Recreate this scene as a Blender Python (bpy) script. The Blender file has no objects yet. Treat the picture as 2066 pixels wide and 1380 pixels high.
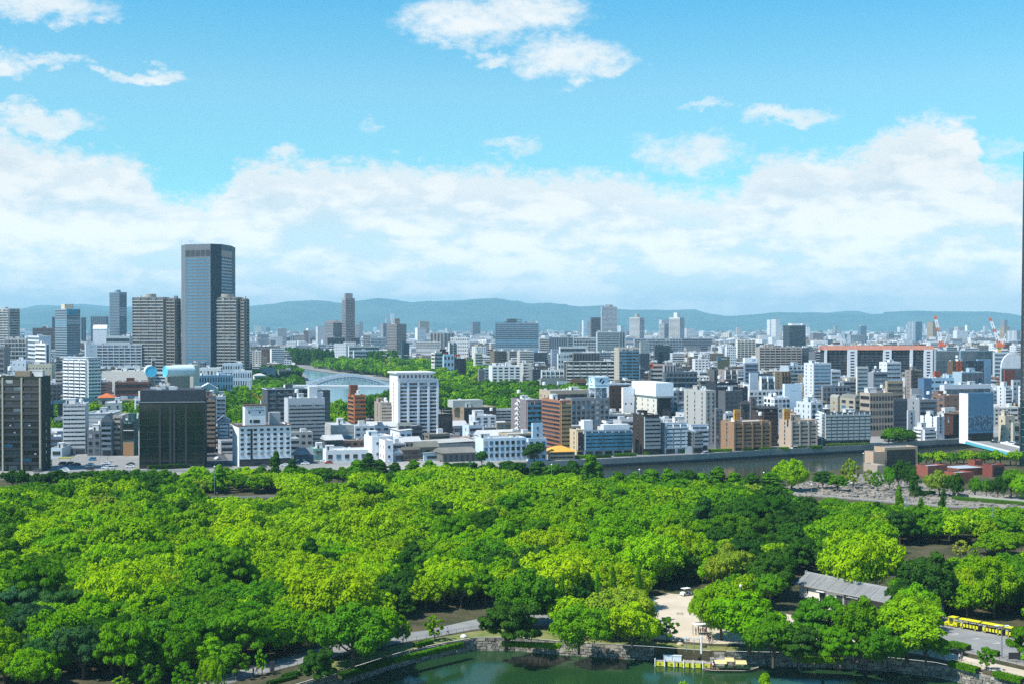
import bpy, math, random
import numpy as np
from mathutils import Vector, Matrix
from mathutils.geometry import delaunay_2d_cdt

sc = bpy.context.scene
COL = sc.collection
R = math.radians
# ---------------------------------------------------------------- camera
W0, H0, FPX, HOR = 2066.0, 1380.0, 2733.0, 660.0
CAMZ = 70.0
PITCH = math.atan((H0/2-HOR)/FPX)
cam_data = bpy.data.cameras.new('camera')
cam_data.sensor_width = 36.0
cam_data.lens = 36.0*FPX/W0
cam_data.clip_start = 1.0
cam_data.clip_end = 90000.0
cam = bpy.data.objects.new('camera', cam_data)
cam.location = (0, 0, CAMZ)
cam.rotation_euler = (math.pi/2-PITCH, 0, 0)
COL.objects.link(cam)
sc.camera = cam
# ---------------------------------------------------------------- render / view
sc.view_settings.view_transform = 'Standard'
sc.view_settings.look = 'None'
sc.view_settings.exposure = 0.50
sc.view_settings.gamma = 1.0
sc.view_settings.use_curve_mapping = False
sc.render.engine = 'CYCLES'
sc.cycles.use_denoising = False
sc.cycles.max_bounces = 6
sc.cycles.diffuse_bounces = 3
sc.cycles.glossy_bounces = 2
sc.cycles.transmission_bounces = 3
sc.cycles.transparent_max_bounces = 4
sc.cycles.volume_bounces = 0
# ---------------------------------------------------------------- sun
SUN_EL, SUN_A = 54.0, 29.0          # elevation; how far the sun stands on the camera's side of due left
sd = Vector((-math.cos(R(SUN_EL))*math.cos(R(SUN_A)), -math.cos(R(SUN_EL))*math.sin(R(SUN_A)), math.sin(R(SUN_EL))))
sun_data = bpy.data.lights.new('sun', 'SUN')
sun_data.energy = 4.9
sun_data.angle = R(0.53)
sun_data.color = (1.0, 0.955, 0.87)
sun = bpy.data.objects.new('sun', sun_data)
sun.rotation_euler = sd.to_track_quat('Z', 'Y').to_euler()
sun.location = (0, 0, 400)
COL.objects.link(sun)

# ---------------------------------------------------------------- node helpers
class NT:
    def __init__(s, nt): s.nt = nt
    def n(s, t, **k):
        x = s.nt.nodes.new(t)
        for a, b in k.items(): setattr(x, a, b)
        return x
    def l(s, a, b): s.nt.links.new(a, b)
    def setv(s, sock, v):
        if isinstance(v, bpy.types.NodeSocket): s.l(v, sock)
        else: sock.default_value = v
    def m(s, op, a, b=None, c=None, clamp=False):
        x = s.n('ShaderNodeMath', operation=op); x.use_clamp = clamp
        s.setv(x.inputs[0], a)
        if b is not None: s.setv(x.inputs[1], b)
        if c is not None: s.setv(x.inputs[2], c)
        return x.outputs[0]
    def mix(s, f, a, b, blend='MIX'):
        x = s.n('ShaderNodeMix', data_type='RGBA', blend_type=blend)
        s.setv(x.inputs[0], f); s.setv(x.inputs[6], a); s.setv(x.inputs[7], b)
        return x.outputs[2]
    def ramp(s, f, stops, interp='LINEAR'):
        x = s.n('ShaderNodeValToRGB'); x.color_ramp.interpolation = interp
        e = x.color_ramp.elements
        while len(e) > 1: e.remove(e[0])
        e[0].position = stops[0][0]; e[0].color = tuple(stops[0][1])+(1,) if len(stops[0][1]) == 3 else stops[0][1]
        for p, c in stops[1:]:
            k = e.new(p); k.color = tuple(c)+(1,) if len(c) == 3 else c
        s.l(f, x.inputs[0]); return x.outputs[0]
    def noise(s, vec, scale, detail=3, rough=0.55, dist=0.0):
        x = s.n('ShaderNodeTexNoise'); s.setv(x.inputs['Vector'], vec)
        x.inputs['Scale'].default_value = scale; x.inputs['Detail'].default_value = detail
        x.inputs['Roughness'].default_value = rough; x.inputs['Distortion'].default_value = dist
        return x
    def comb(s, a, b, c):
        x = s.n('ShaderNodeCombineXYZ'); s.setv(x.inputs[0], a); s.setv(x.inputs[1], b); s.setv(x.inputs[2], c); return x.outputs[0]
    def sstep(s, v, a, b):
        x = s.n('ShaderNodeMapRange', interpolation_type='SMOOTHSTEP')
        s.setv(x.inputs[0], v); s.setv(x.inputs[1], a); s.setv(x.inputs[2], b); return x.outputs[0]

# ---------------------------------------------------------------- world: Nishita sky + clouds, both laid out by compass direction and elevation
world = bpy.data.worlds.new('World'); sc.world = world; world.use_nodes = True
w = NT(world.node_tree); world.node_tree.nodes.clear()
sky = w.n('ShaderNodeTexSky', sky_type='NISHITA'); sky.sun_disc = False
sky.sun_elevation = R(SUN_EL)
sky.sun_rotation = math.atan2(sd.x, sd.y)
sky.altitude = 20; sky.air_density = 1.0; sky.dust_density = 0.6; sky.ozone_density = 1.6
tc = w.n('ShaderNodeTexCoord')
sep = w.n('ShaderNodeSeparateXYZ'); w.l(tc.outputs['Generated'], sep.inputs[0])
az = w.m('MULTIPLY', w.m('ARCTAN2', sep.outputs[0], sep.outputs[1]), 180/math.pi)
el = w.m('MULTIPLY', w.m('ARCSINE', sep.outputs[2]), 180/math.pi)
tint = w.ramp(w.m('DIVIDE', el, 30.0, clamp=True),
              [(0.0, (0.80, 1.12, 1.12)), (0.2, (0.62, 1.22, 1.24)), (0.33, (0.74, 1.24, 1.22)), (0.47, (0.34, 1.14, 1.27)), (0.6, (0.12, 1.02, 1.27)), (1.0, (0.35, 0.9, 1.2))])
skyc = w.mix(1.0, sky.outputs[0], tint, 'MULTIPLY')
# warped coordinates
wp = w.noise(w.comb(az, w.m('MULTIPLY', el, 1.6), 3.1), 0.55, 7, 0.62)
wsep = w.n('ShaderNodeSeparateColor'); w.l(wp.outputs['Color'], wsep.inputs[0])
azw = w.m('ADD', az, w.m('MULTIPLY', w.m('SUBTRACT', wsep.outputs[0], 0.5), 3.4))
elw = w.m('ADD', el, w.m('MULTIPLY', w.m('SUBTRACT', wsep.outputs[1], 0.5), 2.3))
def pe(px, py):
    u = (px-W0/2)/FPX; a = math.degrees(math.atan(u))
    e = math.degrees(math.atan((HOR-py)/FPX*math.cos(math.atan(u))))
    return a, e
bank = [(-300, 240), (0, 250), (100, 285), (270, 312), (350, 385), (425, 392), (450, 365), (530, 315), (620, 318), (900, 328), (1090, 338), (1240, 340), (1330, 368), (1480, 378), (1510, 325), (1600, 302), (1720, 300), (1790, 262), (1850, 232), (1920, 232), (1970, 270), (1990, 325), (2070, 335), (2400, 300)]
fc = w.n('ShaderNodeFloatCurve')
cv = fc.mapping.curves[0]
pts = [(-180, 6.0), (-35, 7.0)]+[pe(*b) for b in bank]+[(40, 7.5), (180, 6.0)]
pts = [((a+60)/120, e/14.0) for a, e in pts]
pts = [(min(max(a, 0), 1), min(e, 1)) for a, e in pts]
for i, p in enumerate(pts):
    if i < 2: cv.points[i].location = p
    else: cv.points.new(*p)
for p in cv.points: p.handle_type = 'AUTO'
fc.mapping.update()
w.l(w.m('DIVIDE', w.m('ADD', w.m('ADD', az, w.m('MULTIPLY', w.m('SUBTRACT', wsep.outputs[0], 0.5), 2.0)), 60), 120, clamp=True), fc.inputs['Value'])
bh = w.m('MULTIPLY', fc.outputs[0], 14.0)
fine = w.noise(w.comb(az, w.m('MULTIPLY', el, 1.7), 9.0), 1.5, 8, 0.6)
d_bank = w.m('SUBTRACT', w.m('ADD', bh, w.m('MULTIPLY', w.m('SUBTRACT', fine.outputs[0], 0.5), 2.2)), el)
cover = w.sstep(d_bank, -0.25, 0.85)
# single clouds: (px, py, rx, ry, strength)
puffs = [(960, 42, 150, 52, 1.0), (1080, 25, 110, 45, 1.0), (1150, 118, 112, 45, 1.0), (1230, 135, 60, 20, .8), (1000, 120, 34, 14, .7), (90, 10, 150, 34, 1.0),
         (196, 141, 26, 10, .8), (290, 152, 80, 13, .8), (12, 132, 42, 20, .9), (95, 119, 80, 10, .6), (1590, 236, 90, 18, .8), (1430, 212, 62, 8, .55),
         (1395, 310, 110, 48, .9), (1030, 298, 58, 14, .6), (80, 248, 110, 24, 1.0), (15, 222, 46, 16, .8), (750, 262, 24, 18, .45), (560, 308, 40, 14, .8), (2020, 300, 50, 14, .5),
         (2500, -60, 200, 70, 1.0), (-400, 60, 220, 60, 1.0)]
acc = None
for (px, py, rx, ry, st) in puffs:
    a0, e0 = pe(px, py)
    sx, sy = FPX/rx*math.pi/180, FPX/ry*math.pi/180
    dx = w.m('MULTIPLY', w.m('SUBTRACT', azw, a0), sx); dy = w.m('MULTIPLY', w.m('SUBTRACT', elw, e0), sy)
    d = w.m('ADD', w.m('MULTIPLY', dx, dx), w.m('MULTIPLY', dy, dy))
    f = w.m('MULTIPLY', w.m('SUBTRACT', 1.45, d), st*1.15)
    acc = f if acc is None else w.m('MAXIMUM', acc, f)
pf = w.m('ADD', acc, w.m('MULTIPLY', w.m('SUBTRACT', fine.outputs[0], 0.52), 2.6))
puff = w.m('MULTIPLY', w.sstep(pf, -0.1, 1.75), 0.90)
# gaps and layers inside the bank: stretched along the horizon, tighter towards it
st1 = w.noise(w.comb(w.m('MULTIPLY', az, 0.26), w.m('MULTIPLY', el, 0.9), 1.7), 1.0, 4, 0.5)
st2 = w.noise(w.comb(w.m('MULTIPLY', az, 0.6), w.m('MULTIPLY', el, 1.2), 5.2), 1.2, 7, 0.55)
lay = w.m('ADD', w.m('MULTIPLY', st1.outputs[0], 0.55), w.m('MULTIPLY', st2.outputs[0], 0.45))
gap = w.sstep(lay, 0.36, 0.50)
low = w.sstep(el, 5.8, 3.4)      # only the lower layers open up
cover2 = w.m('MULTIPLY', cover, w.m('SUBTRACT', 1.0, w.m('MULTIPLY', w.m('MULTIPLY', w.m('SUBTRACT', 1.0, gap), low), 0.25)))
allc = w.m('MAXIMUM', cover2, puff)
K = 10.0
shade = w.sstep(lay, 0.40, 0.58)
edge = w.sstep(d_bank, 2.6, 0.3)
bright = w.m('MAXIMUM', shade, w.m('MULTIPLY', edge, 0.75))
cloudc = w.mix(bright, (0.50*K, 0.58*K, 0.62*K, 1), (0.735*K, 0.735*K, 0.715*K, 1))
# the paling of the air near the horizon
hz = w.sstep(el, 3.6, 0.0)
skyh = w.mix(w.m('MULTIPLY', hz, 0.75), skyc, (0.64*K, 0.70*K, 0.70*K, 1))
final0 = w.mix(allc, skyh, cloudc)
lb = w.n('ShaderNodeVectorMath', operation='SCALE'); w.l(final0, lb.inputs[0]); w.l(w.m('ADD', 1.0, w.m('MULTIPLY', w.sstep(el, 7.0, 0.6), 0.42)), lb.inputs['Scale']); final = lb.outputs[0]
bg = w.n('ShaderNodeBackground'); bg.inputs['Strength'].default_value = 0.1
w.l(final, bg.inputs[0])
wo = w.n('ShaderNodeOutputWorld'); w.l(bg.outputs[0], wo.inputs[0])

# ---------------------------------------------------------------- photo <-> place
CP, SP = math.cos(PITCH), math.sin(PITCH)
def ray(px, py):
    u = (px-W0/2)/FPX; v = (H0/2-py)/FPX
    return Vector((u, CP+SP*v, -SP+CP*v))
def ground(px, py, z=0.0):
    d = ray(px, py); t = (z-CAMZ)/d.z
    return Vector((d.x*t, d.y*t))
def atY(px, py, Y):
    d = ray(px, py); t = Y/d.y
    return Vector((d.x*t, Y, CAMZ+d.z*t))
def proj(X, Y, Z):
    f = Y*CP-(Z-CAMZ)*SP; v = Y*SP+(Z-CAMZ)*CP
    return (W0/2+X/f*FPX, H0/2-v/f*FPX)

def lin(h):
    if isinstance(h, str):
        h = h.lstrip('#'); c = [int(h[i:i+2], 16)/255 for i in (0, 2, 4)]
    else: c = list(h)
    return tuple((x/12.92 if x <= 0.04045 else ((x+0.055)/1.055)**2.4) for x in c)

# ---------------------------------------------------------------- materials
MATS = {}
def mat(name, fn):
    if name not in MATS:
        m = bpy.data.materials.new(name); m.use_nodes = True
        m.node_tree.nodes.clear(); t = NT(m.node_tree)
        o = t.n('ShaderNodeOutputMaterial')
        sh = fn(t); t.l(sh, o.inputs[0]); MATS[name] = m
    return MATS[name]
def bsdf(t, col, rough=0.7, metal=0.0, spec=0.3, bump=None, bstr=0.3, bdist=0.1):
    b = t.n('ShaderNodeBsdfPrincipled')
    t.setv(b.inputs['Base Color'], col if isinstance(col, bpy.types.NodeSocket) else (*col[:3], 1))
    t.setv(b.inputs['Roughness'], rough); b.inputs['Metallic'].default_value = metal
    b.inputs['Specular IOR Level'].default_value = spec
    if bump is not None:
        x = t.n('ShaderNodeBump'); x.inputs['Strength'].default_value = bstr; x.inputs['Distance'].default_value = bdist
        t.l(bump, x.inputs['Height']); t.l(x.outputs[0], b.inputs['Normal'])
    return b.outputs[0]
def wear(t, col, amt=0.25, sc_=0.35):
    """weathered paint: broad mottling and rain streaks running down"""
    tcn = t.n('ShaderNodeTexCoord'); mp = t.n('ShaderNodeMapping'); mp.inputs['Scale'].default_value = (1, 1, 0.12)
    t.l(tcn.outputs['Object'], mp.inputs[0])
    a = t.noise(mp.outputs[0], 0.9, 5, 0.65); b = t.noise(tcn.outputs['Object'], sc_, 4, 0.6)
    f = t.m('ADD', t.m('MULTIPLY', a.outputs[0], 0.6), t.m('MULTIPLY', b.outputs[0], 0.4))
    g = t.m('ADD', 1.0, t.m('MULTIPLY', t.m('SUBTRACT', f, 0.52), amt*2.6))
    x = t.n('ShaderNodeVectorMath', operation='SCALE'); t.setv(x.inputs[0], col); t.l(g, x.inputs['Scale'])
    return x.outputs[0]
def m_wall(t):
    oi = t.n('ShaderNodeObjectInfo'); return bsdf(t, wear(t, oi.outputs['Color'], 0.16), 0.8, 0, 0.2)
def m_tile(t):
    oi = t.n('ShaderNodeObjectInfo'); tcn = t.n('ShaderNodeTexCoord')
    v = t.n('ShaderNodeTexVoronoi'); v.inputs['Scale'].default_value = 1.6; t.l(tcn.outputs['Object'], v.inputs['Vector'])
    s = t.n('ShaderNodeSeparateColor'); t.l(v.outputs['Color'], s.inputs[0])
    x = t.n('ShaderNodeVectorMath', operation='SCALE'); t.l(wear(t, oi.outputs['Color'], 0.18), x.inputs[0])
    t.l(t.m('ADD', 0.88, t.m('MULTIPLY', s.outputs[0], 0.24)), x.inputs['Scale'])
    return bsdf(t, x.outputs[0], 0.6, 0, 0.35)
def m_roof(t):
    oi = t.n('ShaderNodeObjectInfo'); tcn = t.n('ShaderNodeTexCoord')
    a = t.noise(tcn.outputs['Object'], 0.25, 5, 0.65)
    x = t.n('ShaderNodeVectorMath', operation='SCALE'); t.l(oi.outputs['Color'], x.inputs[0])
    t.l(t.m('ADD', 0.62, t.m('MULTIPLY', a.outputs[0], 0.72)), x.inputs['Scale'])
    return bsdf(t, x.outputs[0], 0.85, 0, 0.2)
M_WALL = mat('painted_wall', m_wall); M_TILE = mat('tiled_wall', m_tile); M_ROOF = mat('roof_surface', m_roof)
def glassmat(name, c, r=0.12):
    def f(t):
        tcn = t.n('ShaderNodeTexCoord'); a = t.noise(tcn.outputs['Object'], 0.23, 2, 0.5)
        col = t.mix(a.outputs[0], (c[0]*0.4, c[1]*0.4, c[2]*0.4, 1), (c[0]*1.7, c[1]*1.7, c[2]*1.7, 1))
        return bsdf(t, col, r, 0, 0.7)
    return mat(name, f)
G_DARK = glassmat('dark_glass', (0.022, 0.028, 0.035)); G_MID = glassmat('grey_glass', (0.06, 0.085, 0.105))
G_BLUE = glassmat('blue_glass', (0.05, 0.17, 0.26), 0.08); G_CURT = glassmat('curtained_glass', (0.34, 0.36, 0.36), 0.25)
G_GREEN = glassmat('green_glass', (0.008, 0.018, 0.014), 0.09)
def flat(name, c, r=0.6, m=0.0, s=0.4, var=0.12):
    def f(t):
        tcn = t.n('ShaderNodeTexCoord'); a = t.noise(tcn.outputs['Object'], 1.3, 4, 0.6)
        x = t.n('ShaderNodeVectorMath', operation='SCALE'); x.inputs[0].default_value = c[:3]
        t.l(t.m('ADD', 1-var, t.m('MULTIPLY', a.outputs[0], 2*var)), x.inputs['Scale'])
        return bsdf(t, x.outputs[0], r, m, s)
    return mat(name, f)
M_STEEL = flat('painted_steel', (0.55, 0.60, 0.64), 0.45, 0.0, 0.5)
M_DKMET = flat('dark_metal', (0.05, 0.05, 0.055), 0.5, 0.3)
M_WHITE = flat('white_paint', (0.78, 0.79, 0.80), 0.5)
M_BLACK = flat('black_cloth', (0.012, 0.012, 0.015), 0.8)
M_CONC = flat('concrete', (0.36, 0.35, 0.33), 0.9, var=0.25)
M_RAIL = flat('rail_metal', (0.30, 0.33, 0.36), 0.4, 0.4)
M_TYRE = flat('rubber', (0.02, 0.02, 0.02), 0.9)
M_BROWNFENCE = flat('brown_fence_paint', (0.16, 0.10, 0.08), 0.7)
M_YEL = flat('yellow_paint', (0.62, 0.60, 0.02), 0.45)
M_SKIN = flat('skin', (0.45, 0.27, 0.19), 0.6)
M_WOOD = flat('old_wood', (0.12, 0.08, 0.055), 0.85, var=0.3)
M_LETTER = flat('grey_lettering', (0.18, 0.20, 0.22), 0.6)
M_NAVY = flat('navy_lettering', (0.02, 0.06, 0.10), 0.6)
M_ORLET = flat('orange_lettering', (0.65, 0.12, 0.04), 0.6)
M_WLET = flat('white_lettering', (0.75, 0.78, 0.78), 0.6)
M_BLET = flat('blue_lettering', (0.02, 0.20, 0.42), 0.6)
def m_water(name, c, rough, sc_, bs, sp=0.35):
    def f(t):
        tcn = t.n('ShaderNodeTexCoord'); a = t.noise(tcn.outputs['Object'], sc_, 4, 0.6); b = t.noise(tcn.outputs['Object'], 0.02, 3, 0.6)
        col = t.mix(b.outputs[0], (c[0]*0.7, c[1]*0.7, c[2]*0.7, 1), (c[0]*1.3, c[1]*1.3, c[2]*1.3, 1))
        return bsdf(t, col, rough, 0, sp, a.outputs[0], bs, 0.05)
    return mat(name, f)
M_MOAT = m_water('moat_water', (0.014, 0.046, 0.014), 0.12, 0.9, 0.45, 0.08)
M_RIVER = m_water('river_water', (0.035, 0.045, 0.030), 0.10, 0.7, 0.5)
M_FARWATER = m_water('wide_river_water', (0.10, 0.22, 0.28), 0.16, 0.3, 0.5)
def m_ground(name, c1, c2, s1, s2, bump=0.0):
    def f(t):
        tcn = t.n('ShaderNodeTexCoord'); a = t.noise(tcn.outputs['Object'], s1, 6, 0.65); b = t.noise(tcn.outputs['Object'], s2, 4, 0.6)
        k = t.m('ADD', t.m('MULTIPLY', a.outputs[0], 0.6), t.m('MULTIPLY', b.outputs[0], 0.4))
        col = t.mix(t.sstep(k, 0.38, 0.62), (*c1, 1), (*c2, 1))
        return bsdf(t, col, 0.95, 0, 0.15, b.outputs[0] if bump else None, bump, 0.2)
    return mat(name, f)
M_CITYGROUND = m_ground('city_ground', (0.16, 0.165, 0.17), (0.34, 0.33, 0.31), 0.01, 0.3)
M_ASPHALT = m_ground('asphalt', (0.20, 0.205, 0.205), (0.27, 0.27, 0.26), 0.15, 6.0)
M_DKASPHALT = m_ground('dark_asphalt', (0.06, 0.065, 0.07), (0.11, 0.11, 0.115), 0.1, 4.0)
M_SAND = m_ground('tan_gravel', (0.46, 0.39, 0.30), (0.56, 0.48, 0.38), 0.12, 5.0)
M_SOIL = m_ground('woodland_floor', (0.035, 0.045, 0.018), (0.10, 0.085, 0.05), 0.12, 1.5)
M_LAWN = m_ground('lawn', (0.10, 0.15, 0.03), (0.24, 0.22, 0.09), 0.25, 2.5)
def m_stonefield(t):
    tcn = t.n('ShaderNodeTexCoord'); v = t.n('ShaderNodeTexVoronoi'); v.inputs['Scale'].default_value = 0.55; t.l(tcn.outputs['Object'], v.inputs['Vector'])
    s = t.n('ShaderNodeSeparateColor'); t.l(v.outputs['Color'], s.inputs[0]); n = t.noise(tcn.outputs['Object'], 0.4, 4)
    col = t.mix(s.outputs[0], (0.11, 0.09, 0.07, 1), (0.34, 0.29, 0.24, 1))
    return bsdf(t, t.mix(n.outputs[0], col, (0.27, 0.24, 0.21, 1)), 0.9)
M_STONES = mat('stone_field_rubble', m_stonefield)
def m_masonry(t):
    g = t.n('ShaderNodeNewGeometry'); tcn = t.n('ShaderNodeTexCoord'); n = t.noise(tcn.outputs['Object'], 0.9, 5, 0.7)
    a = t.mix(g.outputs['Random Per Island'], (0.14, 0.13, 0.115, 1), (0.38, 0.35, 0.30, 1))
    return bsdf(t, t.mix(t.sstep(n.outputs[0], 0.45, 0.7), a, (0.06, 0.07, 0.05, 1)), 0.9)
M_MASON = mat('rough_stone_masonry', m_masonry)
def m_bank(t):
    tcn = t.n('ShaderNodeTexCoord'); mp = t.n('ShaderNodeMapping'); mp.inputs['Scale'].default_value = (1, 1, 0.15); t.l(tcn.outputs['Object'], mp.inputs[0])
    n = t.noise(mp.outputs[0], 0.8, 5, 0.7); s = t.n('ShaderNodeSeparateXYZ'); t.l(tcn.outputs['Object'], s.inputs[0])
    wet = t.sstep(s.outputs[2], -2.0, -2.5)
    a = t.mix(n.outputs[0], (0.13, 0.135, 0.135, 1), (0.42, 0.41, 0.38, 1))
    return bsdf(t, t.mix(wet, a, (0.045, 0.05, 0.055, 1)), 0.85)
M_BANK = mat('stained_concrete_bank', m_bank)
def m_leaf(t):
    """leaf colour from the tree's own colour, with a little variation between sprays"""
    oi = t.n('ShaderNodeObjectInfo'); g = t.n('ShaderNodeNewGeometry'); at = t.n('ShaderNodeAttribute'); at.attribute_name = 'hue'
    x = t.n('ShaderNodeVectorMath', operation='MULTIPLY'); t.l(oi.outputs['Color'], x.inputs[0])
    t.l(t.mix(at.outputs['Fac'], (0.72, 0.84, 1.15, 1), (1.32, 1.14, 0.8, 1)), x.inputs[1])
    d = t.n('ShaderNodeBsdfDiffuse'); t.l(x.outputs[0], d.inputs[0])
    tr = t.n('ShaderNodeBsdfTranslucent'); y = t.n('ShaderNodeVectorMath', operation='MULTIPLY'); t.l(x.outputs[0], y.inputs[0]); y.inputs[1].default_value = (1.15, 1.15, 0.6); t.l(y.outputs[0], tr.inputs[0])
    m1 = t.n('ShaderNodeMixShader'); m1.inputs[0].default_value = 0.24; t.l(d.outputs[0], m1.inputs[1]); t.l(tr.outputs[0], m1.inputs[2])
    return m1.outputs[0]
M_LEAF = mat('leaves', m_leaf)
def m_leafstuff(t):
    at = t.n('ShaderNodeAttribute'); at.attribute_name = 'tone'
    d = t.n('ShaderNodeBsdfDiffuse'); t.l(at.outputs['Color'], d.inputs[0])
    tr = t.n('ShaderNodeBsdfTranslucent'); t.l(at.outputs['Color'], tr.inputs[0])
    m1 = t.n('ShaderNodeMixShader'); m1.inputs[0].default_value = 0.24; t.l(d.outputs[0], m1.inputs[1]); t.l(tr.outputs[0], m1.inputs[2])
    return m1.outputs[0]
M_LEAFSTUFF = mat('far_leaves', m_leafstuff)
M_BARK = flat('bark', (0.10, 0.075, 0.05), 0.95, var=0.35)

# ---------------------------------------------------------------- mesh builder
class MB:
    def __init__(s): s.v = []; s.f = []; s.m = []
    def quad(s, a, b, c, d, m=0):
        i = len(s.v); s.v += [tuple(a), tuple(b), tuple(c), tuple(d)]; s.f.append((i, i+1, i+2, i+3)); s.m.append(m)
    def poly(s, pts, m=0):
        i = len(s.v); s.v += [tuple(p) for p in pts]; s.f.append(tuple(range(i, i+len(pts)))); s.m.append(m)
    def box(s, x0, y0, z0, x1, y1, z1, m=0, top=None, M=None):
        i = len(s.v); P = [(x0, y0, z0), (x1, y0, z0), (x1, y1, z0), (x0, y1, z0), (x0, y0, z1), (x1, y0, z1), (x1, y1, z1), (x0, y1, z1)]
        if M is not None: P = [tuple(M @ Vector(p)) for p in P]
        s.v += P
        s.f += [(i, i+3, i+2, i+1), (i+4, i+5, i+6, i+7), (i, i+1, i+5, i+4), (i+1, i+2, i+6, i+5), (i+2, i+3, i+7, i+6), (i+3, i, i+4, i+7)]
        s.m += [m, m if top is None else top, m, m, m, m]
    def bar(s, a, b, r, m=0, n=4, r2=None):
        a = Vector(a); b = Vector(b); d = (b-a)
        if d.length < 1e-6: return
        q = d.to_track_quat('Z', 'Y'); r2 = r if r2 is None else r2; i = len(s.v)
        for (p, rr) in ((a, r), (b, r2)):
            for k in range(n):
                t = 2*math.pi*(k+0.5)/n; s.v.append(tuple(p+q @ Vector((rr*math.cos(t), rr*math.sin(t), 0))))
        for k in range(n):
            s.f.append((i+k, i+(k+1) % n, i+n+(k+1) % n, i+n+k)); s.m.append(m)
        s.f.append(tuple(i+n+k for k in range(n))); s.m.append(m); s.f.append(tuple(i+k for k in reversed(range(n)))); s.m.append(m)
    def prism(s, pts, z0, z1, m=0, top=None):
        n = len(pts); i = len(s.v)
        s.v += [(p[0], p[1], z0) for p in pts]+[(p[0], p[1], z1) for p in pts]
        for k in range(n): s.f.append((i+k, i+(k+1) % n, i+n+(k+1) % n, i+n+k)); s.m.append(m)
        s.f.append(tuple(i+n+k for k in range(n))); s.m.append(m if top is None else top)
    def extr(s, prof, y0, y1, m=0, axis='y'):
        """profile in x,z pushed along y"""
        n = len(prof); i = len(s.v)
        if axis == 'y': s.v += [(p[0], y0, p[1]) for p in prof]+[(p[0], y1, p[1]) for p in prof]
        else: s.v += [(y0, p[0], p[1]) for p in prof]+[(y1, p[0], p[1]) for p in prof]
        for k in range(n): s.f.append((i+k, i+(k+1) % n, i+n+(k+1) % n, i+n+k)); s.m.append(m)
        s.f.append(tuple(i+n+k for k in range(n))); s.m.append(m); s.f.append(tuple(i+k for k in reversed(range(n)))); s.m.append(m)
    def sphere(s, c, r, m=0, nu=8, nv=5, sz=1.0):
        i = len(s.v)
        for a in range(nv+1):
            t = math.pi*a/nv
            for b in range(nu):
                p = 2*math.pi*b/nu; s.v.append((c[0]+r*math.sin(t)*math.cos(p), c[1]+r*math.sin(t)*math.sin(p), c[2]+r*sz*math.cos(t)))
        for a in range(nv):
            for b in range(nu):
                s.f.append((i+a*nu+b, i+(a+1)*nu+b, i+(a+1)*nu+(b+1) % nu, i+a*nu+(b+1) % nu)); s.m.append(m)
    def mesh(s, name, mats):
        me = bpy.data.meshes.new(name); me.from_pydata(s.v, [], s.f)
        for m in mats: me.materials.append(m)
        if len(mats) > 1: me.polygons.foreach_set('material_index', s.m)
        me.update(); return me
    def build(s, name, mats, parent=None, color=None, loc=None, rz=None):
        if not isinstance(mats, (list, tuple)): mats = [mats]
        return put(name, s.mesh(name, mats), parent, color, loc, rz)
def put(name, me, parent=None, color=None, loc=None, rz=None):
    o = bpy.data.objects.new(name, me); COL.objects.link(o)
    if parent is not None: o.parent = parent
    if color is not None: o.color = (*color[:3], 1)
    if loc is not None: o.location = loc
    if rz is not None: o.rotation_euler = (0, 0, rz)
    return o
def empty(name, loc=(0, 0, 0), rz=0.0):
    o = bpy.data.objects.new(name, None); COL.objects.link(o); o.location = loc; o.rotation_euler = (0, 0, rz); o.empty_display_size = 0.5; return o
def tag(o, label=None, cat=None, group=None, kind=None):
    if label: o['label'] = label
    if cat: o['category'] = cat
    if group: o['group'] = group
    if kind: o['kind'] = kind
    return o
KIDS = {}
def copy_tree(o, parent=None):
    c = o.copy(); COL.objects.link(c); c.parent = parent
    for ch in o.children: copy_tree(ch, c)
    return c
def textmesh(s, name, size, mt, parent, M, ext=0.03, ax='CENTER'):
    cu = bpy.data.curves.new(name, 'FONT'); cu.body = s; cu.size = size; cu.extrude = ext; cu.align_x = ax; cu.resolution_u = 2
    tmp = bpy.data.objects.new('tmp_text', cu); me = bpy.data.meshes.new_from_object(tmp); bpy.data.objects.remove(tmp)
    me.materials.clear(); me.materials.append(mt)
    o = put(name, me, parent); o.matrix_local = M; return o
# ================================================================ the lie of the land
def gp(pts, z=0.0): return [ground(x, y, z) for x, y in pts]
MOATZ, RIVZ, FARZ = -3.0, -4.0, -3.0
moat_far = [(300, 1500), (500, 1441), (600, 1409), (690, 1381), (800, 1345), (850, 1332), (900, 1322), (960, 1311), (1040, 1311), (1130, 1319), (1220, 1325), (1320, 1331), (1440, 1340), (1600, 1343), (1700, 1346), (1800, 1354), (1888, 1364), (1960, 1381), (2066, 1407), (2300, 1470), (2600, 1540)]
moat_near = [(2600, 1640), (1500, 1600), (300, 1640)]
MOAT = gp(moat_far+moat_near, MOATZ)
riv_far = [(1040, 951), (1130, 947), (1230, 942), (1400, 933), (1560, 923), (1745, 913), (1860, 904), (2066, 893), (2500, 872)]
riv_near = [(2500, 905), (2066, 912), (1960, 917), (1850, 934), (1745, 952), (1690, 962), (1640, 968), (1560, 985), (1400, 1000), (1230, 1003), (1040, 975)]
RIVER = gp(riv_far+riv_near, RIVZ)
far_p = [(470, 733.5), (545, 733), (561, 734), (623, 746), (662, 752), (720, 760), (790, 770), (815, 790), (810, 815), (760, 835), (700, 838), (655, 815), (640, 795), (628, 780), (620, 765), (612, 754), (597, 747.5), (562, 740), (470, 738)]
FARR = gp(far_p, FARZ)
stream = [(-400, 903), (-200, 902)]
Z = {}
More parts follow.
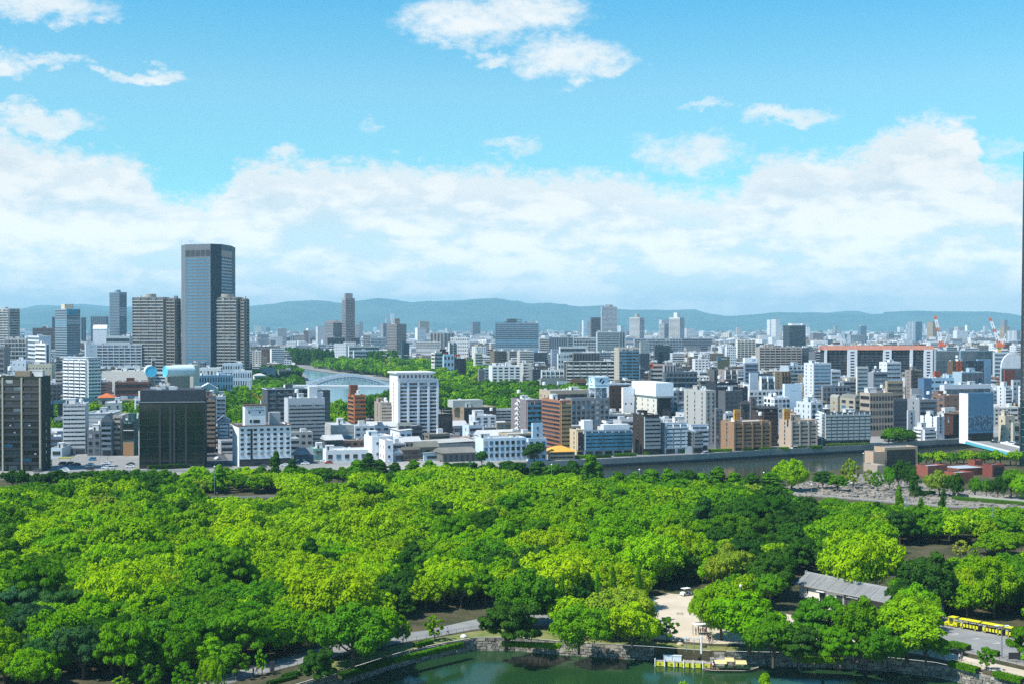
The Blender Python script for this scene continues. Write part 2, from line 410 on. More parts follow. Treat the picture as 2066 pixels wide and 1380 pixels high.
Z['woodland_ground'] = gp([(-900, 975), (60, 966), (300, 964), (430, 955), (560, 950), (700, 948), (950, 944), (1035, 949)])+[RIVER[-1]]+RIVER[9:-1][::-1]+gp([(2066, 930), (2600, 915)])+gp([(3000, 1640), (-1200, 1640)])
path_l = [(250, 1440), (340, 1392), (440, 1366), (500, 1345), (600, 1318), (690, 1296), (790, 1280), (860, 1271), (930, 1255), (1000, 1240), (1110, 1236), (1200, 1236), (1330, 1238), (1330, 1262), (1200, 1268), (1110, 1262), (1000, 1262), (950, 1270), (870, 1285), (800, 1297), (700, 1318), (600, 1340), (500, 1367), (430, 1388), (330, 1420)]
Z['path'] = gp(path_l)
Z['plaza'] = gp([(1318, 1205), (1345, 1196), (1400, 1200), (1440, 1216), (1600, 1240), (1660, 1205), (1700, 1210), (1690, 1262), (1800, 1290), (1870, 1304), (1960, 1327), (2070, 1352), (2070, 1372), (1960, 1344), (1870, 1322), (1780, 1308), (1600, 1300), (1440, 1298), (1330, 1290), (1290, 1281), (1280, 1262)])
Z['lawn'] = gp([(560, 1362), (640, 1342), (720, 1323), (800, 1301), (870, 1288), (950, 1274), (1000, 1268), (1100, 1270), (1180, 1276), (1280, 1287), (1330, 1295), (1440, 1303), (1600, 1308), (1780, 1316), (1870, 1330), (1960, 1353), (2070, 1378)])+[MOAT[18], MOAT[17], MOAT[16]]+[MOAT[i] for i in range(15, 2, -1)]
Z['road'] = gp([(1880, 1252), (1905, 1244), (2070, 1278), (2300, 1330), (2300, 1400), (2070, 1342), (1960, 1316), (1870, 1294), (1850, 1280)])
Z['stone_field'] = gp([(1440, 1003), (1560, 990), (1660, 962), (1750, 955), (1850, 968), (1900, 985), (1990, 992), (2070, 1004), (2200, 1010), (2200, 1032), (2066, 1024), (1900, 1020), (1750, 1008), (1640, 1000)])
Z['street'] = gp([(-500, 962), (95, 955), (300, 950), (420, 952), (600, 942), (760, 936), (760, 929), (600, 934), (480, 943), (415, 945), (285, 944), (285, 921), (97, 923), (60, 955), (-500, 955)])
Z['side_street'] = gp([(415, 945), (470, 942), (446, 905), (425, 905), (404, 905)])
order = list(Z)
outer = [Vector((-26000, 150)), Vector((26000, 150)), Vector((26000, 34000)), Vector((-26000, 34000))]
waters = [('moat_water', MOAT, MOATZ, M_MOAT), ('river_water', RIVER, RIVZ, M_RIVER), ('wide_river_water', FARR, FARZ, M_FARWATER)]
faces_in = [outer]+[w_[1] for w_ in waters]+[Z[k] for k in order]
V = []; F = []
for poly in faces_in:
    i = len(V); V += [Vector((p[0], p[1])) for p in poly]
    F.append(list(range(i, i+len(poly))))
ov, oe, of, _, _, oof = delaunay_2d_cdt(V, [], F, 0, 0.005)
sheets = {}
def inpoly(p, poly):
    c = False; n = len(poly); x, y = p[0], p[1]
    for i in range(n):
        a, b = poly[i], poly[i-1]
        if (a[1] > y) != (b[1] > y) and x < (b[0]-a[0])*(y-a[1])/(b[1]-a[1])+a[0]: c = not c
    return c
for f in of:
    cx = sum(ov[i].x for i in f)/len(f); cy = sum(ov[i].y for i in f)/len(f)
    if not (150 < cy < 60000): continue
    if any(inpoly((cx, cy), w_[1]) for w_ in waters): continue
    z = 'ground'
    for k in order:
        if inpoly((cx, cy), Z[k]): z = k
    sheets.setdefault(z, []).append(f)
zmat = {'ground': M_CITYGROUND, 'woodland_ground': M_SOIL, 'path': M_ASPHALT, 'plaza': M_SAND, 'lawn': M_LAWN, 'road': M_ASPHALT, 'stone_field': M_STONES, 'street': M_ASPHALT, 'side_street': M_DKASPHALT}
for k, fs in sheets.items():
    me = bpy.data.meshes.new(k); used = {}
    vv = []; ff = []
    for f in fs:
        g = []
        for i in f:
            if i not in used: used[i] = len(vv); vv.append((ov[i].x, ov[i].y, 0.0))
            g.append(used[i])
        a, b, c = [Vector(vv[j]) for j in g[:3]]
        if (b-a).cross(c-a).z < 0: g.reverse()
        ff.append(g)
    me.from_pydata(vv, [], ff); me.materials.append(zmat[k]); me.update()
    tag(put(k, me), kind='structure')
for nm, poly, z, mt in waters:
    mb = MB(); n = len(poly); me = bpy.data.meshes.new(nm)
    me.from_pydata([(p[0], p[1], z) for p in poly], [], [tuple(range(n))] if Vector((poly[1]-poly[0])).cross(Vector(poly[2]-poly[1])) > 0 else [tuple(reversed(range(n)))])
    me.materials.append(mt); me.update(); tag(put(nm, me), kind='structure')
def bankwall(poly, z0, z1, thick, nm, mt, kind='structure', cap=0.0):
    mb = MB(); n = len(poly)
    for i in range(n):
        a, b = poly[i], poly[(i+1) % n]
        mb.quad((a[0], a[1], z0), (b[0], b[1], z0), (b[0], b[1], z1), (a[0], a[1], z1))
    return tag(mb.build(nm, mt), kind=kind)
bankwall(RIVER, RIVZ-0.3, 0.0, 0, 'river_bank', M_BANK)
bankwall(FARR, FARZ-0.3, 0.0, 0, 'wide_river_bank', M_BANK)
bankwall(MOAT[:21], MOATZ-0.3, -0.05, 0, 'moat_bank', M_SOIL)
# flood parapet along the far side of the river
rb = RIVER[:9]
mb = MB()
for a, b in zip(rb[:-1], rb[1:]):
    d = (b-a).normalized(); n = Vector((-d.y, d.x)); L = (b-a).length
    M = Matrix.Translation((a.x, a.y, 0)) @ Matrix.Rotation(math.atan2(d.y, d.x), 4, 'Z')
    mb.box(0, 0.02, 0, L-0.02, 0.35, 0.75, 0, M=M)
tag(mb.build('flood_wall', M_BANK), 'long stained concrete parapet on the far bank of the near river', 'wall')
# moat embankment of rough stone blocks, in courses
rng = random.Random(5)
def stonework(pts, name, label, zb=MOATZ-0.2, courses=5, hc=0.6, cover=1.0):
    mb = MB()
    for a, b in zip(pts[:-1], pts[1:]):
        d = (b-a); L = d.length; d.normalize(); ang = math.atan2(d.y, d.x)
        M = Matrix.Translation((a.x, a.y, 0)) @ Matrix.Rotation(ang, 4, 'Z')
        for c in range(courses):
            s = 0.0
            while s < L:
                w_ = rng.uniform(0.7, 1.7) if c < courses-1 else rng.uniform(1.6, 2.6)
                z0 = zb+c*hc+rng.uniform(-.05, .05); z1 = z0+hc*rng.uniform(.86, .99); y0 = -0.22-0.06*(courses-c)+rng.uniform(-.12, .10)
                e = min(s+w_-0.06, L)
                i = len(mb.v); j = lambda: rng.uniform(-.07, .07)
                P = [(s+j(), y0-.02, z0+j()), (e+j(), y0, z0+j()), (e+.05, y0+.9, z0), (s, y0+.9, z0), (s+j()+.06, y0+.06, z1+j()*.5), (e+j()-.06, y0+.06, z1+j()*.5), (e, y0+.9, z1), (s, y0+.9, z1)]
                mb.v += [tuple(M @ Vector(p)) for p in P]
                mb.f += [(i, i+3, i+2, i+1), (i+4, i+5, i+6, i+7), (i, i+1, i+5, i+4), (i+1, i+2, i+6, i+5), (i+2, i+3, i+7, i+6), (i+3, i, i+4, i+7)]; mb.m += [0]*6
                s += w_
    return tag(mb.build(name, M_MASON), label, 'wall')
stonework(MOAT[1:9], 'stone_wall', 'long curving rough stone moat wall under the lawn left of the pier')
stonework(MOAT[8:12], 'stone_wall', 'rough stone moat wall behind and left of the yellow pier')
stonework(MOAT[12:17], 'stone_wall', 'shaded rough stone moat wall under the trees right of the pier')
stonework(MOAT[16:20], 'stone_wall', 'sunlit pale stone moat wall in the bottom right corner')

# ---------------------------------------------------------------- hills on the horizon
def ridge(name, prof, Y, depth, label, seed, mt, back=0.35):
    r = random.Random(seed); nx = 260; ny = 22
    xs = [prof[0][0]+(prof[-1][0]-prof[0][0])*i/(nx-1) for i in range(nx)]
    def H(x):
        for (a, ya), (b, yb) in zip(prof[:-1], prof[1:]):
            if a <= x <= b:
                t = (x-a)/(b-a); t = t*t*(3-2*t); return ya+(yb-ya)*t
        return prof[-1][1]
    vv = []; ff = []
    from mathutils import noise as mn
    for j in range(ny):
        t = j/(ny-1); y = Y-depth*0.5+depth*t
        for i, x in enumerate(xs):
            top = atY(x, H(x), Y).z; X = atY(x, 660, Y).x
            e = math.sin(math.pi*t)**1.1 if t <= 0.5 else 1.0-(t-0.5)*0.9
            n = mn.fractal(Vector((X/2300.0, y/2300.0, seed)), 0.9, 2.1, 6)
            n2 = mn.fractal(Vector((X/700.0, y/1500.0, seed+9)), 0.8, 2.1, 4)
            z = top*e*(1+0.30*n*math.sin(math.pi*t*2 if t < .5 else 0))+top*0.035*n2+top*0.10*abs(mn.noise(Vector((X/1500.0, y/2600.0, 4.0))))*math.sin(math.pi*t)*(t < .5)
            vv.append((X*(y/Y), y, max(z, -3.0) if t > 0 else -3.0))
    for j in range(ny-1):
        for i in range(nx-1):
            k = j*nx+i; ff.append((k, k+1, k+nx+1, k+nx))
    me = bpy.data.meshes.new(name); me.from_pydata(vv, [], ff); me.materials.append(mt); me.update()
    me.polygons.foreach_set('use_smooth', [True]*len(ff))
    return tag(put(name, me), label, 'hills', kind='structure')
M_HILL = m_ground('wooded_hillside', (0.022, 0.050, 0.035), (0.065, 0.11, 0.07), 0.0008, 0.005)
main = [(-900, 640), (-500, 628), (-100, 634), (40, 626), (110, 621), (170, 621), (215, 629), (260, 633), (330, 630), (430, 622), (500, 618), (540, 615), (590, 608), (650, 607), (690, 612), (730, 607), (760, 605), (800, 607), (830, 611), (860, 609), (920, 607), (960, 604), (1000, 604), (1040, 608), (1070, 614), (1100, 613), (1130, 617), (1165, 624), (1215, 622), (1250, 625), (1310, 626), (1365, 626), (1400, 626), (1430, 635), (1470, 639), (1520, 636), (1580, 631), (1650, 632), (1700, 634), (1740, 637), (1765, 639), (1790, 631), (1860, 627), (1920, 629), (1990, 630), (2030, 634), (2070, 640), (2300, 646), (2700, 630), (3100, 640)]
ridge('hills', main, 26000, 8000, None, 3, M_HILL)
ridge('far_hills', [(-700, 630), (-200, 640), (0, 628), (90, 617), (150, 615), (230, 618), (330, 628), (480, 640), (900, 640), (1500, 640), (1660, 634), (1705, 628), (1725, 628), (1760, 636), (1900, 642), (2400, 640), (2800, 646)], 31000, 4500, None, 8, M_HILL)
ridge('near_hill', [(-300, 660), (60, 655), (150, 640), (215, 632), (300, 628), (400, 640), (480, 655), (560, 664), (600, 668)], 21000, 2600, None, 12, M_HILL)
# ================================================================ buildings
FLR = 3.05
WIN_CACHE = {}
def window_mesh(ww, hh, g, sill=True):
    k = (round(ww, 1), round(hh, 1), g)
    if k not in WIN_CACHE:
        mb = MB(); a, b = k[0]/2, k[1]/2
        mb.box(-a-.06, -0.05, -b-.06, a+.06, -0.02, b+.06, 1)
        mb.box(-a, -0.07, -b, a, -0.055, b, 0)
        mb.box(-a-.12, -0.18, -b-.16, a+.12, -0.05, -b-.07, 2)
        WIN_CACHE[k] = mb.mesh('window', [[G_DARK, G_MID, G_BLUE, G_CURT, G_GREEN][g], M_DKMET, M_CONC])
    return WIN_CACHE[k]
GL = [G_DARK, G_MID, G_BLUE, G_CURT, G_GREEN]
class Bld:
    pass
BL = []          # every building: screen box, distance, root, short name
def face_frames(wd, dp):
    # M maps face coordinates (x along the face, y inwards, z up)
    return {'f': (Matrix.Identity(4), wd),
            'l': (Matrix.Translation((0, dp, 0)) @ Matrix.Rotation(-math.pi/2, 4, 'Z'), dp),
            'r': (Matrix.Translation((wd, 0, 0)) @ Matrix.Rotation(math.pi/2, 4, 'Z'), dp)}
def place(o, root, M, off):
    o.parent = root; o.matrix_local = M @ Matrix.Translation(off)
def do_face(root, st, M, W, H, nf, nb, col, near, rg, o, acc):
    """fit the openings of one facade. acc is the wall mesh builder (slots 0 wall, 1 dark, 2 mid, 3 blue, 4 curtained, 5 green)"""
    base = o.get('base', 3.6 if nf > 3 else 0.4); topm = o.get('topm', 0.9)
    fh = max((H-base-topm)/max(nf, 1), 2.0)
    g0 = o.get('g', 0)
    def addq(x0, z0, x1, z1, m, y=-0.03):
        P = [M @ Vector(p) for p in ((x0, y, z0), (x1, y, z0), (x1, y, z1), (x0, y, z1))]; acc.quad(*P, m)
    def rg_glass():
        r_ = rg.random(); return g0 if r_ < .62 else (1 if r_ < .82 else (3 if r_ < .93 else 2))
    par = o.get('par', None); pc = col if par is None else par
    if st == 'N': return
    if o.get('shop', 1) and st in 'WRBCG' and nf > 3:   # ground floor openings
        n = max(1, int(W/5))
        for i in range(n):
            addq(W*(i+.12)/n, 0.1, W*(i+.88)/n, base*0.72, 1 if rg.random() < .75 else 2)
    if st == 'W':
        ww = o.get('ww', 0.52); wh = o.get('wh', 0.48)
        for k in range(nf):
            zc = base+fh*(k+.52)
            for b in range(nb):
                if rg.random() < o.get('skip', 0.0): continue
                xc = W*(b+.5)/nb; a = W/nb*ww/2; h = fh*wh/2
                if near:
                    me = window_mesh(2*a, 2*h, rg_glass()); x = bpy.data.objects.new('window', me); COL.objects.link(x)
                    x.parent = root; x.matrix_local = M @ Matrix.Translation((xc, 0, zc))
                else: addq(xc-a, zc-h, xc+a, zc+h, 1+rg_glass())
    elif st == 'b':
        for k in range(nf):
            zc = base+fh*(k+.5)
            for b in range(nb):
                xc = W*(b+.5)/nb; a = min(0.5, W/nb*.3)
                if near:
                    x = bpy.data.objects.new('window', window_mesh(2*a, 1.3, rg_glass())); COL.objects.link(x)
                    x.parent = root; x.matrix_local = M @ Matrix.Translation((xc, 0, zc))
                else: addq(xc-a, zc-.7, xc+a, zc+.7, 1)
    elif st == 'R':
        rh = o.get('wh', 0.46)
        me = None
        for k in range(nf):
            z0 = base+fh*(k+.5-rh/2); z1 = z0+fh*rh
            mb = MB(); e = min(0.6, W*.06); n = max(1, nb)
            for b in range(n):
                a0 = e+(W-2*e)*b/n+.12; a1 = e+(W-2*e)*(b+1)/n-.12
                mb.box(a0, -0.06, 0, a1, -0.03, z1-z0, 0)
            mb.box(e-.1, -0.16, -0.16, W-e+.1, -0.03, -0.02, 1)
            if me is None or rg.random() < .3: me = mb.mesh('window_band', [GL[rg_glass()], M_WALL])
            x = put('window_band', me, root, col); x.matrix_local = M @ Matrix.Translation((0, 0, z0))
    elif st in 'BC':
        dpt = o.get('bd', 1.3); ph = o.get('ph', 1.1); rail = o.get('rail', 0)
        e0 = o.get('e0', 0.35)
        xs0, xs1 = e0, W-e0
        mb = MB()
        mb.box(xs0, -dpt, -0.14, xs1, -0.02, 0.03, 0)
        if st == 'B' or True:
            n = max(1, nb)
            if o.get('split'):
                for b in range(n):
                    a0 = xs0+(xs1-xs0)*(b+.10)/n; a1 = xs0+(xs1-xs0)*(b+.90)/n
                    mb.box(a0, -dpt-.04, -0.25, a1, -dpt+.08, ph, 1)
            else: mb.box(xs0, -dpt-.04, -0.25, xs1, -dpt+.08, ph, 1)
            for b in range(n+1):
                a = xs0+(xs1-xs0)*b/n; a = min(max(a, xs0), xs1-.12)
                mb.box(a, -dpt+.1, 0.03, a+.12, -0.02, fh-.16, 0)
        pm = [M_WALL, [M_WALL, M_RAIL, G_BLUE, G_DARK, M_WALL][rail]]
        me = mb.mesh('balcony', pm)
        for k in range(nf):
            z0 = base+fh*k
            x = put('balcony', me, root, pc); x.matrix_local = M @ Matrix.Translation((0, 0, z0))
            if o.get('rec'): addq(xs0+.1, z0+.05, xs1-.1, z0+fh*.82, 1, -0.010)
            for b in range(n):   # glazed doors at the back
                a0 = xs0+(xs1-xs0)*b/n; a1 = xs0+(xs1-xs0)*(b+1)/n; u = (a1-a0)
                addq(a0+u*.04, z0+.08, a0+u*.50, z0+fh*.76, 1+rg_glass(), -0.015)
                addq(a0+u*.53, z0+.08, a0+u*.96, z0+fh*.76, 1+rg_glass(), -0.015)
                if near and rg.random() < .35:   # washing or a condenser on the balcony
                    c0 = rg.uniform(a0+.3, max(a0+.4, a1-1.4)); mk = rg.choice([4, 4, 4, 2])
                    Mi = M
                    acc.box(c0, -dpt*.6, z0+(.1 if rg.random() < .5 else 1.15), c0+rg.uniform(.6, 1.5), -dpt*.6+.1, z0+1.75, mk, M=Mi)
        addq(xs0, base-.3, xs1, base+fh*nf-.1, 0, -0.005) if False else None
        if st == 'C':
            cw = o.get('cw', 0.55); pcol = o.get('colc', col)
            mc = MB(); mc.box(-cw/2, -dpt-.25, 0.0, cw/2, -0.01, base+fh*nf+.3, 0); mme = mc.mesh('column', [M_WALL])
            for b in range(n+1):
                a = W*b/n; a = min(max(a, cw/2+.01), W-cw/2-.01)
                x = put('column', mme, root, pcol); x.matrix_local = M @ Matrix.Translation((a, 0, 0))
    elif st == 'G':
        mb = MB(); z0, z1 = o.get('gz0', 0.3), H-o.get('gz1', 0.8)
        mb.box(0.25, -0.08, z0, W-.25, -0.03, z1, 0)
        for k in range(nf+1):
            z = z0+(z1-z0)*k/nf; mb.box(0.2, -0.16, z-.09, W-.2, -0.082, z+.09, 1)
        for b in range(nb+1):
            a = .25+(W-.5)*b/nb; mb.box(a-.07, -0.20, z0, a+.07, -0.165, z1, 1)
        x = mb.build('curtain_wall', [GL[g0], M_WALL if o.get('mul') else M_DKMET], root, o.get('mulc', col)); x.matrix_local = M
    elif st == 'V':
        for b in range(nb):
            a0 = W*(b+.28)/nb; a1 = W*(b+.72)/nb; addq(a0, base, a1, H-1.2, 1)
    elif st == 'S':    # outside stair: slanting white flights
        mb = MB(); sw = o.get('sw', W)
        for k in range(nf):
            z0 = base+fh*k; a, b = W/2-sw/2, W/2+sw/2; m_ = (a+b)/2
            mb.extr([(a, z0), (b, z0+fh*.5), (b, z0+fh*.5+1.0), (a, z0+1.0)], -1.5, -1.4, 0)
            mb.extr([(a, z0+fh), (b, z0+fh*.5), (b, z0+fh*.5+1.0), (a, z0+fh+1.0)], -0.12, -0.04, 0)
            mb.box(a, -1.5, z0-.1, a+.9, -0.04, z0+.05, 0)
            addq(a, z0+1.2, b, z0+fh*.75, 1)
        mb.box(W/2+sw/2-.25, -1.5, 0, W/2+sw/2, -1.25, base+fh*nf, 0)
        x = mb.build('outside_staircase', M_WALL, root, pc); x.matrix_local = M
    elif st == 'A':    # arched openings
        for k in range(nf):
            z0 = base+fh*k
            for b in range(nb):
                xc = W*(b+.5)/nb; a = W/nb*.36
                pts = [(xc-a, z0+.5)]+[(xc+a, z0+.5)]+[(xc+a*math.cos(t), z0+fh*.62+a*.8*math.sin(t)) for t in [i*math.pi/6 for i in range(0, 7)]]
                acc.poly([M @ Vector((p[0], -0.03, p[1])) for p in pts], 1)
def make_building(kind, x0, xc, x1, yt, yb, nf, nb, fs, ss, nbs, col, label, o):
    near_d = 905.0
    if yb is None:
        h = nf*FLR+1.6; D = (CAMZ-h)*FPX/(yt-HOR); D = max(D, 500); P = None
        dr = ray(xc, yt); P = Vector((dr.x/dr.y*D, D))
    else: P = ground(xc, yb)
    th = R(o.get('yaw', 20))
    D = P.y
    z = atY(xc, yt, P.y).z
    u = Vector((math.cos(th), math.sin(th))); v = Vector((-math.sin(th), math.cos(th)))
    def solve(d, x):
        k = (x-W0/2)/FPX/(CP); return (k*P.y-P.x)/(d.x-k*d.y) if abs(d.x-k*d.y) > 1e-4 else -1
    right = o.get('R', 0)
    if right:
        wd = -solve(u, x0) if True else 0; dp = solve(v, x1) if x1-xc > 1 else 14.0
    else:
        wd = solve(u, x1); dp = solve(v, x0) if xc-x0 > 1 else o.get('dp', 14.0)
    if not (0 < wd < 400): wd = (x1-x0)/FPX*D
    if not (0 < dp < 90): dp = o.get('dp', 22.0)
    dp = o.get('dp', dp)
    P0 = P-u*wd if right else P
    name = o.get('name') or {'a': 'apartment_block', 'o': 'office_building', 'h': 'house', 't': 'apartment_tower', 'w': 'shop_building'}[kind]
    root = empty(name, (P0.x, P0.y, 0), th)
    cat = {'a': 'apartment building', 'o': 'office building', 'h': 'house', 't': 'tower block', 'w': 'building'}[kind]
    tag(root, label, cat, o.get('group'))
    rg = random.Random(int(x0*7+yt*13+x1))
    col = lin(col); oo = dict(o)
    for kk in ('par', 'colc', 'mulc', 'rc'):
        if kk in oo: oo[kk] = lin(oo[kk])
    near = D < near_d and not o.get('far')
    roofc = oo.get('rc', (0.42, 0.43, 0.43) if rg.random() < .6 else (0.55, 0.56, 0.57))
    acc = MB(); H = z; rt = o.get('roof', 'flat')
    pr = 0.7 if rt == 'flat' else 0.0
    acc.box(0, 0, 0, wd, dp, H-pr, 0)
    if rt == 'flat':
        t = min(0.3, wd*.1)
        for (a, b, c, d) in ((0, 0, wd, t), (0, dp-t, wd, dp), (0, t, t, dp-t), (wd-t, t, wd, dp-t)): acc.box(a, b, H-pr, c, d, H, 0)
    fr = face_frames(wd, dp)
    Mf, Wf = fr['f']; do_face(root, fs, Mf, Wf, H, nf, nb, col, near, rg, oo, acc)
    so = dict(oo); so.update(oo.get('side', {}))
    sk = 'r' if right else 'l'
    if 'lit' in so: pass
    Ms, Ws = fr[sk]; do_face(root, ss, Ms, Ws, H, nf, nbs, col, near, rg, so, acc)
    osd = 'l' if right else 'r'
    if D < 1500 and ss in 'Wb' and near: do_face(root, 'W' if ss == 'W' else 'b', fr[osd][0], fr[osd][1], H, nf, nbs, col, False, rg, so, acc)
    wallm = M_TILE if o.get('tile') else M_WALL
    acc.build('wall', [wallm, G_DARK, G_MID, G_BLUE, G_CURT, G_GREEN], root, col)
    # roof
    mb = MB()
    if rt == 'flat':
        t = min(0.3, wd*.1); mb.box(t+.01, t+.01, H-pr+.004, wd-t-.01, dp-t-.01, H-pr+.05, 0)
        mb.build('roof', M_ROOF, root, roofc)
    elif rt in ('gable', 'gablef', 'hip', 'shed', 'barrel', 'slab'):
        e = o.get('eave', 0.5); rh = o.get('rh', min(wd, dp)*.24)
        c = oo.get('rc', (0.2, 0.2, 0.21))
        if rt == 'gable':     # ridge along the front
            mb.extr([(-e, H-.12), (dp+e, H-.12), (dp+e, H+.1), (dp/2, H+rh), (-e, H+.1)], -e, wd+e, 0, 'x')
        elif rt == 'gablef':  # gable faces the front
            mb.extr([(-e, H-.12), (wd+e, H-.12), (wd+e, H+.1), (wd/2, H+rh), (-e, H+.1)], -e, dp+e, 0)
        elif rt == 'hip':
            i = (-e, -e, H+.0), (wd+e, -e, H+.0), (wd+e, dp+e, H+.0), (-e, dp+e, H+.0)
            m_ = min(wd, dp)/2
            if wd >= dp: a, b = (m_, dp/2, H+rh), (wd-m_, dp/2, H+rh); mb.poly([i[0], i[1], b, a]); mb.poly([i[1], i[2], b]); mb.poly([i[2], i[3], a, b]); mb.poly([i[3], i[0], a])
            else: a, b = (wd/2, m_, H+rh), (wd/2, dp-m_, H+rh); mb.poly([i[0], i[1], a]); mb.poly([i[1], i[2], b, a]); mb.poly([i[2], i[3], b]); mb.poly([i[3], i[0], a, b])
            mb.poly([i[3], i[2], i[1], i[0]])
        elif rt == 'shed': mb.extr([(-e, H), (wd+e, H+rh), (wd+e, H+rh+.2), (-e, H+.2)], -e, dp+e, 0)
        elif rt == 'slab': mb.box(-e, -e-.9, H+.003, wd+e, dp+e, H+.5, 0)
        elif rt == 'barrel':
            mb.extr([(0, H-.05)]+[(wd/2-wd/2*math.cos(t), H+rh*math.sin(t)) for t in [i*math.pi/10 for i in range(0, 11)]]+[(wd, H-.05)], 0, dp, 0)
        mb.build('roof', M_ROOF, root, c)
    if o.get('trim'):
        tm = MB(); e = .45; tz = H-.15
        for (a, b, c_, d_) in ((-e, -e, wd+e, -.02), (-e, dp+.02, wd+e, dp+e), (-e, -.02, -.02, dp+.02), (wd+.02, -.02, wd+e, dp+.02)): tm.box(a, b, tz, c_, d_, tz+.4, 0)
        tm.build('cornice', M_WALL, root, lin(o['trim']))
    # things on the roof
    HR = H-pr+.06
    if rt == 'flat' and wd > 5 and dp > 5 and D < 3000 and not o.get('bare'):
        np_ = 1 if wd < 30 else 2
        for i in range(np_):
            pw = rg.uniform(3.2, min(7.0, wd*.45)); pd = rg.uniform(3, min(6, dp*.5)); px = rg.uniform(.5, max(.6, wd-pw-.5)); py = rg.uniform(dp*.25, max(dp*.3, dp-pd-.5)); ph_ = rg.uniform(2.2, 3.6)
            m2 = MB(); m2.box(px, py, HR, px+pw, py+pd, HR+ph_, 0); m2.box(px-.15, py-.15, HR+ph_+.003, px+pw+.15, py+pd+.15, HR+ph_+.2, 0)
            m2.quad((px+.6, py-.03, HR+.1), (px+1.5, py-.03, HR+.1), (px+1.5, py-.03, HR+2.0), (px+.6, py-.03, HR+2.0), 1)
            m2.build('roof_hut', [M_WALL, G_DARK], root, (0.6, 0.61, 0.61) if rg.random() < .5 else col)
        if D < 1250:
            if rg.random() < .5:
                tx, ty = rg.uniform(1.5, wd-1.5), rg.uniform(dp*.3, dp-1.5); m2 = MB(); zt = HR+(1.2 if rg.random() < .5 else 3.4)
                for sx in (-.7, .7):
                    for sy in (-.7, .7): m2.bar((tx+sx, ty+sy, HR), (tx+sx, ty+sy, zt), .09, 1)
                m2.bar((tx, ty, zt), (tx, ty, zt+1.7), 1.1, 0, 12); m2.bar((tx, ty, zt+1.7), (tx, ty, zt+2.0), 1.1, 0, 12, .25)
                m2.build('water_tank', [M_WALL, M_DKMET], root, (0.68, 0.70, 0.70))
            for i in range(rg.randint(1, 4)):
                ax, ay = rg.uniform(.6, wd-2), rg.uniform(.6, dp-1.6); m2 = MB(); m2.box(ax, ay, HR+.15, ax+rg.uniform(.8, 1.7), ay+.8, HR+1.3, 0); m2.box(ax+.1, ay+.1, HR, ax+.3, ay+.7, HR+.15, 1)
                m2.build('air_conditioner', [M_WHITE, M_DKMET], root)
            if rg.random() < .45:
                ax, ay = rg.uniform(1, wd-1), rg.uniform(1, dp-1); m2 = MB(); hh = rg.uniform(3, 5.5); m2.bar((ax, ay, HR), (ax, ay, HR+hh), .07, 0, 5)
                for q in (.7, .82, .94): m2.bar((ax-.6, ay, HR+hh*q), (ax+.6, ay, HR+hh*q), .035, 0, 4)
                m2.build('antenna', M_STEEL, root)
    b = Bld(); b.root = root; b.w = wd; b.d = dp; b.H = H; b.D = D; b.label = label; b.box = (min(x0, xc), yt, x1, proj(P.x, P.y, 0)[1]); b.P0 = P0; b.th = th; b.col = col; b.kind = kind; b.u = u; b.v = v
    BL.append(b)
    if o.get('key'): KEY[o['key']] = b
    return b
KEY = {}
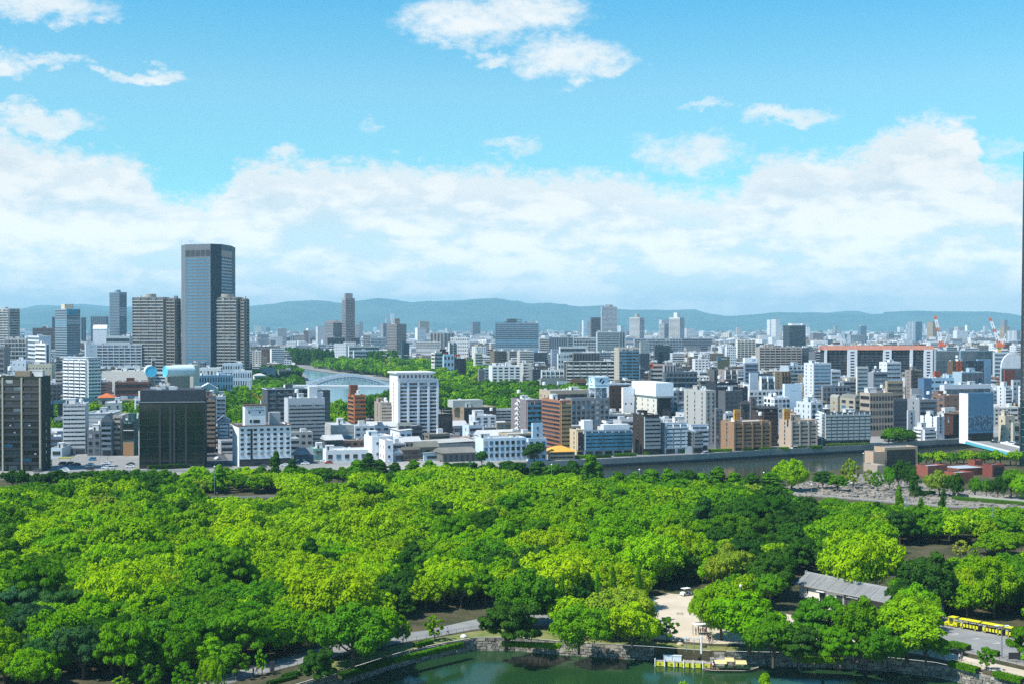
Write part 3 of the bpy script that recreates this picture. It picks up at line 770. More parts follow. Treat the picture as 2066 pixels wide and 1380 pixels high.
TABLE = '''
a|-32|84|93|759|950|12|3|C|b|1|343c34|dark glass apartment block with beige grid frame at the far left edge|R=1,yaw=-2,dp=12,rail=3,g=4,bd=1.0,cw=.7,colc='a8a490',par='a8a490',key='greenglass',rc='c8c8c4',far=0
a|105|176|202|722|836|15|4|B|B|4|e4e6ea|tall white apartment block with rows of balconies and pale slab roof behind the elevated road|yaw=52,roof='slab',rc='b0b6bc',dp=32,key='whitebalc',side=dict(split=1),e0=.3
a|124|127|173|814|916|10|3|B|b|2|b4b8ba|slim light grey apartment block with ten balcony floors beside the car park|yaw=12,dp=16,ph=1.2,par='c2c8ca'
o|172|176|226|833|897|6|4|R|N|1|a9b0b5|grey office with ribbon windows and white roof edge behind the gabled block|yaw=5,trim='e8e8e8'
a|174|176|202|868|919|3|2|W|N|1|6c7278|low dark grey house front right of the slim light grey apartments|yaw=5
a|203|204|226|850|919|5|1|B|N|1|70808c|narrow blue grey block with a pointed gable roof|yaw=5,roof='gablef',rc='5c666e',rh=4.2,eave=.4
a|226|228|246|837|917|6|1|B|N|1|b4aca4|narrow beige block with dark balcony recesses beside the gabled one|yaw=5,e0=.8
w|247|248|270|847|919|5|2|G|N|1|3c5c5c|narrow shop building with dark green sign board and teal glass|yaw=5,g=4,gz0=9,key='teal'
w|97|98|125|880|916|3|2|R|N|1|5c6c80|small dark blue shuttered building left of the slim grey apartments|yaw=5
h|108|110|126|842|890|4|2|W|N|1|8a929a|small grey house with white roof terrace behind the shuttered building|yaw=5
w|100|103|124|903|923|1|1|W|N|1|c4d4dc|small white and pale blue shop beside the car park|yaw=5,ww=.7
o|279|281|412|811|945|9|8|G|N|1|1c2a26|dark mirrored glass office block reflecting trees|yaw=10,g=4,dp=26,key='mirror',gz0=.3
o|196|203|226|770|800|6|2|S|N|1|8c7870|brown building with white outside stairs behind the elevated road|yaw=20,dp=20,yb=820
o|203|232|300|770|826|4|5|R|N|1|684438|low brown brick hall with grey ribbon windows beside the drum building|yaw=12,tile=1,dp=30,rc='8c8c90'
h|196|198|232|802|850|3|1|W|N|1|a8a49c|grey concrete house with an orange hipped tile roof|yaw=15,roof='hip',rc='c06a40',rh=3
w|210|212|245|812|880|5|2|b|N|1|b4b6b8|pale grey building with roof water tower left of the mirrored office|yaw=15
a|411|413|435|797|912|11|1|B|N|1|7a6860|brown apartment block with deep balconies directly right of the mirrored office|yaw=12,par='8a7868'
a|434|436|455|800|892|9|2|R|N|1|8c98a4|grey block standing behind the brown balconied apartments|yaw=12
a|437|439|464|852|909|6|1|B|N|1|c8d4dc|small blue white apartment block with gable front between dark block and white hotel|yaw=12,roof='gablef',rc='8c98a0',rh=3.0,eave=.2,split=1
o|466|482|587|859|941|6|8|W|N|1|e2e6ea|white square hotel with brown roof edge and small square windows|key='hotel',ww=.46,wh=.42,trim='6c4c3c',rc='584840',dp=22,base=5.2,bare=1
a|529|539|625|785|878|9|5|C|b|1|50555c|long dark grey balconied apartment block behind the white hotel|trim='c8d0d4',par='70767c'
a|625|628|666|786|880|9|2|R|N|1|5c646c|dark grey wing with pale roof hut behind the framed grey apartments|trim='c8d0d4'
a|573|581|655|803|912|11|3|B|N|1|b4b8bc|grey white apartment block with thin dark railings right of the white hotel|rail=1,par='8c9298',key='frame',rec=1,topm=3.5,cw=.8
w|655|658|742|908|933|1|5|W|N|1|d4d8da|long low white depot between the sea green shop and the white cube house|yaw=15,ww=.5,wh=.4,rc='d0d4d4',dp=14
w|631|632|656|904|928|2|1|W|N|1|6c9890|small sea green shop under the framed grey apartments|yaw=15,ww=.5
h|592|594|632|917|933|2|3|W|N|1|4c5c6c|dark blue grey house with hipped grey roof in front of the framed apartments|roof='hip',rc='788088',rh=3.6,yaw=15,eave=1
o|656|669|713|857|906|3|4|R|b|2|a8acaa|three storey cream and grey office left of the orange brick tower|yaw=15
a|695|714|738|796|895|10|1|B|R|1|a86c44|slim orange brick tower with curved balcony corners and roof mast|tile=1,par='a86c44',key='orangebrick',yaw=22,bd=1.0,dp=14
a|755|768|792|811|885|9|1|B|b|1|9c9084|beige grey apartment tower with rounded balconies|tile=1,par='b0a498',bd=1.0
a|786|802|884|764|888|14|4|C|b|1|dfe1e4|tall white apartment tower with four balcony bays and flared roof canopy|key='bigwhite',par='c4ccd4',colc='e4e6ea',bd=1.0,cw=1.4,ph=.7,rec=1,topm=2.2,side=dict(base=4)
a|801|803|830|852|900|3|2|R|N|1|b8b2a6|beige podium wing at the foot of the tall white tower|yaw=20
w|738|751|793|880|928|2|2|b|N|1|d8dce0|plain white low workshop with roof parapet left of the grey gravel roofs|dp=18
w|751|777|793|888|932|2|1|b|b|2|e2e4e8|plain white cube house with rust patched roof|dp=12,rc='8c7058'
w|787|806|831|869|902|2|2|W|b|2|dfe4e8|white two storey block with pale awning roof below the tall tower|roof='shed',rc='b8bcc0',rh=.6
h|834|841|884|902|926|2|3|W|N|1|94846c|traditional tan house with long ribbed grey roof|roof='gable',rc='74746c',rh=3
h|811|813|845|907|930|2|2|W|N|1|6c5c50|dark timber house with grey roof left of the tan house|roof='gable',rc='6c6860',rh=1.6
w|853|855|890|914|929|1|1|W|N|1|b4ccd8|low pale blue workshop in front of the tan house|roof='shed',rc='94989c',rh=.6,ww=.6,wh=.5
w|792|794|816|914|930|1|1|W|N|1|a8b8c4|small grey garage with curved white roof|roof='barrel',rc='d8dce0',rh=1.4,ww=.6,wh=.7
w|862|864|962|895|918|1|8|R|N|1|9c9c98|long low shed with pale corrugated roof right of the tan house|roof='shed',rc='a8a8a4',rh=.8,dp=22
w|891|893|960|914|932|1|6|V|N|1|6c6c68|grey gabled shed with faded roof beside the blue white warehouse|roof='gable',rc='787670',rh=2.4,dp=16
w|884|886|960|885|905|2|5|R|N|1|c0c0bc|low pale building with rust red roof stripes|rc='a87c6c',dp=14
o|887|936|1001|821|872|3|3|G|b|3|8c7c68|low brown office with dark glass front and big roof plant room|g=0,dp=26,key='lowbrown',rc='a0a8a0'
o|884|887|913|835|895|6|3|G|N|1|1c2024|narrow black office with steel bracing shaped like letters|g=0,key='blackK'
h|926|946|974|857|888|2|1|R|b|1|c0d0dc|two storey white house with tan roof|rc='c0a080',dp=13
w|950|958|1001|838|880|4|3|W|b|1|c8ccd0|white block with dark lattice front behind the tan roofed house|dp=12
w|1001|1003|1032|852|884|3|2|W|N|1|847a68|small brown block left of the grey stair tower|
w|995|998|1034|824|868|5|3|R|N|1|d0d0cc|white cluttered roof block behind the brown block|
w|959|975|1062|884|930|3|8|W|N|1|c8d8e4|long pale blue white warehouse with three rows of windows beside the moat trees|key='warehouse',ww=.55,wh=.55,base=1.2
w|1062|1066|1103|884|930|3|3|W|b|2|bccddc|right hand stair wing of the pale blue warehouse with blank upper wall|yaw=20
w|1072|1075|1095|853|925|4|1|b|N|1|a8c4d8|tall pale blue block rising behind the warehouse wing|
a|1031|1062|1094|806|902|8|2|B|S|1|80787a|grey brown apartment block with white zigzag stair and blue balconies|rail=2,tile=1,side=dict(sw=5.0,par=(.7,.7,.7)),key='greystair'
a|1093|1130|1152|807|917|11|1|B|R|3|9c6a50|orange brown brick apartment tower with tan balconies|tile=1,par='8c7c5c',key='brownbrick',side=dict(wh=.5)
o|1088|1110|1186|787|880|4|4|R|b|3|b0a08c|long beige office behind the grey gridded office with satellite dishes|rc='b4bab4'
o|1141|1153|1229|803|893|7|8|W|N|1|84888c|mid grey office with a grid of square dark windows under the blue white billboard|ww=.58,wh=.5,key='greyoffice',bare=1
w|1228|1230|1258|778|860|6|2|b|N|1|5c4438|dark brown building with red side behind the billboard|tile=1
w|1254|1257|1279|781|868|1|2|b|N|1|e6e8ec|blank white windowless wall block left of the white roof box|yaw=20,base=8
o|1279|1325|1354|800|874|6|3|G|b|4|d0ccc0|cream building carrying a huge blank white roof box|g=0,key='boxbuilding',bare=1
a|1144|1163|1178|866|920|4|1|B|b|2|c4b498|cream five storey house with roof garden|key='cream',rail=3
a|1177|1179|1276|868|920|5|7|B|N|1|8c9cac|long blue grey balconied apartment block on the river bank|rail=2,par='8c9cac',key='bluelong',yaw=17
h|1107|1109|1160|911|928|2|3|R|N|1|a89c88|small two storey house with a bright orange hipped roof by the river|roof='hip',rc='d8a048',rh=2.8,eave=1.2,yaw=15,key='orangehouse',dp=11
a|1277|1298|1332|836|917|8|1|B|b|1|3c342e|narrow black brown and cream apartment tower with glass balconies by the river|rail=1,tile=1,par='9cacb4'
a|1331|1341|1388|852|915|6|3|B|N|1|c4ccd4|white six storey riverside block with washing on pale balconies|split=1,par='c8d4dc',rc='c8b8a0'
h|1381|1383|1398|874|914|4|1|A|N|1|c8ccd0|small white house with tall arched blue windows|roof='barrel',rc='c8c8c4',rh=2
a|1397|1398|1418|878|914|4|1|B|N|1|64686c|narrow grey balconied house beside the arched house|rail=1
a|1391|1394|1429|856|909|4|1|B|N|1|c0ccd8|white stepped house behind the arched house|rc='a8b0b4'
a|1380|1424|1444|787|905|12|2|b|b|3|a8a8a4|tall pale grey stair tower with white upper floors|key='stairtower'
a|1393|1412|1425|821|900|7|1|R|R|2|d8d8d4|white mid height wing attached left of the pale stair tower|
a|1441|1444|1459|824|905|8|2|b|N|1|747880|dark grey narrow wing right of the pale stair tower|
a|1425|1445|1489|772|869|12|6|R|N|1|343a44|dark navy apartment tower with black balcony bands|key='navy',base=1
a|1487|1490|1509|781|868|10|2|W|N|1|3c4450|second dark navy block right of the navy tower|
a|1454|1479|1555|850|909|6|4|C|b|1|987a60|orange tan six storey apartment block with a yellow roof sign by the river|key='tan',tile=1,colc='967a60',par='8a7058',bd=.8,cw=.9,side=dict(),base=2.2
a|1572|1595|1648|847|903|6|3|C|b|1|b8a898|beige six storey apartment block with yellow roof sign by the river|key='beige',par='a89c90',colc='b0a498',bd=.8,cw=.9,base=1.4
a|1650|1663|1756|832|899|8|8|B|S|1|5c6468|large dark grey riverside apartment block with small square white balconies|split=1,par='a8b4b8',key='darkgrey',yaw=17,side=dict(par=(.65,.7,.72))
a|1518|1538|1569|824|900|9|1|B|b|1|4c4240|dark brown apartment tower with arched dark roof behind the tan block|roof='gable',rc='3c3c40',rh=1.2,eave=.8
a|1511|1514|1526|800|890|9|1|b|N|1|7c7478|thin grey brown stair tower between the two yellow signs|bare=1
a|1493|1495|1513|815|895|8|1|b|N|1|6c6460|grey brown block with low hipped roof behind the yellow sign|roof='hip',rc='48484c',rh=2
o|1541|1562|1594|801|885|7|4|W|W|3|e0e2e6|white office with large square windows between the yellow signs|ww=.66,wh=.55
o|1508|1512|1588|787|860|7|9|W|N|1|dcdcd8|long white school like building behind the white office|ww=.66,wh=.6
o|1579|1583|1618|774|860|2|2|N|N|1|cfe0ea|plain pale blue windowless billboard block|bare=1,key='billblock',base=30
o|1607|1636|1660|811|890|6|2|W|b|3|c4ccd0|white block with grey glass roof room beside the dark grey riverside apartments|
a|1622|1641|1677|732|850|15|3|R|b|2|c8ccd0|tall white apartment tower left of the orange roofed slab|key='talltower'
a|1643|1677|1696|746|845|10|1|R|W|3|dde0e2|white apartment tower with diagonal window rows in front of the tall white tower|
o|1652|1660|1716|778|850|6|7|W|N|1|84868a|mid grey office with deep square windows behind the barrel roofed houses|ww=.6,wh=.6
a|1675|1690|1703|803|868|4|1|b|b|1|a49c8c|left tan barrel roofed apartment house|roof='barrel',rc='94948c',rh=2.4
a|1695|1725|1751|803|872|5|3|R|W|2|a49c8c|right tan barrel roofed apartment house with dark side|roof='barrel',rc='74746c',rh=2.4
o|1735|1755|1802|792|880|5|8|A|R|1|a89888|beige office with five rows of small arched windows|key='arches',tile=1,rc='b4aca0'
o|1800|1802|1834|804|872|6|3|R|N|1|6c7078|grey office with pale ribbon bands right of the arched office|
o|1831|1855|1891|805|880|6|4|R|b|1|90949a|grey office with long ribbon windows and blank pale left wall|
o|1830|1832|1847|827|885|5|1|b|N|1|b8bcc2|pale slim wall slab in front of the grey ribbon office|bare=1
o|1837|1839|1859|783|850|3|1|N|N|1|a8a8a8|pale lift tower with small sign behind the grey ribbon office|bare=1
h|1844|1862|1888|862|889|3|1|B|B|1|d8dade|white stepped house with curved white balconies at the river corner|key='stepped',yaw=25
h|1857|1890|1906|840|886|6|1|b|b|2|d8dade|taller white house behind the stepped balcony house|yaw=25
a|1905|1923|1954|835|884|6|1|G|b|1|503830|dark red brown glass fronted building with brown hipped roof by the bridge|g=0,roof='hip',rc='5c4c3c',rh=1.6,yaw=20
o|1936|1953|2005|793|895|3|6|N|N|1|5d86a4|large windowless blue box building with white side and tiled lower band|key='bluebox',bare=1
a|2012|2026|2041|778|845|8|1|B|b|1|c8ccd0|white apartment block with stepped sloping top right of the blue box|
h|2015|2028|2048|838|890|3|1|b|b|1|c8bca8|cream house with pale roof beside the bridge road|
h|2040|2044|2060|852|895|2|1|W|N|1|b8b4a8|small cream house beside the dark glass tower|
o|1880|1905|1936|797|860|4|2|b|W|2|7c6458|brown stepped building with tan roof behind the dark red brown one|rc='c0a890'
w|1900|1906|1928|822|880|4|1|b|b|1|dcdcdc|small white house with cylindrical roof tank beside the brown stepped building|
a|1826|1838|1861|746|838|11|1|S|b|1|8c8480|tall grey brown apartment block with diagonal dark stair|yaw=20,par='5c544c'
a|1727|1729|1752|739|842|12|1|R|N|1|d4d4cc|slim white apartment tower with cream lower floors|
a|1750|1762|1791|750|835|9|3|R|N|1|8c9098|grey banded apartment block right of the slim white tower|
a|1786|1790|1822|768|838|5|4|R|N|1|b09c80|tan office with wide ribbon windows below the grey banded block|
a|1774|1789|1818|730|815|9|3|R|b|2|d0d4d8|white and blue grey office with roof tower in front of the orange roofed slab|
o|1860|1870|1931|762|838|5|4|W|N|1|a8c4d4|pale blue low office with a big dark blue end wall|ww=.8,wh=.3
o|1852|1864|1880|763|850|6|1|N|N|1|54708c|dark blue windowless wall block|bare=1
o|1896|1905|2000|776|850|3|7|R|N|1|c8ccd0|long white office behind the blue box building|rc='c0c8cc'
o|1922|1940|1983|750|838|4|4|G|N|1|9cb0bc|pale glass fronted office with steel grid|g=1,mul=1
a|1911|1922|1946|728|825|7|1|R|N|1|64503f|dark brown office with orange red centre strip|tile=1,key='orangestrip'
a|1946|1948|1985|728|822|8|5|W|N|1|3c4654|dark navy office with vertical white ribs|
o|1970|1972|2000|724|810|1|1|N|N|1|88a4b8|pale blue roofed exhibition hall block|
o|2018|2020|2066|742|812|1|5|G|N|1|a8b4bc|white hall with large barrel vault and dark gridded gable|roof='barrel',rh=14,rc='c8ccd0',g=1,yaw=8
w|2025|2027|2048|746|830|5|1|b|N|1|7c4438|dark red brick block in front of the vaulted hall|tile=1
a|2040|2044|2066|766|840|6|3|W|N|1|b8bcc0|white cluster block beside the dark glass tower|
a|1883|1886|1898|748|832|4|1|b|N|1|a85c48|small red brown block left of the pale glass office|
a|1654|1662|1883|706|795|15|24|C|N|1|3a3f46|very long dark apartment slab with orange roof|key='slab',yaw=3,dp=14,cw=.7,par='4c5258',far=1
a|1590|1592|1625|657|727|24|6|C|N|1|3c444c|dark blue black apartment tower standing alone|key='darktower',par='46505a',yaw=10,dp=34,far=1
a|1484|1487|1524|685|757|15|5|C|N|1|d0ccc4|white and cream apartment tower left of the long beige slab|yaw=10,colc='d8d4cc',par='b8b4ac'
a|1463|1466|1485|698|764|12|5|W|N|1|d4d8da|white gridded apartment block beside the cream tower|yaw=10
a|1525|1532|1617|700|776|13|8|C|N|1|a09890|long beige balconied apartment slab|yaw=6,par='a8a098'
a|1616|1618|1638|714|776|8|2|R|N|1|5c6470|dark grey block right of the long beige slab|
o|1500|1503|1530|732|802|8|3|R|N|1|78889a|slate office under a white sign board with blue script|yaw=10,key='slatesign',bare=1
o|1446|1448|1472|719|790|8|1|N|N|1|6c6a54|olive brown building with a sign board|key='olive',bare=1
a|1574|1590|1625|737|800|7|4|B|N|1|a8b4bc|white balconied block left of the tall white tower|
a|1573|1576|1595|749|812|6|3|C|N|1|6c5f50|brown gridded apartment block|
a|1561|1563|1577|749|812|8|1|b|N|1|a89478|beige block with small balconies joined to the brown gridded block|
a|1532|1534|1562|758|828|5|2|C|N|1|c4ccd4|white framed block with dark windows behind the dark brown tower|colc='e0e4e8',par='505c68'
o|1511|1513|1530|752|822|4|1|N|N|1|c4ccd4|white square tower with brown lower wall|bare=1
a|1449|1462|1487|745|812|6|2|C|b|1|8c8480|brown and white framed apartment block|colc='d8d8d8'
a|1440|1441|1452|745|805|5|2|V|N|1|5c5c5c|narrow dark fluted block|
o|1339|1341|1407|749|812|5|8|B|N|1|586470|dark slate apartment block with white dishes|split=1,yaw=8,par='64707c'
o|1310|1312|1338|734|805|8|1|R|N|1|b8b0a8|beige office with orange lettering on its top wall|key='beigesign',yaw=8,base=1
o|1338|1340|1364|735|800|8|4|V|N|1|9c9ca0|grey fluted office joined right of the beige lettered office|yaw=8
a|1239|1248|1290|701|806|15|3|B|b|2|b4aca0|tall pale grey beige apartment tower with blue glass balconies|rail=2,yaw=8,key='midtower'
a|1290|1292|1310|713|775|1|1|N|N|1|38424e|dark blue windowless block right of the tall apartment tower|bare=1,yaw=8
a|1290|1291|1300|742|795|7|1|R|N|1|6c7480|small grey block at the foot of the tall apartment tower|
a|1138|1142|1240|729|800|9|7|B|N|1|4c4a48|wide dark apartment block with white split balconies|split=1,par='d0d0cc',yaw=6,trim='e4e4e4'
a|1091|1093|1138|746|795|4|5|C|N|1|c4c8c8|low white gridded block left of the wide dark apartments|yaw=6,colc='d8dcdc'
w|1089|1091|1180|762|800|1|3|N|N|1|a0a0a0|low flat white roofed hall in front of the wide dark apartments|rc='d8dcdc'
w|1124|1126|1150|769|802|2|1|R|N|1|d4dce0|small white flat house beside the round park trees|
h|1150|1152|1184|772|806|3|2|N|N|1|6c5848|brown temple like house with low roof|roof='hip',rc='5c4838',rh=4
o|986|993|1050|738|793|8|5|W|b|1|d8dadc|white apartment block with deep window recesses facing the park|ww=.66,wh=.55,key='whitedeep',skip=0,yaw=8
a|1050|1056|1073|732|790|8|1|S|b|1|b8b8b4|white building with zigzag stair beside the deep windowed block|yaw=8
o|964|966|978|744|790|6|1|R|N|1|7c7c80|small grey block with slanting stair at the park edge|
o|976|978|990|742|788|6|1|R|N|1|c8ccd0|small white banded block at the park edge|
o|997|999|1087|652|742|21|10|R|N|1|7694a6|wide blue grey hospital like slab with pale bands|key='hospital',yaw=0,dp=40,far=1
a|1212|1214|1245|619|718|38|6|C|N|1|9ca4ac|tallest slim grey white tower on the right skyline|key='tall1',yaw=6,par='b8c0c8',far=1
a|1192|1193|1213|641|716|28|4|C|N|1|5c585c|dark brown tower left of the tallest slim tower|yaw=6,par='6c686c',far=1
a|1204|1205|1250|670|735|16|3|R|N|1|a8b4b8|white gridded block in front of the slim tower|yaw=6,wh=.55
a|1249|1250|1261|671|735|16|2|V|N|1|78848c|dark end block right of the white gridded block|yaw=6
a|1270|1290|1300|641|714|30|2|R|R|5|c8c8c8|left white tower of the pale pair on the skyline|yaw=45,key='pairleft',far=1
a|1350|1371|1381|641|714|30|2|R|R|5|c8c8c8|right white tower of the pale pair with roof cap|yaw=45,key='pairright',far=1
a|1330|1340|1349|654|713|22|2|R|R|3|b8bcc0|shorter pale tower left of the right white tower|yaw=45,far=1
o|1176|1177|1184|647|700|1|1|N|N|1|b8c8d0|thin pale tower far away on the skyline|bare=1
o|1086|1088|1108|683|728|10|2|R|N|1|b0aca4|beige banded slab right of the blue grey slab|yaw=4
o|1107|1109|1146|681|728|9|8|V|N|1|6c7480|dark fluted slab with curved end|yaw=4
o|1145|1146|1156|681|728|9|2|R|N|1|8c9498|grey slab beside the fluted slab|
o|1156|1157|1204|681|728|8|8|C|N|1|b8bcbc|long pale gridded slab|yaw=4
o|1260|1262|1282|681|727|8|4|R|N|1|8c9098|low grey slab left part of the long far housing row|yaw=2
o|1278|1280|1375|683|730|9|16|C|N|1|98a0a8|long grey gridded housing row under the white towers|yaw=2
o|1374|1375|1437|683|728|9|9|R|N|1|7c848c|darker right part of the long far housing row|yaw=2
o|1128|1130|1182|699|752|4|5|R|N|1|d0d0cc|low white strip windowed building|
a|1111|1113|1127|704|765|8|1|b|N|1|a8b0b8|slim grey blue tower with one column of windows|
a|1124|1126|1148|713|770|5|4|W|N|1|c8ccc8|white block with small square windows|
o|1155|1157|1210|712|768|2|9|V|N|1|6c6460|brown fluted hall with vertical white fins|
a|1290|1292|1310|690|745|8|2|b|N|1|a8aca8|grey block behind the dark blue windowless block|
a|1319|1321|1352|697|750|6|5|R|N|1|4c545c|dark slate block with wide eaves|
a|1326|1328|1337|710|775|9|1|N|N|1|2c3844|narrow dark blue pillar block|bare=1
a|672|697|716|602|724|36|4|B|R|4|8a8486|tall grey brown tower with stepped top rising above the river park|key='riverTower',yaw=20,far=1,dp=34
a|655|672|690|652|723|22|2|R|R|3|8c8688|lower grey brown shoulder block of the tall river tower|yaw=20,far=1,roof='hip',rh=7,rc='6c6668'
o|658|660|726|681|724|7|8|C|N|1|7c828a|wide office with dark glass top floors in front of the grey brown tower|yaw=4,colc='c8ccd0',par='aeb4ba',key='darktop',topm=12
o|640|642|659|694|726|6|2|R|N|1|b0b4b8|white stepped block left of the dark topped office|
o|702|704|766|698|735|4|6|R|N|1|d0d2d4|long white low building between the towers|
o|712|714|742|707|740|4|3|R|N|1|c8ccd0|small white and blue building at the park edge|rc='a8c8d8'
a|731|733|747|675|722|13|3|C|N|1|b4b4b4|pale grey slab left of the blue white block|yaw=4
a|746|748|778|681|722|11|4|C|N|1|9cacb8|blue white gridded apartment block|yaw=4
a|780|800|820|654|728|22|3|R|R|4|8c8684|broad grey brown twin topped tower right of the river tower|key='twintop',yaw=25,far=1
o|809|811|826|692|738|12|1|V|N|1|3c5868|dark blue slab with white edge|colc='d0d0d0'
a|837|839|890|690|728|11|5|R|N|1|bcbab4|wide cream banded apartment block|yaw=4
a|870|877|893|711|769|7|1|R|R|2|d0ccc4|white curved banded block under the orange rooftop signs|key='curved',yaw=30
o|893|895|916|714|774|4|3|W|N|1|b4cce0|pale blue block with dark square windows and an orange sign|ww=.5,wh=.5,key='lightbluesign'
o|916|918|940|723|776|4|4|V|N|1|34343c|low black building with an orange roof sign|key='blacklow'
o|904|906|922|690|755|12|2|C|N|1|c8ccd0|slim white tower beside the white gridded office|colc='e0e4e8',par='78848c'
o|906|908|945|681|744|8|10|W|N|1|dcdcdc|white gridded office with rows of tiny square windows|ww=.5,wh=.45,yaw=2
a|866|868|895|673|716|9|4|V|N|1|9c948c|tan grey far block|yaw=2
a|894|896|917|673|716|9|3|V|N|1|6c6c74|dark end of the tan grey far block|yaw=2
a|955|958|974|712|770|9|1|B|b|1|cccac2|white balcony block in the crowd right of the park|
o|538|540|573|682|707|9|4|C|N|1|c0beb8|cream gridded housing slab behind the blue rail viaduct|yaw=2
o|572|574|581|683|707|9|1|R|N|1|a0a4a8|grey end of the cream housing slab|
o|581|583|594|677|707|10|3|V|N|1|94a0a8|blue grey fluted slab|yaw=2
o|593|595|613|676|707|11|3|R|N|1|a6a4a0|cream banded slab left of the dark brown pillar tower|yaw=2,wh=.4
o|612|613|621|668|706|1|1|N|N|1|68585a|dark brown windowless pillar tower|bare=1,yaw=2
o|624|626|650|680|706|9|4|C|N|1|5c6670|dark blue grey housing slab right of the pillar tower|yaw=2
o|515|517|526|682|707|9|1|R|N|1|ccc4b8|small cream block at the left of the housing row|
o|525|527|537|684|707|8|2|R|N|1|c0b8a8|small tan block in the housing row|
t|268|331|341|600|768|26|4|C|C|3|7e7c7a|left brown grey twin tower with stepped drum top|yaw=-12,R=1,key='twinleft',far=1,par='a6a4a0'
t|336|354|363|602|770|26|2|C|C|2|7c7874|right wing of the left brown grey twin tower|yaw=-12,R=1,far=1,par='989288'
t|429|478|490|600|772|26|4|C|C|3|7e7c7a|right brown grey twin tower with drum top beside the tallest skyscraper|yaw=-12,R=1,key='twinright',far=1,par='a6a4a0'
t|486|494|501|603|772|26|1|C|C|1|787470|right wing of the right brown grey twin tower|yaw=-12,R=1,far=1,par='989288'
t|221|241|256|590|736|44|3|R|R|4|6f8290|slim blue grey skyscraper left of the twin towers|yaw=40,key='slimblue',far=1
t|111|135|162|624|748|24|3|R|R|4|7c909c|blue grey tower with turquoise framed top windows|yaw=40,key='turqtop',far=1
t|-6|18|40|623|744|22|3|B|B|3|a8a8a4|grey and white tower at the far left skyline|yaw=40,key='lefttower',far=1
o|64|66|139|662|735|10|7|R|N|1|605a5c|long dark brown housing slab under the turquoise topped tower|yaw=4
o|112|114|150|683|745|6|4|B|N|1|484c54|low dark block in front of the brown slab|yaw=4
o|56|79|103|678|760|9|1|N|R|3|c4ccd4|white office with blank blue grey right wall|yaw=30
o|71|92|101|693|785|10|1|V|R|1|dfe2e4|bright white banded slim tower|yaw=35
o|8|10|53|683|755|8|6|C|N|1|b4b4b0|cream gridded block in the far left crowd|yaw=4
o|-40|-38|8|700|790|8|6|R|N|1|7c7c7c|grey block at the left edge behind the green glass apartments|yaw=4
a|194|196|286|695|768|11|8|C|N|1|a0aab4|long blue grey balconied apartment slab left of the twin towers|yaw=4,colc='c0c8d0',par='b0bac2'
o|55|57|104|734|800|4|7|b|N|1|b8b4a0|low cream school building with small square windows|yaw=8
h|22|24|52|727|800|5|3|b|N|1|ccd4dc|white block with slanting stair in the far left crowd|yaw=10
o|171|173|195|694|762|7|1|b|N|1|c0ccd4|white block with blue side left of the long blue grey slab|
o|181|183|214|639|720|10|8|V|N|1|64707c|far dark office block between the left towers|yaw=2
o|103|105|113|640|705|8|1|V|N|1|4c6070|far dark blue block left of the turquoise topped tower|
o|162|164|174|641|712|9|2|V|N|1|5c7080|far blue block right of the turquoise topped tower|
o|186|188|215|664|730|1|1|N|N|1|d8dce0|white industrial hall with folded roof|roof='gable',rc='d8dce0',rh=8,yaw=10
o|212|214|262|678|740|4|12|R|N|1|b0b8bc|long low pale building behind the long blue grey slab|yaw=2
o|303|306|348|722|768|2|5|W|N|1|c8ccd0|white glass penthouse building under the left twin tower|ww=.8,wh=.6
o|205|300|330|748|812|2|6|N|b|1|c8c4bc|long low pale hall with a planted roof terrace|R=1,yaw=0,rc='b4b4ac',dp=30
o|330|333|390|737|820|1|1|N|N|1|d0ccc4|plain cream hall with a blue grey canopy beside the drum|yaw=4,bare=1,dp=34
o|391|396|470|757|806|3|14|W|N|1|b4c4d4|long pale blue mint office with white roof|yaw=32,ww=.45,wh=.6,rc='d0d4d4',dp=16
o|466|470|508|748|796|3|8|W|N|1|c4d0dc|white and pale blue end wing of the mint office|yaw=10,ww=.45,wh=.6,rc='c8ccc8',dp=20
o|398|402|445|742|782|2|6|W|N|1|d8dcdc|white building with turquoise roof machinery|yaw=10,rc='c8d0d0'
o|446|449|489|733|776|3|8|W|N|1|c0ccd8|pale blue block with domed roof lights behind the mint office|yaw=10,rc='d4d4d0'
h|398|402|440|784|815|1|2|N|N|1|d8dce0|white zigzag roofed hall|yaw=15,roof='gablef',rc='d0d8dc',rh=5,dp=20
h|510|513|536|757|776|2|3|W|N|1|d0d0cc|small white villa with hipped roof left of the arch bridge|roof='hip',rc='c0c0bc',rh=2.5
h|524|526|556|747|768|2|2|W|N|1|b0b4b4|grey roofed memorial hall among the trees|roof='gable',rc='a0a49c',rh=4
h|560|562|588|745|762|2|4|R|N|1|8c9494|low dark walled house with pale roof by the wide river|rc='b0b8bc'
'''
def parse():
    for ln in TABLE.strip().splitlines():
        p = ln.split('|')
        if len(p) < 13: print('BAD', ln); continue
        o = eval('dict('+p[13]+')') if len(p) > 13 and p[13].strip() else {}
        x0, xc, x1, yt = [float(q) for q in p[1:5]]
        yb = float(p[5]); yb = float(o.pop('yb', yb))
        make_building(p[0], x0, xc, x1, yt, yb, int(p[6]), int(p[7]), p[8], p[9], int(p[10]), p[11], p[12], o)
parse()
print('BUILDINGS', len(BL))
for b in BL:
    nf = 0
    if b.H < 2.5 or b.d > 70 or b.w > 150: print('ODD', b.label, round(b.w, 1), round(b.d, 1), round(b.H, 1), round(b.D))
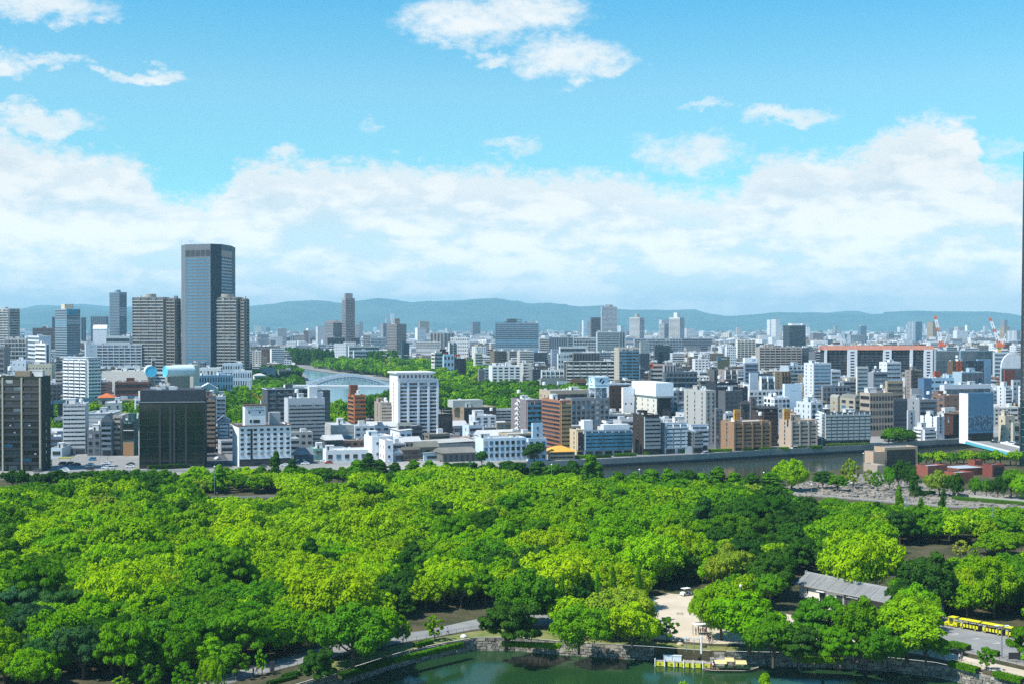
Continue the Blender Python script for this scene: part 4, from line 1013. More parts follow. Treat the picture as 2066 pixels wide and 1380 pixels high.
# ================================================================ special buildings and what stands on roofs
def px2w(x, y, Y): return atY(x, y, Y)
def poly_tower(name, label, cat, vis, back, yt, col, faces, roofcol=(0.4, 0.4, 0.42), z0=0.0, mt=None):
    """vis: [(px, Y)] corners seen, left to right; back: further corners; faces: per visible side (style, nf, nb, opts)"""
    P = [Vector((atY(x, 660, Y).x, Y)) for x, Y in vis]
    Hh = atY(vis[1][0], yt, vis[1][1]).z
    c = P[1]; root = empty(name, (c.x, c.y, 0)); tag(root, label, cat)
    L = [p-c for p in P]+[Vector(b)-c for b in back]
    acc = MB(); acc.prism([(p.x, p.y) for p in L], z0, Hh, 0)
    for i, f in enumerate(faces):
        if f is None: continue
        a, b = L[i], L[i+1]; M = Matrix.Translation((a.x, a.y, 0)) @ Matrix.Rotation(math.atan2(b.y-a.y, b.x-a.x), 4, 'Z')
        o = dict(f[3]); cc = o.pop('fcol', col)
        do_face(root, f[0], M, (b-a).length, o.pop('H', Hh), f[1], f[2], cc, False, random.Random(i), o, acc)
    acc.build('wall', [mt or M_WALL, G_DARK, G_MID, G_BLUE, G_CURT, G_GREEN], root, col)
    m2 = MB(); m2.prism([(p.x*.99, p.y*.99+.3) for p in L], Hh+.004, Hh+.3); m2.build('roof', M_ROOF, root, roofcol)
    b_ = Bld(); b_.root = root; b_.D = P[1].y; b_.label = label; b_.box = (vis[0][0], yt, vis[-1][0], proj(c.x, c.y, 0)[1]); b_.P0 = c; b_.th = 0; b_.w = 40; b_.d = 35; b_.H = Hh; b_.kind = 't'; b_.u = Vector((1, 0)); b_.v = Vector((0, 1)); b_.col = col; BL.append(b_)
    return root, Hh, L
col = lin('8f9498')
# the tallest skyscraper: chamfered plan, banded glass, blank panel between the faces
bx = [atY(475, 660, 1790), atY(440, 660, 1815), atY(385, 660, 1800)]
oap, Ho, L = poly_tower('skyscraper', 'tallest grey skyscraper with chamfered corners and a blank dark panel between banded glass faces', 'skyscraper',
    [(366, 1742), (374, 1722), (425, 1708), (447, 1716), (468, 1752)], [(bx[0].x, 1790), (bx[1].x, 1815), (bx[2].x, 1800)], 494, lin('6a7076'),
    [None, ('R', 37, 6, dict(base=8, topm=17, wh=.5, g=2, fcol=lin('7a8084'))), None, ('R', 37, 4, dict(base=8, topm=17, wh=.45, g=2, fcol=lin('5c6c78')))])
c0 = L[1]; c1 = L[2]
for (i, j, n) in ((1, 2, 5), (3, 4, 6)):
    a, b = L[i], L[j]; M = Matrix.Translation((a.x, a.y, 0)) @ Matrix.Rotation(math.atan2(b.y-a.y, b.x-a.x), 4, 'Z'); W_ = (b-a).length
    mb = MB()
    for k in range(n): mb.box(W_*(k+.06)/n, -.12, Ho-15.5, W_*(k+.94)/n, -.03, Ho-7.5, 0)
    x = mb.build('plant_louvres', G_DARK, oap); x.matrix_local = M
a, b = L[2], L[3]; M = Matrix.Translation((a.x, a.y, 0)) @ Matrix.Rotation(math.atan2(b.y-a.y, b.x-a.x), 4, 'Z')
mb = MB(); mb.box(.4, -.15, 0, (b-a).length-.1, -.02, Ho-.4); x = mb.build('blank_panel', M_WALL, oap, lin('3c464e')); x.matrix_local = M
mb = MB(); mb.bar((5, 8, Ho), (5, 8, Ho+5), .5); mb.box(2, 7, Ho+4.6, 8, 9, Ho+5.4); mb.build('roof_crane', M_STEEL, oap)
for (x_, h_) in ((-7, 6), (9, 4), (14, 3.5)):
    mb = MB(); mb.bar((x_, 10, Ho), (x_, 10, Ho+h_), .25); mb.build('mast', M_STEEL, oap)
# the dark glass tower at the right edge
X0 = atY(2056.5, 940, 683).x; Xt = atY(2064.5, 340, 683).x; Ht = 157.0
root = empty('glass_tower', (X0, 683, 0), R(-21.5)); tag(root, 'very tall dark teal glass tower cut off by the right edge of the picture', 'skyscraper')
dt = (Xt-X0)
def tower_box(mb, x0, y0, x1, y1, z0, z1, m):
    s0, s1 = dt*z0/Ht, dt*z1/Ht
    P = [(x0+s0, y0, z0), (x1+s0, y0, z0), (x1+s0, y1, z0), (x0+s0, y1, z0), (x0+s1, y0, z1), (x1+s1, y0, z1), (x1+s1, y1, z1), (x0+s1, y1, z1)]
    i = len(mb.v); mb.v += P; mb.f += [(i, i+3, i+2, i+1), (i+4, i+5, i+6, i+7), (i, i+1, i+5, i+4), (i+1, i+2, i+6, i+5), (i+2, i+3, i+7, i+6), (i+3, i, i+4, i+7)]; mb.m += [m]*6
mb = MB(); tower_box(mb, 0.8, 0, 46, 38, 0, Ht, 0); mb.build('curtain_wall', [glassmat('teal_glass', (0.01, 0.05, 0.06), 0.05)], root)
mb = MB(); tower_box(mb, 0, -.4, 0.78, 38, 0, Ht+1, 0); mb.build('corner_fin', [M_DKMET], root)
mb = MB()
for k in range(1, 42): z = Ht*k/42; tower_box(mb, 0.82, -.12, 46, -.02, z-.12, z+.12, 0)
mb.build('floor_lines', M_RAIL, root)
mb = MB()
for k in range(1, 30): tower_box(mb, 0.8+1.5*k-.05, -.2, .8+1.5*k+.05, -.13, 0, Ht, 0)
mb.build('mullions', M_DKMET, root)

def onroof(key): b = KEY[key]; return b, Matrix.Translation((b.P0.x, b.P0.y, 0)) @ Matrix.Rotation(b.th, 4, 'Z')
def local(b, x, y, off=0.0):
    """point on the front plane (pushed back by off) of building b seen at pixel x,y -> local coordinates"""
    n = Vector((math.sin(b.th), -math.cos(b.th), 0)); p0 = Vector((b.P0.x, b.P0.y, 0))-n*off
    o = Vector((0, 0, CAMZ)); d = ray(x, y); t = (p0-o).dot(n)/d.dot(n); p = o+d*t-Vector((b.P0.x, b.P0.y, 0))
    return Vector((p.x*math.cos(b.th)+p.y*math.sin(b.th), -p.x*math.sin(b.th)+p.y*math.cos(b.th), p.z))
TX = Matrix.Rotation(math.pi/2, 4, 'X')
def boxpart(name, b, x0, x1, y0, y1, depth, off, col, mats=None, zb=None, **k):
    a = local(b, x0, y1, off); c = local(b, x1, y0, off); z0 = b.H-.65 if zb is None else zb
    z0 = min(z0, a.z) if zb is None and k.get('down', 1) else a.z
    mb = MB(); mb.box(a.x, off, z0, c.x, off+depth, c.z, 0); o = mb.build(name, mats or [M_WALL], b.root, lin(col)); return o, a, c
def letters(txt, b, x0, x1, y0, y1, off, mt, name='lettering', lift=.08):
    a = local(b, x0, y1, off); c = local(b, x1, y0, off)
    o = textmesh(txt, name, 1.0, mt, b.root, Matrix.Identity(4), .02, 'LEFT')
    d = o.data; xs = [v.co.x for v in d.vertices]; ys = [v.co.y for v in d.vertices]
    if not xs: return o
    sx = (c.x-a.x)/(max(xs)-min(xs)); sy = (c.z-a.z)/(max(ys)-min(ys))
    x_0, y_0 = min(xs), min(ys)
    for v in d.vertices: v.co.x = (v.co.x-x_0)*sx; v.co.y = (v.co.y-y_0)*sy
    o.matrix_local = Matrix.Translation((a.x, off-lift, a.z)) @ TX
    return o
def xs_min(v):
    return min(v)
b = KEY['hotel']
b2 = boxpart('roof_tower', b, 494, 536, 817, 855, 7, 3.0, 'e2e6ea')[1:]
a, c = b2
mb = MB(); mb.box(a.x-.5, 2.4, c.z+.003, c.x+.5, 10.6, c.z+.45); mb.build('roof_slab', M_WALL, b.root, lin('5c463c'))
letters('CITY HOTEL', b, 503, 530, 819, 823, 3.0, M_LETTER)
letters('アルへんのや町園', b, 500.5, 532, 825.5, 829.5, 3.0, flat('mauve_lettering', (.22, .16, .20)))
for (x0, x1, y0, y1) in ((501, 504.5, 829.5, 833.5), (522.5, 526, 829, 833), (511, 524, 846, 852.5), (504, 508, 846, 852.5)):
    a = local(b, x0, y1, 3.0); c = local(b, x1, y0, 3.0); mb = MB(); mb.box(a.x, 2.93, a.z, c.x, 2.97, c.z); mb.build('window', G_DARK, b.root)
a = local(b, 503, 938, 0); z = a.z
for k in range(7):   # dark stair recess
    a = local(b, 505.5, 940-4, 0)
aa = local(b, 505.6, 929, 0); cc = local(b, 509.6, 860, 0); mb = MB(); mb.box(aa.x, -.09, aa.z, cc.x, -.03, cc.z-1); mb.build('stair_recess', G_DARK, b.root)
mb = MB(); mb.box(.3, -.12, .2, b.w-.3, -.02, 3.6); mb.build('ground_floor_glazing', G_DARK, b.root)
boxpart('roof_hut', b, 545, 566, 831, 846, 5, 9, 'a8acb0')
# small orange crane standing on the roof tower
cr = empty('roof_crane', b.root.matrix_basis @ Vector((local(b, 528, 815, 5).x, 7.5, local(b, 528, 817, 3).z))); tag(cr, 'small orange jib crane on the white hotel roof tower', 'crane')
mb = MB(); mb.bar((0, 0, 0), (0, 0, 2.2), .35, 0, 6); mb.build('crane_mast', M_WHITE, cr)
mb = MB(); mb.bar((0, 0, 2), (-4.6, 0, 6.3), .22, 0, 4, .12); mb.bar((0, 0, 2), (.9, 0, 4.2), .2, 0, 4); mb.bar((.9, 0, 4.2), (-2.2, 0, 4.1), .06, 0, 4); mb.build('jib', flat('orange_paint', (.62, .16, .07)), cr)
# blue white billboard on the grey office
b = KEY['greyoffice']
a = local(b, 1199.5, 781, 4); c = local(b, 1228, 760.5, 4); z0, z1 = a.z, c.z; dd = 9.0
bb = empty('billboard', b.root.matrix_basis @ Vector((a.x, 4, b.H-.6)), b.th); tag(bb, 'white and blue billboard box on steel legs with round slashed emblems', 'billboard')
mb = MB(); hz = z0-(b.H-.6); hh = z1-z0; Wb = c.x-a.x
mb.box(0, 0, hz, Wb, dd, hz+hh, 0); mb.box(-.4, -.4, hz+hh+.003, Wb+.4, dd+.4, hz+hh+.25, 0); mb.box(-.4, -.4, hz-.25, Wb+.4, dd+.4, hz-.003, 0)
mb.build('sign_box', M_WALL, bb, lin('cde6f2'))
for (x_, y_) in ((.6, .6), (Wb*.5, .6), (Wb-.6, .6), (.6, dd-.6), (Wb*.5, dd-.6), (Wb-.6, dd-.6)):
    mb = MB(); mb.bar((x_, y_, 0), (x_, y_, hz-.2), .18, 0, 5); mb.build('sign_leg', M_WHITE, bb)
mb = MB(); mb.bar((0, .6, 0), (Wb*.5, .6, hz-.3), .12); mb.bar((Wb*.5, .6, 0), (.6, .6, hz-.3), .12); mb.bar((.6, .6, hz*.5), (Wb*.9, .6, hz*.5), .12); mb.build('sign_bracing', M_WHITE, bb)
mb = MB(); mb.box(Wb*.45, 2.5, 0, Wb*.98, dd*.9, hz-.4); mb.build('stair_room', M_WALL, bb, lin('70808c'))
def emblem(parent, M, r, m1):
    mb = MB(); n = 14; t0 = R(50)
    for s in (0, 1):
        pts = [Vector((r*math.cos(R(50+18)+math.pi*s+(math.pi-R(36))*i/n), r*math.sin(R(50+18)+math.pi*s+(math.pi-R(36))*i/n), 0)) for i in range(n+1)]
        mb.poly(pts, 0)
    x = mb.build('emblem', m1, parent); x.matrix_local = M
emblem(bb, Matrix.Translation((Wb*.53, -.05, hz+hh*.62)) @ TX, hh*.26, M_NAVY)
emblem(bb, Matrix.Translation((-.05, dd*.62, hz+hh*.62)) @ Matrix.Rotation(-math.pi/2, 4, 'Z') @ TX, hh*.24, M_BLET)
t_ = textmesh('NAKANISHI', 'lettering', hh*.24, M_NAVY, bb, Matrix.Translation((Wb*.5, -.05, hz+hh*.08)) @ TX, .02)
s_ = Wb*.82/max(t_.dimensions.x, .1) if t_.dimensions.x > .1 else 1
t_.matrix_local = Matrix.Translation((Wb*.5, -.05, hz+hh*.08)) @ TX @ Matrix.Diagonal((s_, 1, 1, 1))
t_ = textmesh('NAKANISHI', 'lettering', hh*.16, M_NAVY, bb, Matrix.Translation((-.05, dd*.5, hz+hh*.1)) @ Matrix.Rotation(-math.pi/2, 4, 'Z') @ TX @ Matrix.Diagonal((.8, 1, 1, 1)), .02)
# huge white box on the cream building
b = KEY['boxbuilding']
mb = MB(); zt = local(b, 1329, 772, 0).z; mb.box(-1.2, -1.2, b.H+.3, b.w+1.2, b.d+1.0, zt, 0); mb.build('roof_box', M_WALL, b.root, lin('dfeaf0'))
# drums of the blue and white festival hall
Yd = ground(345, 822).y
def drum(px, py, rpx, ang, label):
    c = atY(px, py, Yd-8); r = rpx/FPX*(Yd-8); root = empty('drum_roof', (c.x, c.y, 0), ang); tag(root, label, 'building')
    mb = MB(); mb.bar((0, 0, c.z), (0, 26, c.z), r, 0, 28); mb.build('barrel', M_WALL, root, lin('c8dce4'))
    mb = MB(); mb.bar((0, -.25, c.z), (0, -.02, c.z), r*.97, 0, 28); mb.build('disc', M_WALL, root, lin('58c4e4'))
    mb = MB()
    for k in range(28):
        t = 2*math.pi*k/28; t2 = 2*math.pi*(k+1)/28
        for rr, w_ in ((.98, .16), (.8, .08)): mb.bar((r*rr*math.cos(t), -.34, c.z+r*rr*math.sin(t)), (r*rr*math.cos(t2), -.34, c.z+r*rr*math.sin(t2)), w_*1.4)
    mb.build('rim', M_WALL, root, lin('90e0f4'))
    mb = MB(); mb.box(-r*.5, 3, 0, r*.5, 22, c.z-r*.7); mb.build('wall', M_WALL, root, lin('8c887c'))
drum(304.5, 749, 11.3, R(18), 'turquoise round drum end facing left on the festival hall')
drum(334, 749, 11.3, R(-48), 'darker turquoise round drum end facing right on the festival hall')
# twin tower drums and stepped tops
for key, (x0, x1, y0, y1) in {'twinleft': (301, 334, 594, 602), 'twinright': (449, 481, 594, 602), 'tall1': (1220, 1238, 616, 621), 'pairleft': (1281, 1290, 634, 642)}.items():
    b = KEY[key]; a = local(b, (x0+x1)/2, y0, 12); r = (x1-x0)/2/FPX*b.D
    mb = MB(); mb.bar((b.w/2, b.d/2, b.H-1), (b.w/2, b.d/2, max(a.z, b.H+3)), min(r, b.d*.48), 0, 24); mb.build('roof_drum', M_WALL, b.root, lin('a09c94'))
for key, (x0, x1, y0, y1), cc in (('riverTower', (681, 697, 593, 602), '8a8688'), ('pairright', (1360, 1370, 633, 642), 'c8ccd0'), ('turqtop', (131, 152, 615, 624), 'c8bca8'), ('slimblue', (240, 249, 586, 590), '7890a0'),
                                  ('twintop', (788, 800, 645, 655), '8c8480'), ('hospital', (1030, 1052, 645, 652), '50606c'), ('darktower', (1599, 1620, 654, 657), 'd0d4d8'), ('tall1', (1214, 1232, 618, 621), '9ca4ac')):
    b = KEY[key]; ww_ = (x1-x0)/FPX*b.D*.9; hh_ = (y1-y0)/FPX*b.D+1; mb = MB(); cx_, cy_ = b.w*(.5 if b.w < 60 else .38), b.d*.5
    mb.box(cx_-ww_/2, cy_-min(ww_, b.d*.7)/2, b.H-.6, cx_+ww_/2, cy_+min(ww_, b.d*.7)/2, b.H+hh_); mb.build('roof_house', M_WALL, b.root, lin(cc))
b = KEY['hospital']
mb = MB(); a = local(b, 1030, 652, 4); c = local(b, 1053, 644.5, 4)
for k in range(8): x_ = a.x+(c.x-a.x)*k/7; mb.bar((x_, 4, b.H), (x_, 4, c.z), .3)
for q in (.35, .75, 1): mb.bar((a.x, 4, b.H+(c.z-b.H)*q), (c.x, 4, b.H+(c.z-b.H)*q), .3)
mb.build('roof_frame', M_DKMET, b.root)
mb = MB()
for k in range(40): x_ = b.w*(k+.5)/40; mb.bar((x_, 1, b.H), (x_, 1, b.H+2.2), .25)
mb.build('roof_posts', M_DKMET, b.root)
# turquoise frames
b = KEY['turqtop']
for (x0, x1, y0, y1) in ((119, 130, 624.5, 636), (149, 157, 625, 634)):
    a = local(b, max(x0, 136) if x0 > 130 else 137, y1, 0); c = local(b, x1 if x0 > 130 else 146, y0, 0); mb = MB(); t = 1.2
    mb.box(a.x, -.9, a.z, a.x+t, -.2, c.z); mb.box(c.x-t, -.9, a.z, c.x, -.2, c.z); mb.box(a.x+t, -.9, c.z-t, c.x-t, -.2, c.z); mb.box(a.x+t, -.9, a.z, c.x-t, -.2, a.z+t)
    mb.build('window_frame', M_WALL, b.root, lin('18a8cc'))
# orange roof of the long slab, and its white service towers
b = KEY['slab']
mb = MB(); mb.extr([(-3, b.H+.003), (b.d+3, b.H+.003), (b.d/2, b.H+4.5)], -2, b.w+2, 0, 'x'); mb.build('roof_ridge', M_ROOF, b.root, lin('a07060'))
for (x0, x1) in ((1662, 1667), (1708, 1728), (1780, 1797), (1834, 1840), (1862, 1880)):
    a = local(b, x0, 790, 0); c = local(b, x1, 709, 0); mb = MB(); mb.box(a.x, -3, 0, c.x, -1.6, b.H+.5, 0)
    if c.x-a.x > 6:
        for k in range(14): mb.box(a.x+(c.x-a.x)*.3, -3.06, 4+k*3, a.x+(c.x-a.x)*.7, -3.01, 5.5+k*3, 1)
    mb.build('service_tower', [M_WALL, G_DARK], b.root, lin('d8dade'))
# signs
b = KEY['beigesign']; letters('中国工業', b, 1325, 1337, 736.5, 740, 0, M_ORLET)
for rr, mtt in ((2.6, M_ORLET), (1.4, M_DKMET)):
    a = local(b, 1313.5, 737.5, 0); mb = MB(); mb.bar((0, 0, 0), (0, 0, .05+.05*(rr < 2)), rr, 0, 16); x = mb.build('emblem', mtt, b.root); x.matrix_local = Matrix.Translation((a.x, -.03, a.z)) @ TX
b = KEY['olive']; letters('Hokuto', b, 1455, 1468, 721.5, 725, 0, M_WLET)
a = local(b, 1451, 723, 0); mb = MB(); mb.bar((0, 0, 0), (0, 0, .08), 2.0, 0, 14); x = mb.build('emblem', M_BLET, b.root); x.matrix_local = Matrix.Translation((a.x, -.03, a.z)) @ TX
b = KEY['slatesign']; o, a, c = boxpart('sign_board', b, 1503, 1528, 722, 731.5, 6, 1.0, 'dde4e8'); letters('ルP', b, 1517, 1524, 723.5, 729, 1.0, M_BLET)
b = KEY['billblock']; letters('L E V I', b, 1596, 1608, 785, 787.5, 0, flat('faint_lettering', (.30, .48, .52)))
b = KEY['teal']; letters('The Bee', b, 249.5, 266, 850, 854, 0, flat('teal_lettering', (.35, .6, .6)), lift=.3)
boxpart('awning', b, 249, 269, 867, 868.5, 1.2, -1.0, 'd0d4d8', zb=0)
a = local(b, 248.5, 919, 0); c = local(b, 270, 891, 0); mb = MB(); mb.box(a.x, -.35, 0.1, c.x, -.1, c.z); mb.build('tan_base', M_WALL, b.root, lin('a07c5c'))
b = KEY['blackK']
mb = MB()
for i in range(5):
    z0 = 1+i*(b.H-3)/5; z1 = z0+(b.H-3)/5; s_ = i % 2
    mb.bar((b.w*.1, -.45, z0 if s_ else z1), (b.w*.9, -.45, z1 if s_ else z0), .25); mb.bar((b.w*.1, -.45, z1), (b.w*.9, -.45, z1), .2)
mb.bar((b.w*.1, -.45, 0), (b.w*.1, -.45, b.H), .25); mb.bar((b.w*.9, -.45, 0), (b.w*.9, -.45, b.H), .25)
mb.build('steel_bracing', M_DKMET, b.root)
for xx, nm in ((1181, 'blue'),): pass
def roofsign(key, x0, x1, y0, y1, col, label, txt=None, mt=None):
    b = KEY[key]; a = local(b, x0, y1, 2); c = local(b, x1, y0, 2); r_ = empty('roof_sign', b.root.matrix_basis @ Vector((a.x, 2, b.H-.6)), b.th); tag(r_, label, 'sign')
    mb = MB(); z0 = a.z-b.H+.6; mb.box(0, 0, z0, c.x-a.x, 1.6, z0+c.z-a.z, 0); mb.build('sign_panel', M_WALL, r_, lin(col))
    for q in (.2, .8): mb = MB(); mb.bar(((c.x-a.x)*q, .8, 0), ((c.x-a.x)*q, .8, z0+.1), .12); mb.build('sign_post', M_DKMET, r_)
    if txt:
        t = textmesh(txt, 'lettering', (c.z-a.z)*.75, mt, r_, Matrix.Translation(((c.x-a.x)/2, -.05, z0+(c.z-a.z)*.2)) @ TX, .02)
    return r_
roofsign('tan', 1482, 1493, 826, 848, 'c8a050', 'tall yellow sign panel on the roof of the orange tan block', '住', M_ORLET)
roofsign('beige', 1582, 1594, 824, 846, 'c8a050', 'tall yellow sign panel on the roof of the beige six storey block', '住', M_ORLET)
roofsign('lightbluesign', 892, 905, 709, 715, '2c2420', 'black roof sign with orange letters on the pale blue block', 'GAF', M_ORLET)
roofsign('lightbluesign', 888, 900, 704, 709, '30241f', 'black and orange roof sign behind the one with letters')
roofsign('blacklow', 919, 929, 715, 719, 'd05c3c', 'plain orange sign on the low black building')
mb = MB(); b = KEY['orangestrip']
a = local(b, 1929, 800, 0); c = local(b, 1940, 729, 0); mb.box(a.x, -.5, 2, a.x+2.2, -.2, b.H); mb.box(c.x-2.2, -.5, 2, c.x, -.2, b.H)
for k in range(7): mb.box(a.x+2.2, -.45, 4+k*3.3, c.x-2.2, -.25, 5.2+k*3.3)
mb.build('orange_frame', M_WALL, b.root, lin('b85838'))
b = KEY['bluebox']
mb = MB(); rg = random.Random(3); zt = local(b, 1954, 838, 0).z; zb = local(b, 1954, 867, 0).z
for r_ in range(7):
    for k in range(22):
        if (k+r_) % 2: continue
        z = zb+(zt-zb)*r_/7; x_ = b.w*(k+.1)/22; mb.box(x_, -.12, z, x_+b.w/22*.8, -.03, z+(zt-zb)/7*.9, rg.choice([0, 0, 1, 2]))
mb.build('metal_shingles', [flat('pale_shingle', (.22, .30, .36)), flat('brown_shingle', (.12, .09, .07)), flat('blue_shingle', (.06, .13, .20))], b.root)
mb = MB(); mb.box(0.2, -.1, .2, b.w-.2, -.02, zb-2); mb.build('shop_front', G_DARK, b.root)
mb = MB(); sd_ = lin('e4e8ec'); mb.box(-.06, .01, 0, -.01, b.d, b.H-.1); mb.build('white_side', M_WALL, b.root, sd_)
b = KEY['bigwhite']
a = local(b, 803, 764, -1.5); c = local(b, 875, 749, -1.5)
mb = MB(); mb.box(a.x, -.8, b.H-.7, c.x, b.d, c.z-1.0, 0); mb.box(a.x-1.2, -2.2, c.z-1.0+.003, c.x+1.2, b.d+1, c.z-.2, 0); mb.build('roof_canopy', M_WALL, b.root, lin('dcdfe2'))
mb = MB(); 
for q in range(9): x_ = a.x+(c.x-a.x)*(q+.3)/9; mb.box(x_, -.86, b.H+.6, x_+(c.x-a.x)/9*.5, -.82, c.z-2)
mb.build('canopy_openings', G_DARK, b.root)
b = KEY['orangebrick']; boxpart('roof_hut', b, 707, 722, 776, 797, 4, 6, '7c5038')
b = KEY['frame']; boxpart('stair_tower', b, 624, 640, 779, 806, 5, 6, 'c8ccd0'); boxpart('stair_room', b, 636, 652, 790, 806, 5, 7, 'c0c4c8')
b = KEY['greenglass']; boxpart('louvred_plant_room', b, 30, 60, 748, 762, 6, 1.0, '8c8070')
b = KEY['mirror']
a = local(b, 281, 811, -.3); mb = MB(); mb.box(.5, .5, b.H+.003, b.w-.5, b.d-.5, local(b, 281, 787, .5).z); mb.build('plant_storey', M_WALL, b.root, lin('3a4048'))
mb = MB(); mb.box(-.5, -.5, b.H-.25, b.w+.5, -.17, b.H+.15); mb.build('ledge', M_WALL, b.root, lin('8c9298'))
for q in (.3, .46, .52, .7): mb = MB(); mb.box(b.w*q, -.35, 1, b.w*q+1.0, -.22, b.H-1); mb.build('glass_rib', M_DKMET, b.root)
rr = random.Random(4)
for k in range(12):
    z = local(b, 300, 787, 5).z; x_ = rr.uniform(2, b.w-4); y_ = rr.uniform(2, b.d-4); mb = MB(); mb.box(x_, y_, z, x_+rr.uniform(1.5, 4), y_+rr.uniform(1.5, 3), z+rr.uniform(1, 2.4)); mb.build('roof_machine', M_WALL, b.root, (.55, .57, .58))
b = KEY['lowbrown']; boxpart('plant_room', b, 914, 974, 806, 821, 12, 8, 'a8aca8')
b = KEY['bluelong']
for (x0, x1, y0, y1) in ((1170, 1196, 847, 870), (1210, 1270, 855, 868)): boxpart('roof_house', b, x0+8, x1, y0, y1, 5, 2.5, 'd4dade')
b = KEY['darktop']
mb = MB(); a = local(b, 660, 700, 0); mb.box(1, -.5, b.H-12, b.w-1, -.1, b.H-1); mb.build('dark_glazing', G_DARK, b.root)

# ---------------------------------------------------------------- tan concrete hall and red brick museum by the river
def simple_box(name, cat, label, xL, xC, xR, yt, yb, colr, depth=None, yaw=20, mt=None, rc=(0.42, 0.46, 0.5)):
    return make_building('o', xL, xC, xR, yt, yb, 1, 1, 'N', 'N', 1, colr, label, dict(name=name, yaw=yaw, bare=1, tile=0, rc='a8b4bc'))
hall = simple_box('concrete_hall', 'hall', 'tan concrete hall with a big dark grey front wall beside the river', 1764, 1785, 1852, 902, 945, 'b49c84')
mb = MB(); mb.box(1.2, -.12, .3, hall.w-1.4, -.02, hall.H-1.3); mb.build('dark_panel', M_WALL, hall.root, lin('3a3e3a'))
simple_box('concrete_hall', 'hall', 'lower tan wing at the left end of the concrete hall', 1745, 1762, 1786, 911, 948, 'b8a08a')
simple_box('concrete_hall', 'hall', 'lowest pale roofed tan block in front of the concrete hall', 1742, 1770, 1787, 938, 954, 'a8998a')
for (xl, xc_, xr, yt, yb, lb, cc) in ((1848, 1872, 1912, 939, 962, 'low red brick wing with grey roof nearest the tan hall', '8e5346'), (1906, 1931, 1965, 953, 976, 'low red brick wall block at the centre of the brick museum', '925346'),
                              (1885, 1935, 2000, 945, 960, 'flat grey roofed middle of the red brick museum', '80503f'), (1954, 1967, 1984, 928, 950, 'small red brick lift block on the museum roof', '8c4c40'), (1983, 2002, 2028, 937, 962, 'red brick cube with dark glazed front at the right end of the museum', '7c443a')):
    bb_ = make_building('o', xl, xc_, xr, yt, yb, 1, 1, 'N', 'N', 1, cc, lb, dict(name='brick_museum', yaw=25, bare=1, tile=1, rc='a0acb4'))
mb = MB(); mb.box(1, -.1, .4, bb_.w-1, -.02, bb_.H-1.2); mb.build('dark_glazing', G_DARK, bb_.root)
# ---------------------------------------------------------------- arch bridge over the wide river
M_BRIDGE = flat('blue_grey_bridge_paint', (0.30, 0.38, 0.45), 0.5)
Yb = 1235.0; A = atY(627, 775, Yb); B = atY(792, 779, Yb-12)
br = empty('arch_bridge', (A.x, Yb, 0), math.atan2(-12, B.x-A.x)); tag(br, 'pale grey steel arch bridge with twin ribs over the wide river', 'bridge')
Lb = (B.x-A.x)*1.0; zd = atY(627, 778, Yb).z
rise = atY(700, 757, Yb).z-zd
for nm, y_, xo in (('front', 0, 0), ('back', 22, -11)):
    pts = [(xo+Lb*i/24, y_, zd+rise*1.0*(1-(2*i/24-1)**2)) for i in range(25)]
    mb = MB()
    for p, q in zip(pts[:-1], pts[1:]):
        mb.bar((p[0], p[1], p[2]), (q[0], q[1], q[2]), 1.5)
        mb.bar((p[0], p[1], p[2]*.98+zd*.02-1.6), (q[0], q[1], q[2]-2.6), .8)
    mb.build('arch_rib', M_BRIDGE, br)
    for p in pts[2:-2]: mb = MB(); mb.bar((p[0], p[1], zd), p, .34); mb.build('hanger', M_BRIDGE, br)
mb = MB()
for i in range(3, 22, 2):
    z = zd+rise*(1-(2*i/24-1)**2); mb.bar((Lb*i/24, 0, z), (Lb*i/24-11, 22, z), .6)
mb.build('cross_bracing', M_BRIDGE, br)
mb = MB(); mb.prism([(-14, -1.5), (Lb+14, -1.5), (Lb+3, 23.5), (-25, 23.5)], zd-2.2, zd); mb.build('deck', M_BRIDGE, br)
mb = MB()
for sgn in (-1.4,): mb.box(-14, sgn-.1, zd, Lb+14, sgn+.1, zd+1.1)
mb.build('parapet', M_WHITE, br)
for x_ in (2, Lb-2): mb = MB(); mb.box(x_-2, 1, -3.2, x_+2, 20, zd-2.2); mb.build('pier', M_CONC, br)
# ---------------------------------------------------------------- road bridge at the right
A = atY(1957, 886, 800); Bq = atY(2075, 908, 705)
rb_ = empty('road_bridge', (A.x, A.y, 0), math.atan2(Bq.y-A.y, Bq.x-A.x)); tag(rb_, 'pale road bridge with turquoise girder at the right over the near river', 'bridge')
Lr = (Vector((Bq.x, Bq.y))-Vector((A.x, A.y))).length; zr = 2.2
mb = MB(); mb.box(-8, 0, zr-.5, Lr+60, 16, zr); mb.build('deck', M_ASPHALT, rb_)
mb = MB(); mb.box(-8, -.25, zr-1.6, Lr+60, -.02, zr-.3); mb.build('girder', M_WALL, rb_, lin('58b4c4'))
mb = MB(); mb.box(-8, 0.1, zr+.003, Lr+60, .4, zr+.9); mb.build('parapet', M_WHITE, rb_)
mb = MB(); mb.box(-8, 15.6, zr+.003, Lr+60, 15.9, zr+.9); mb.build('parapet', M_WHITE, rb_)
for x_ in (20, 60, 100): mb = MB(); mb.box(x_-1, 2, RIVZ-1, x_+1, 14, zr-.5); mb.build('pier', M_CONC, rb_)
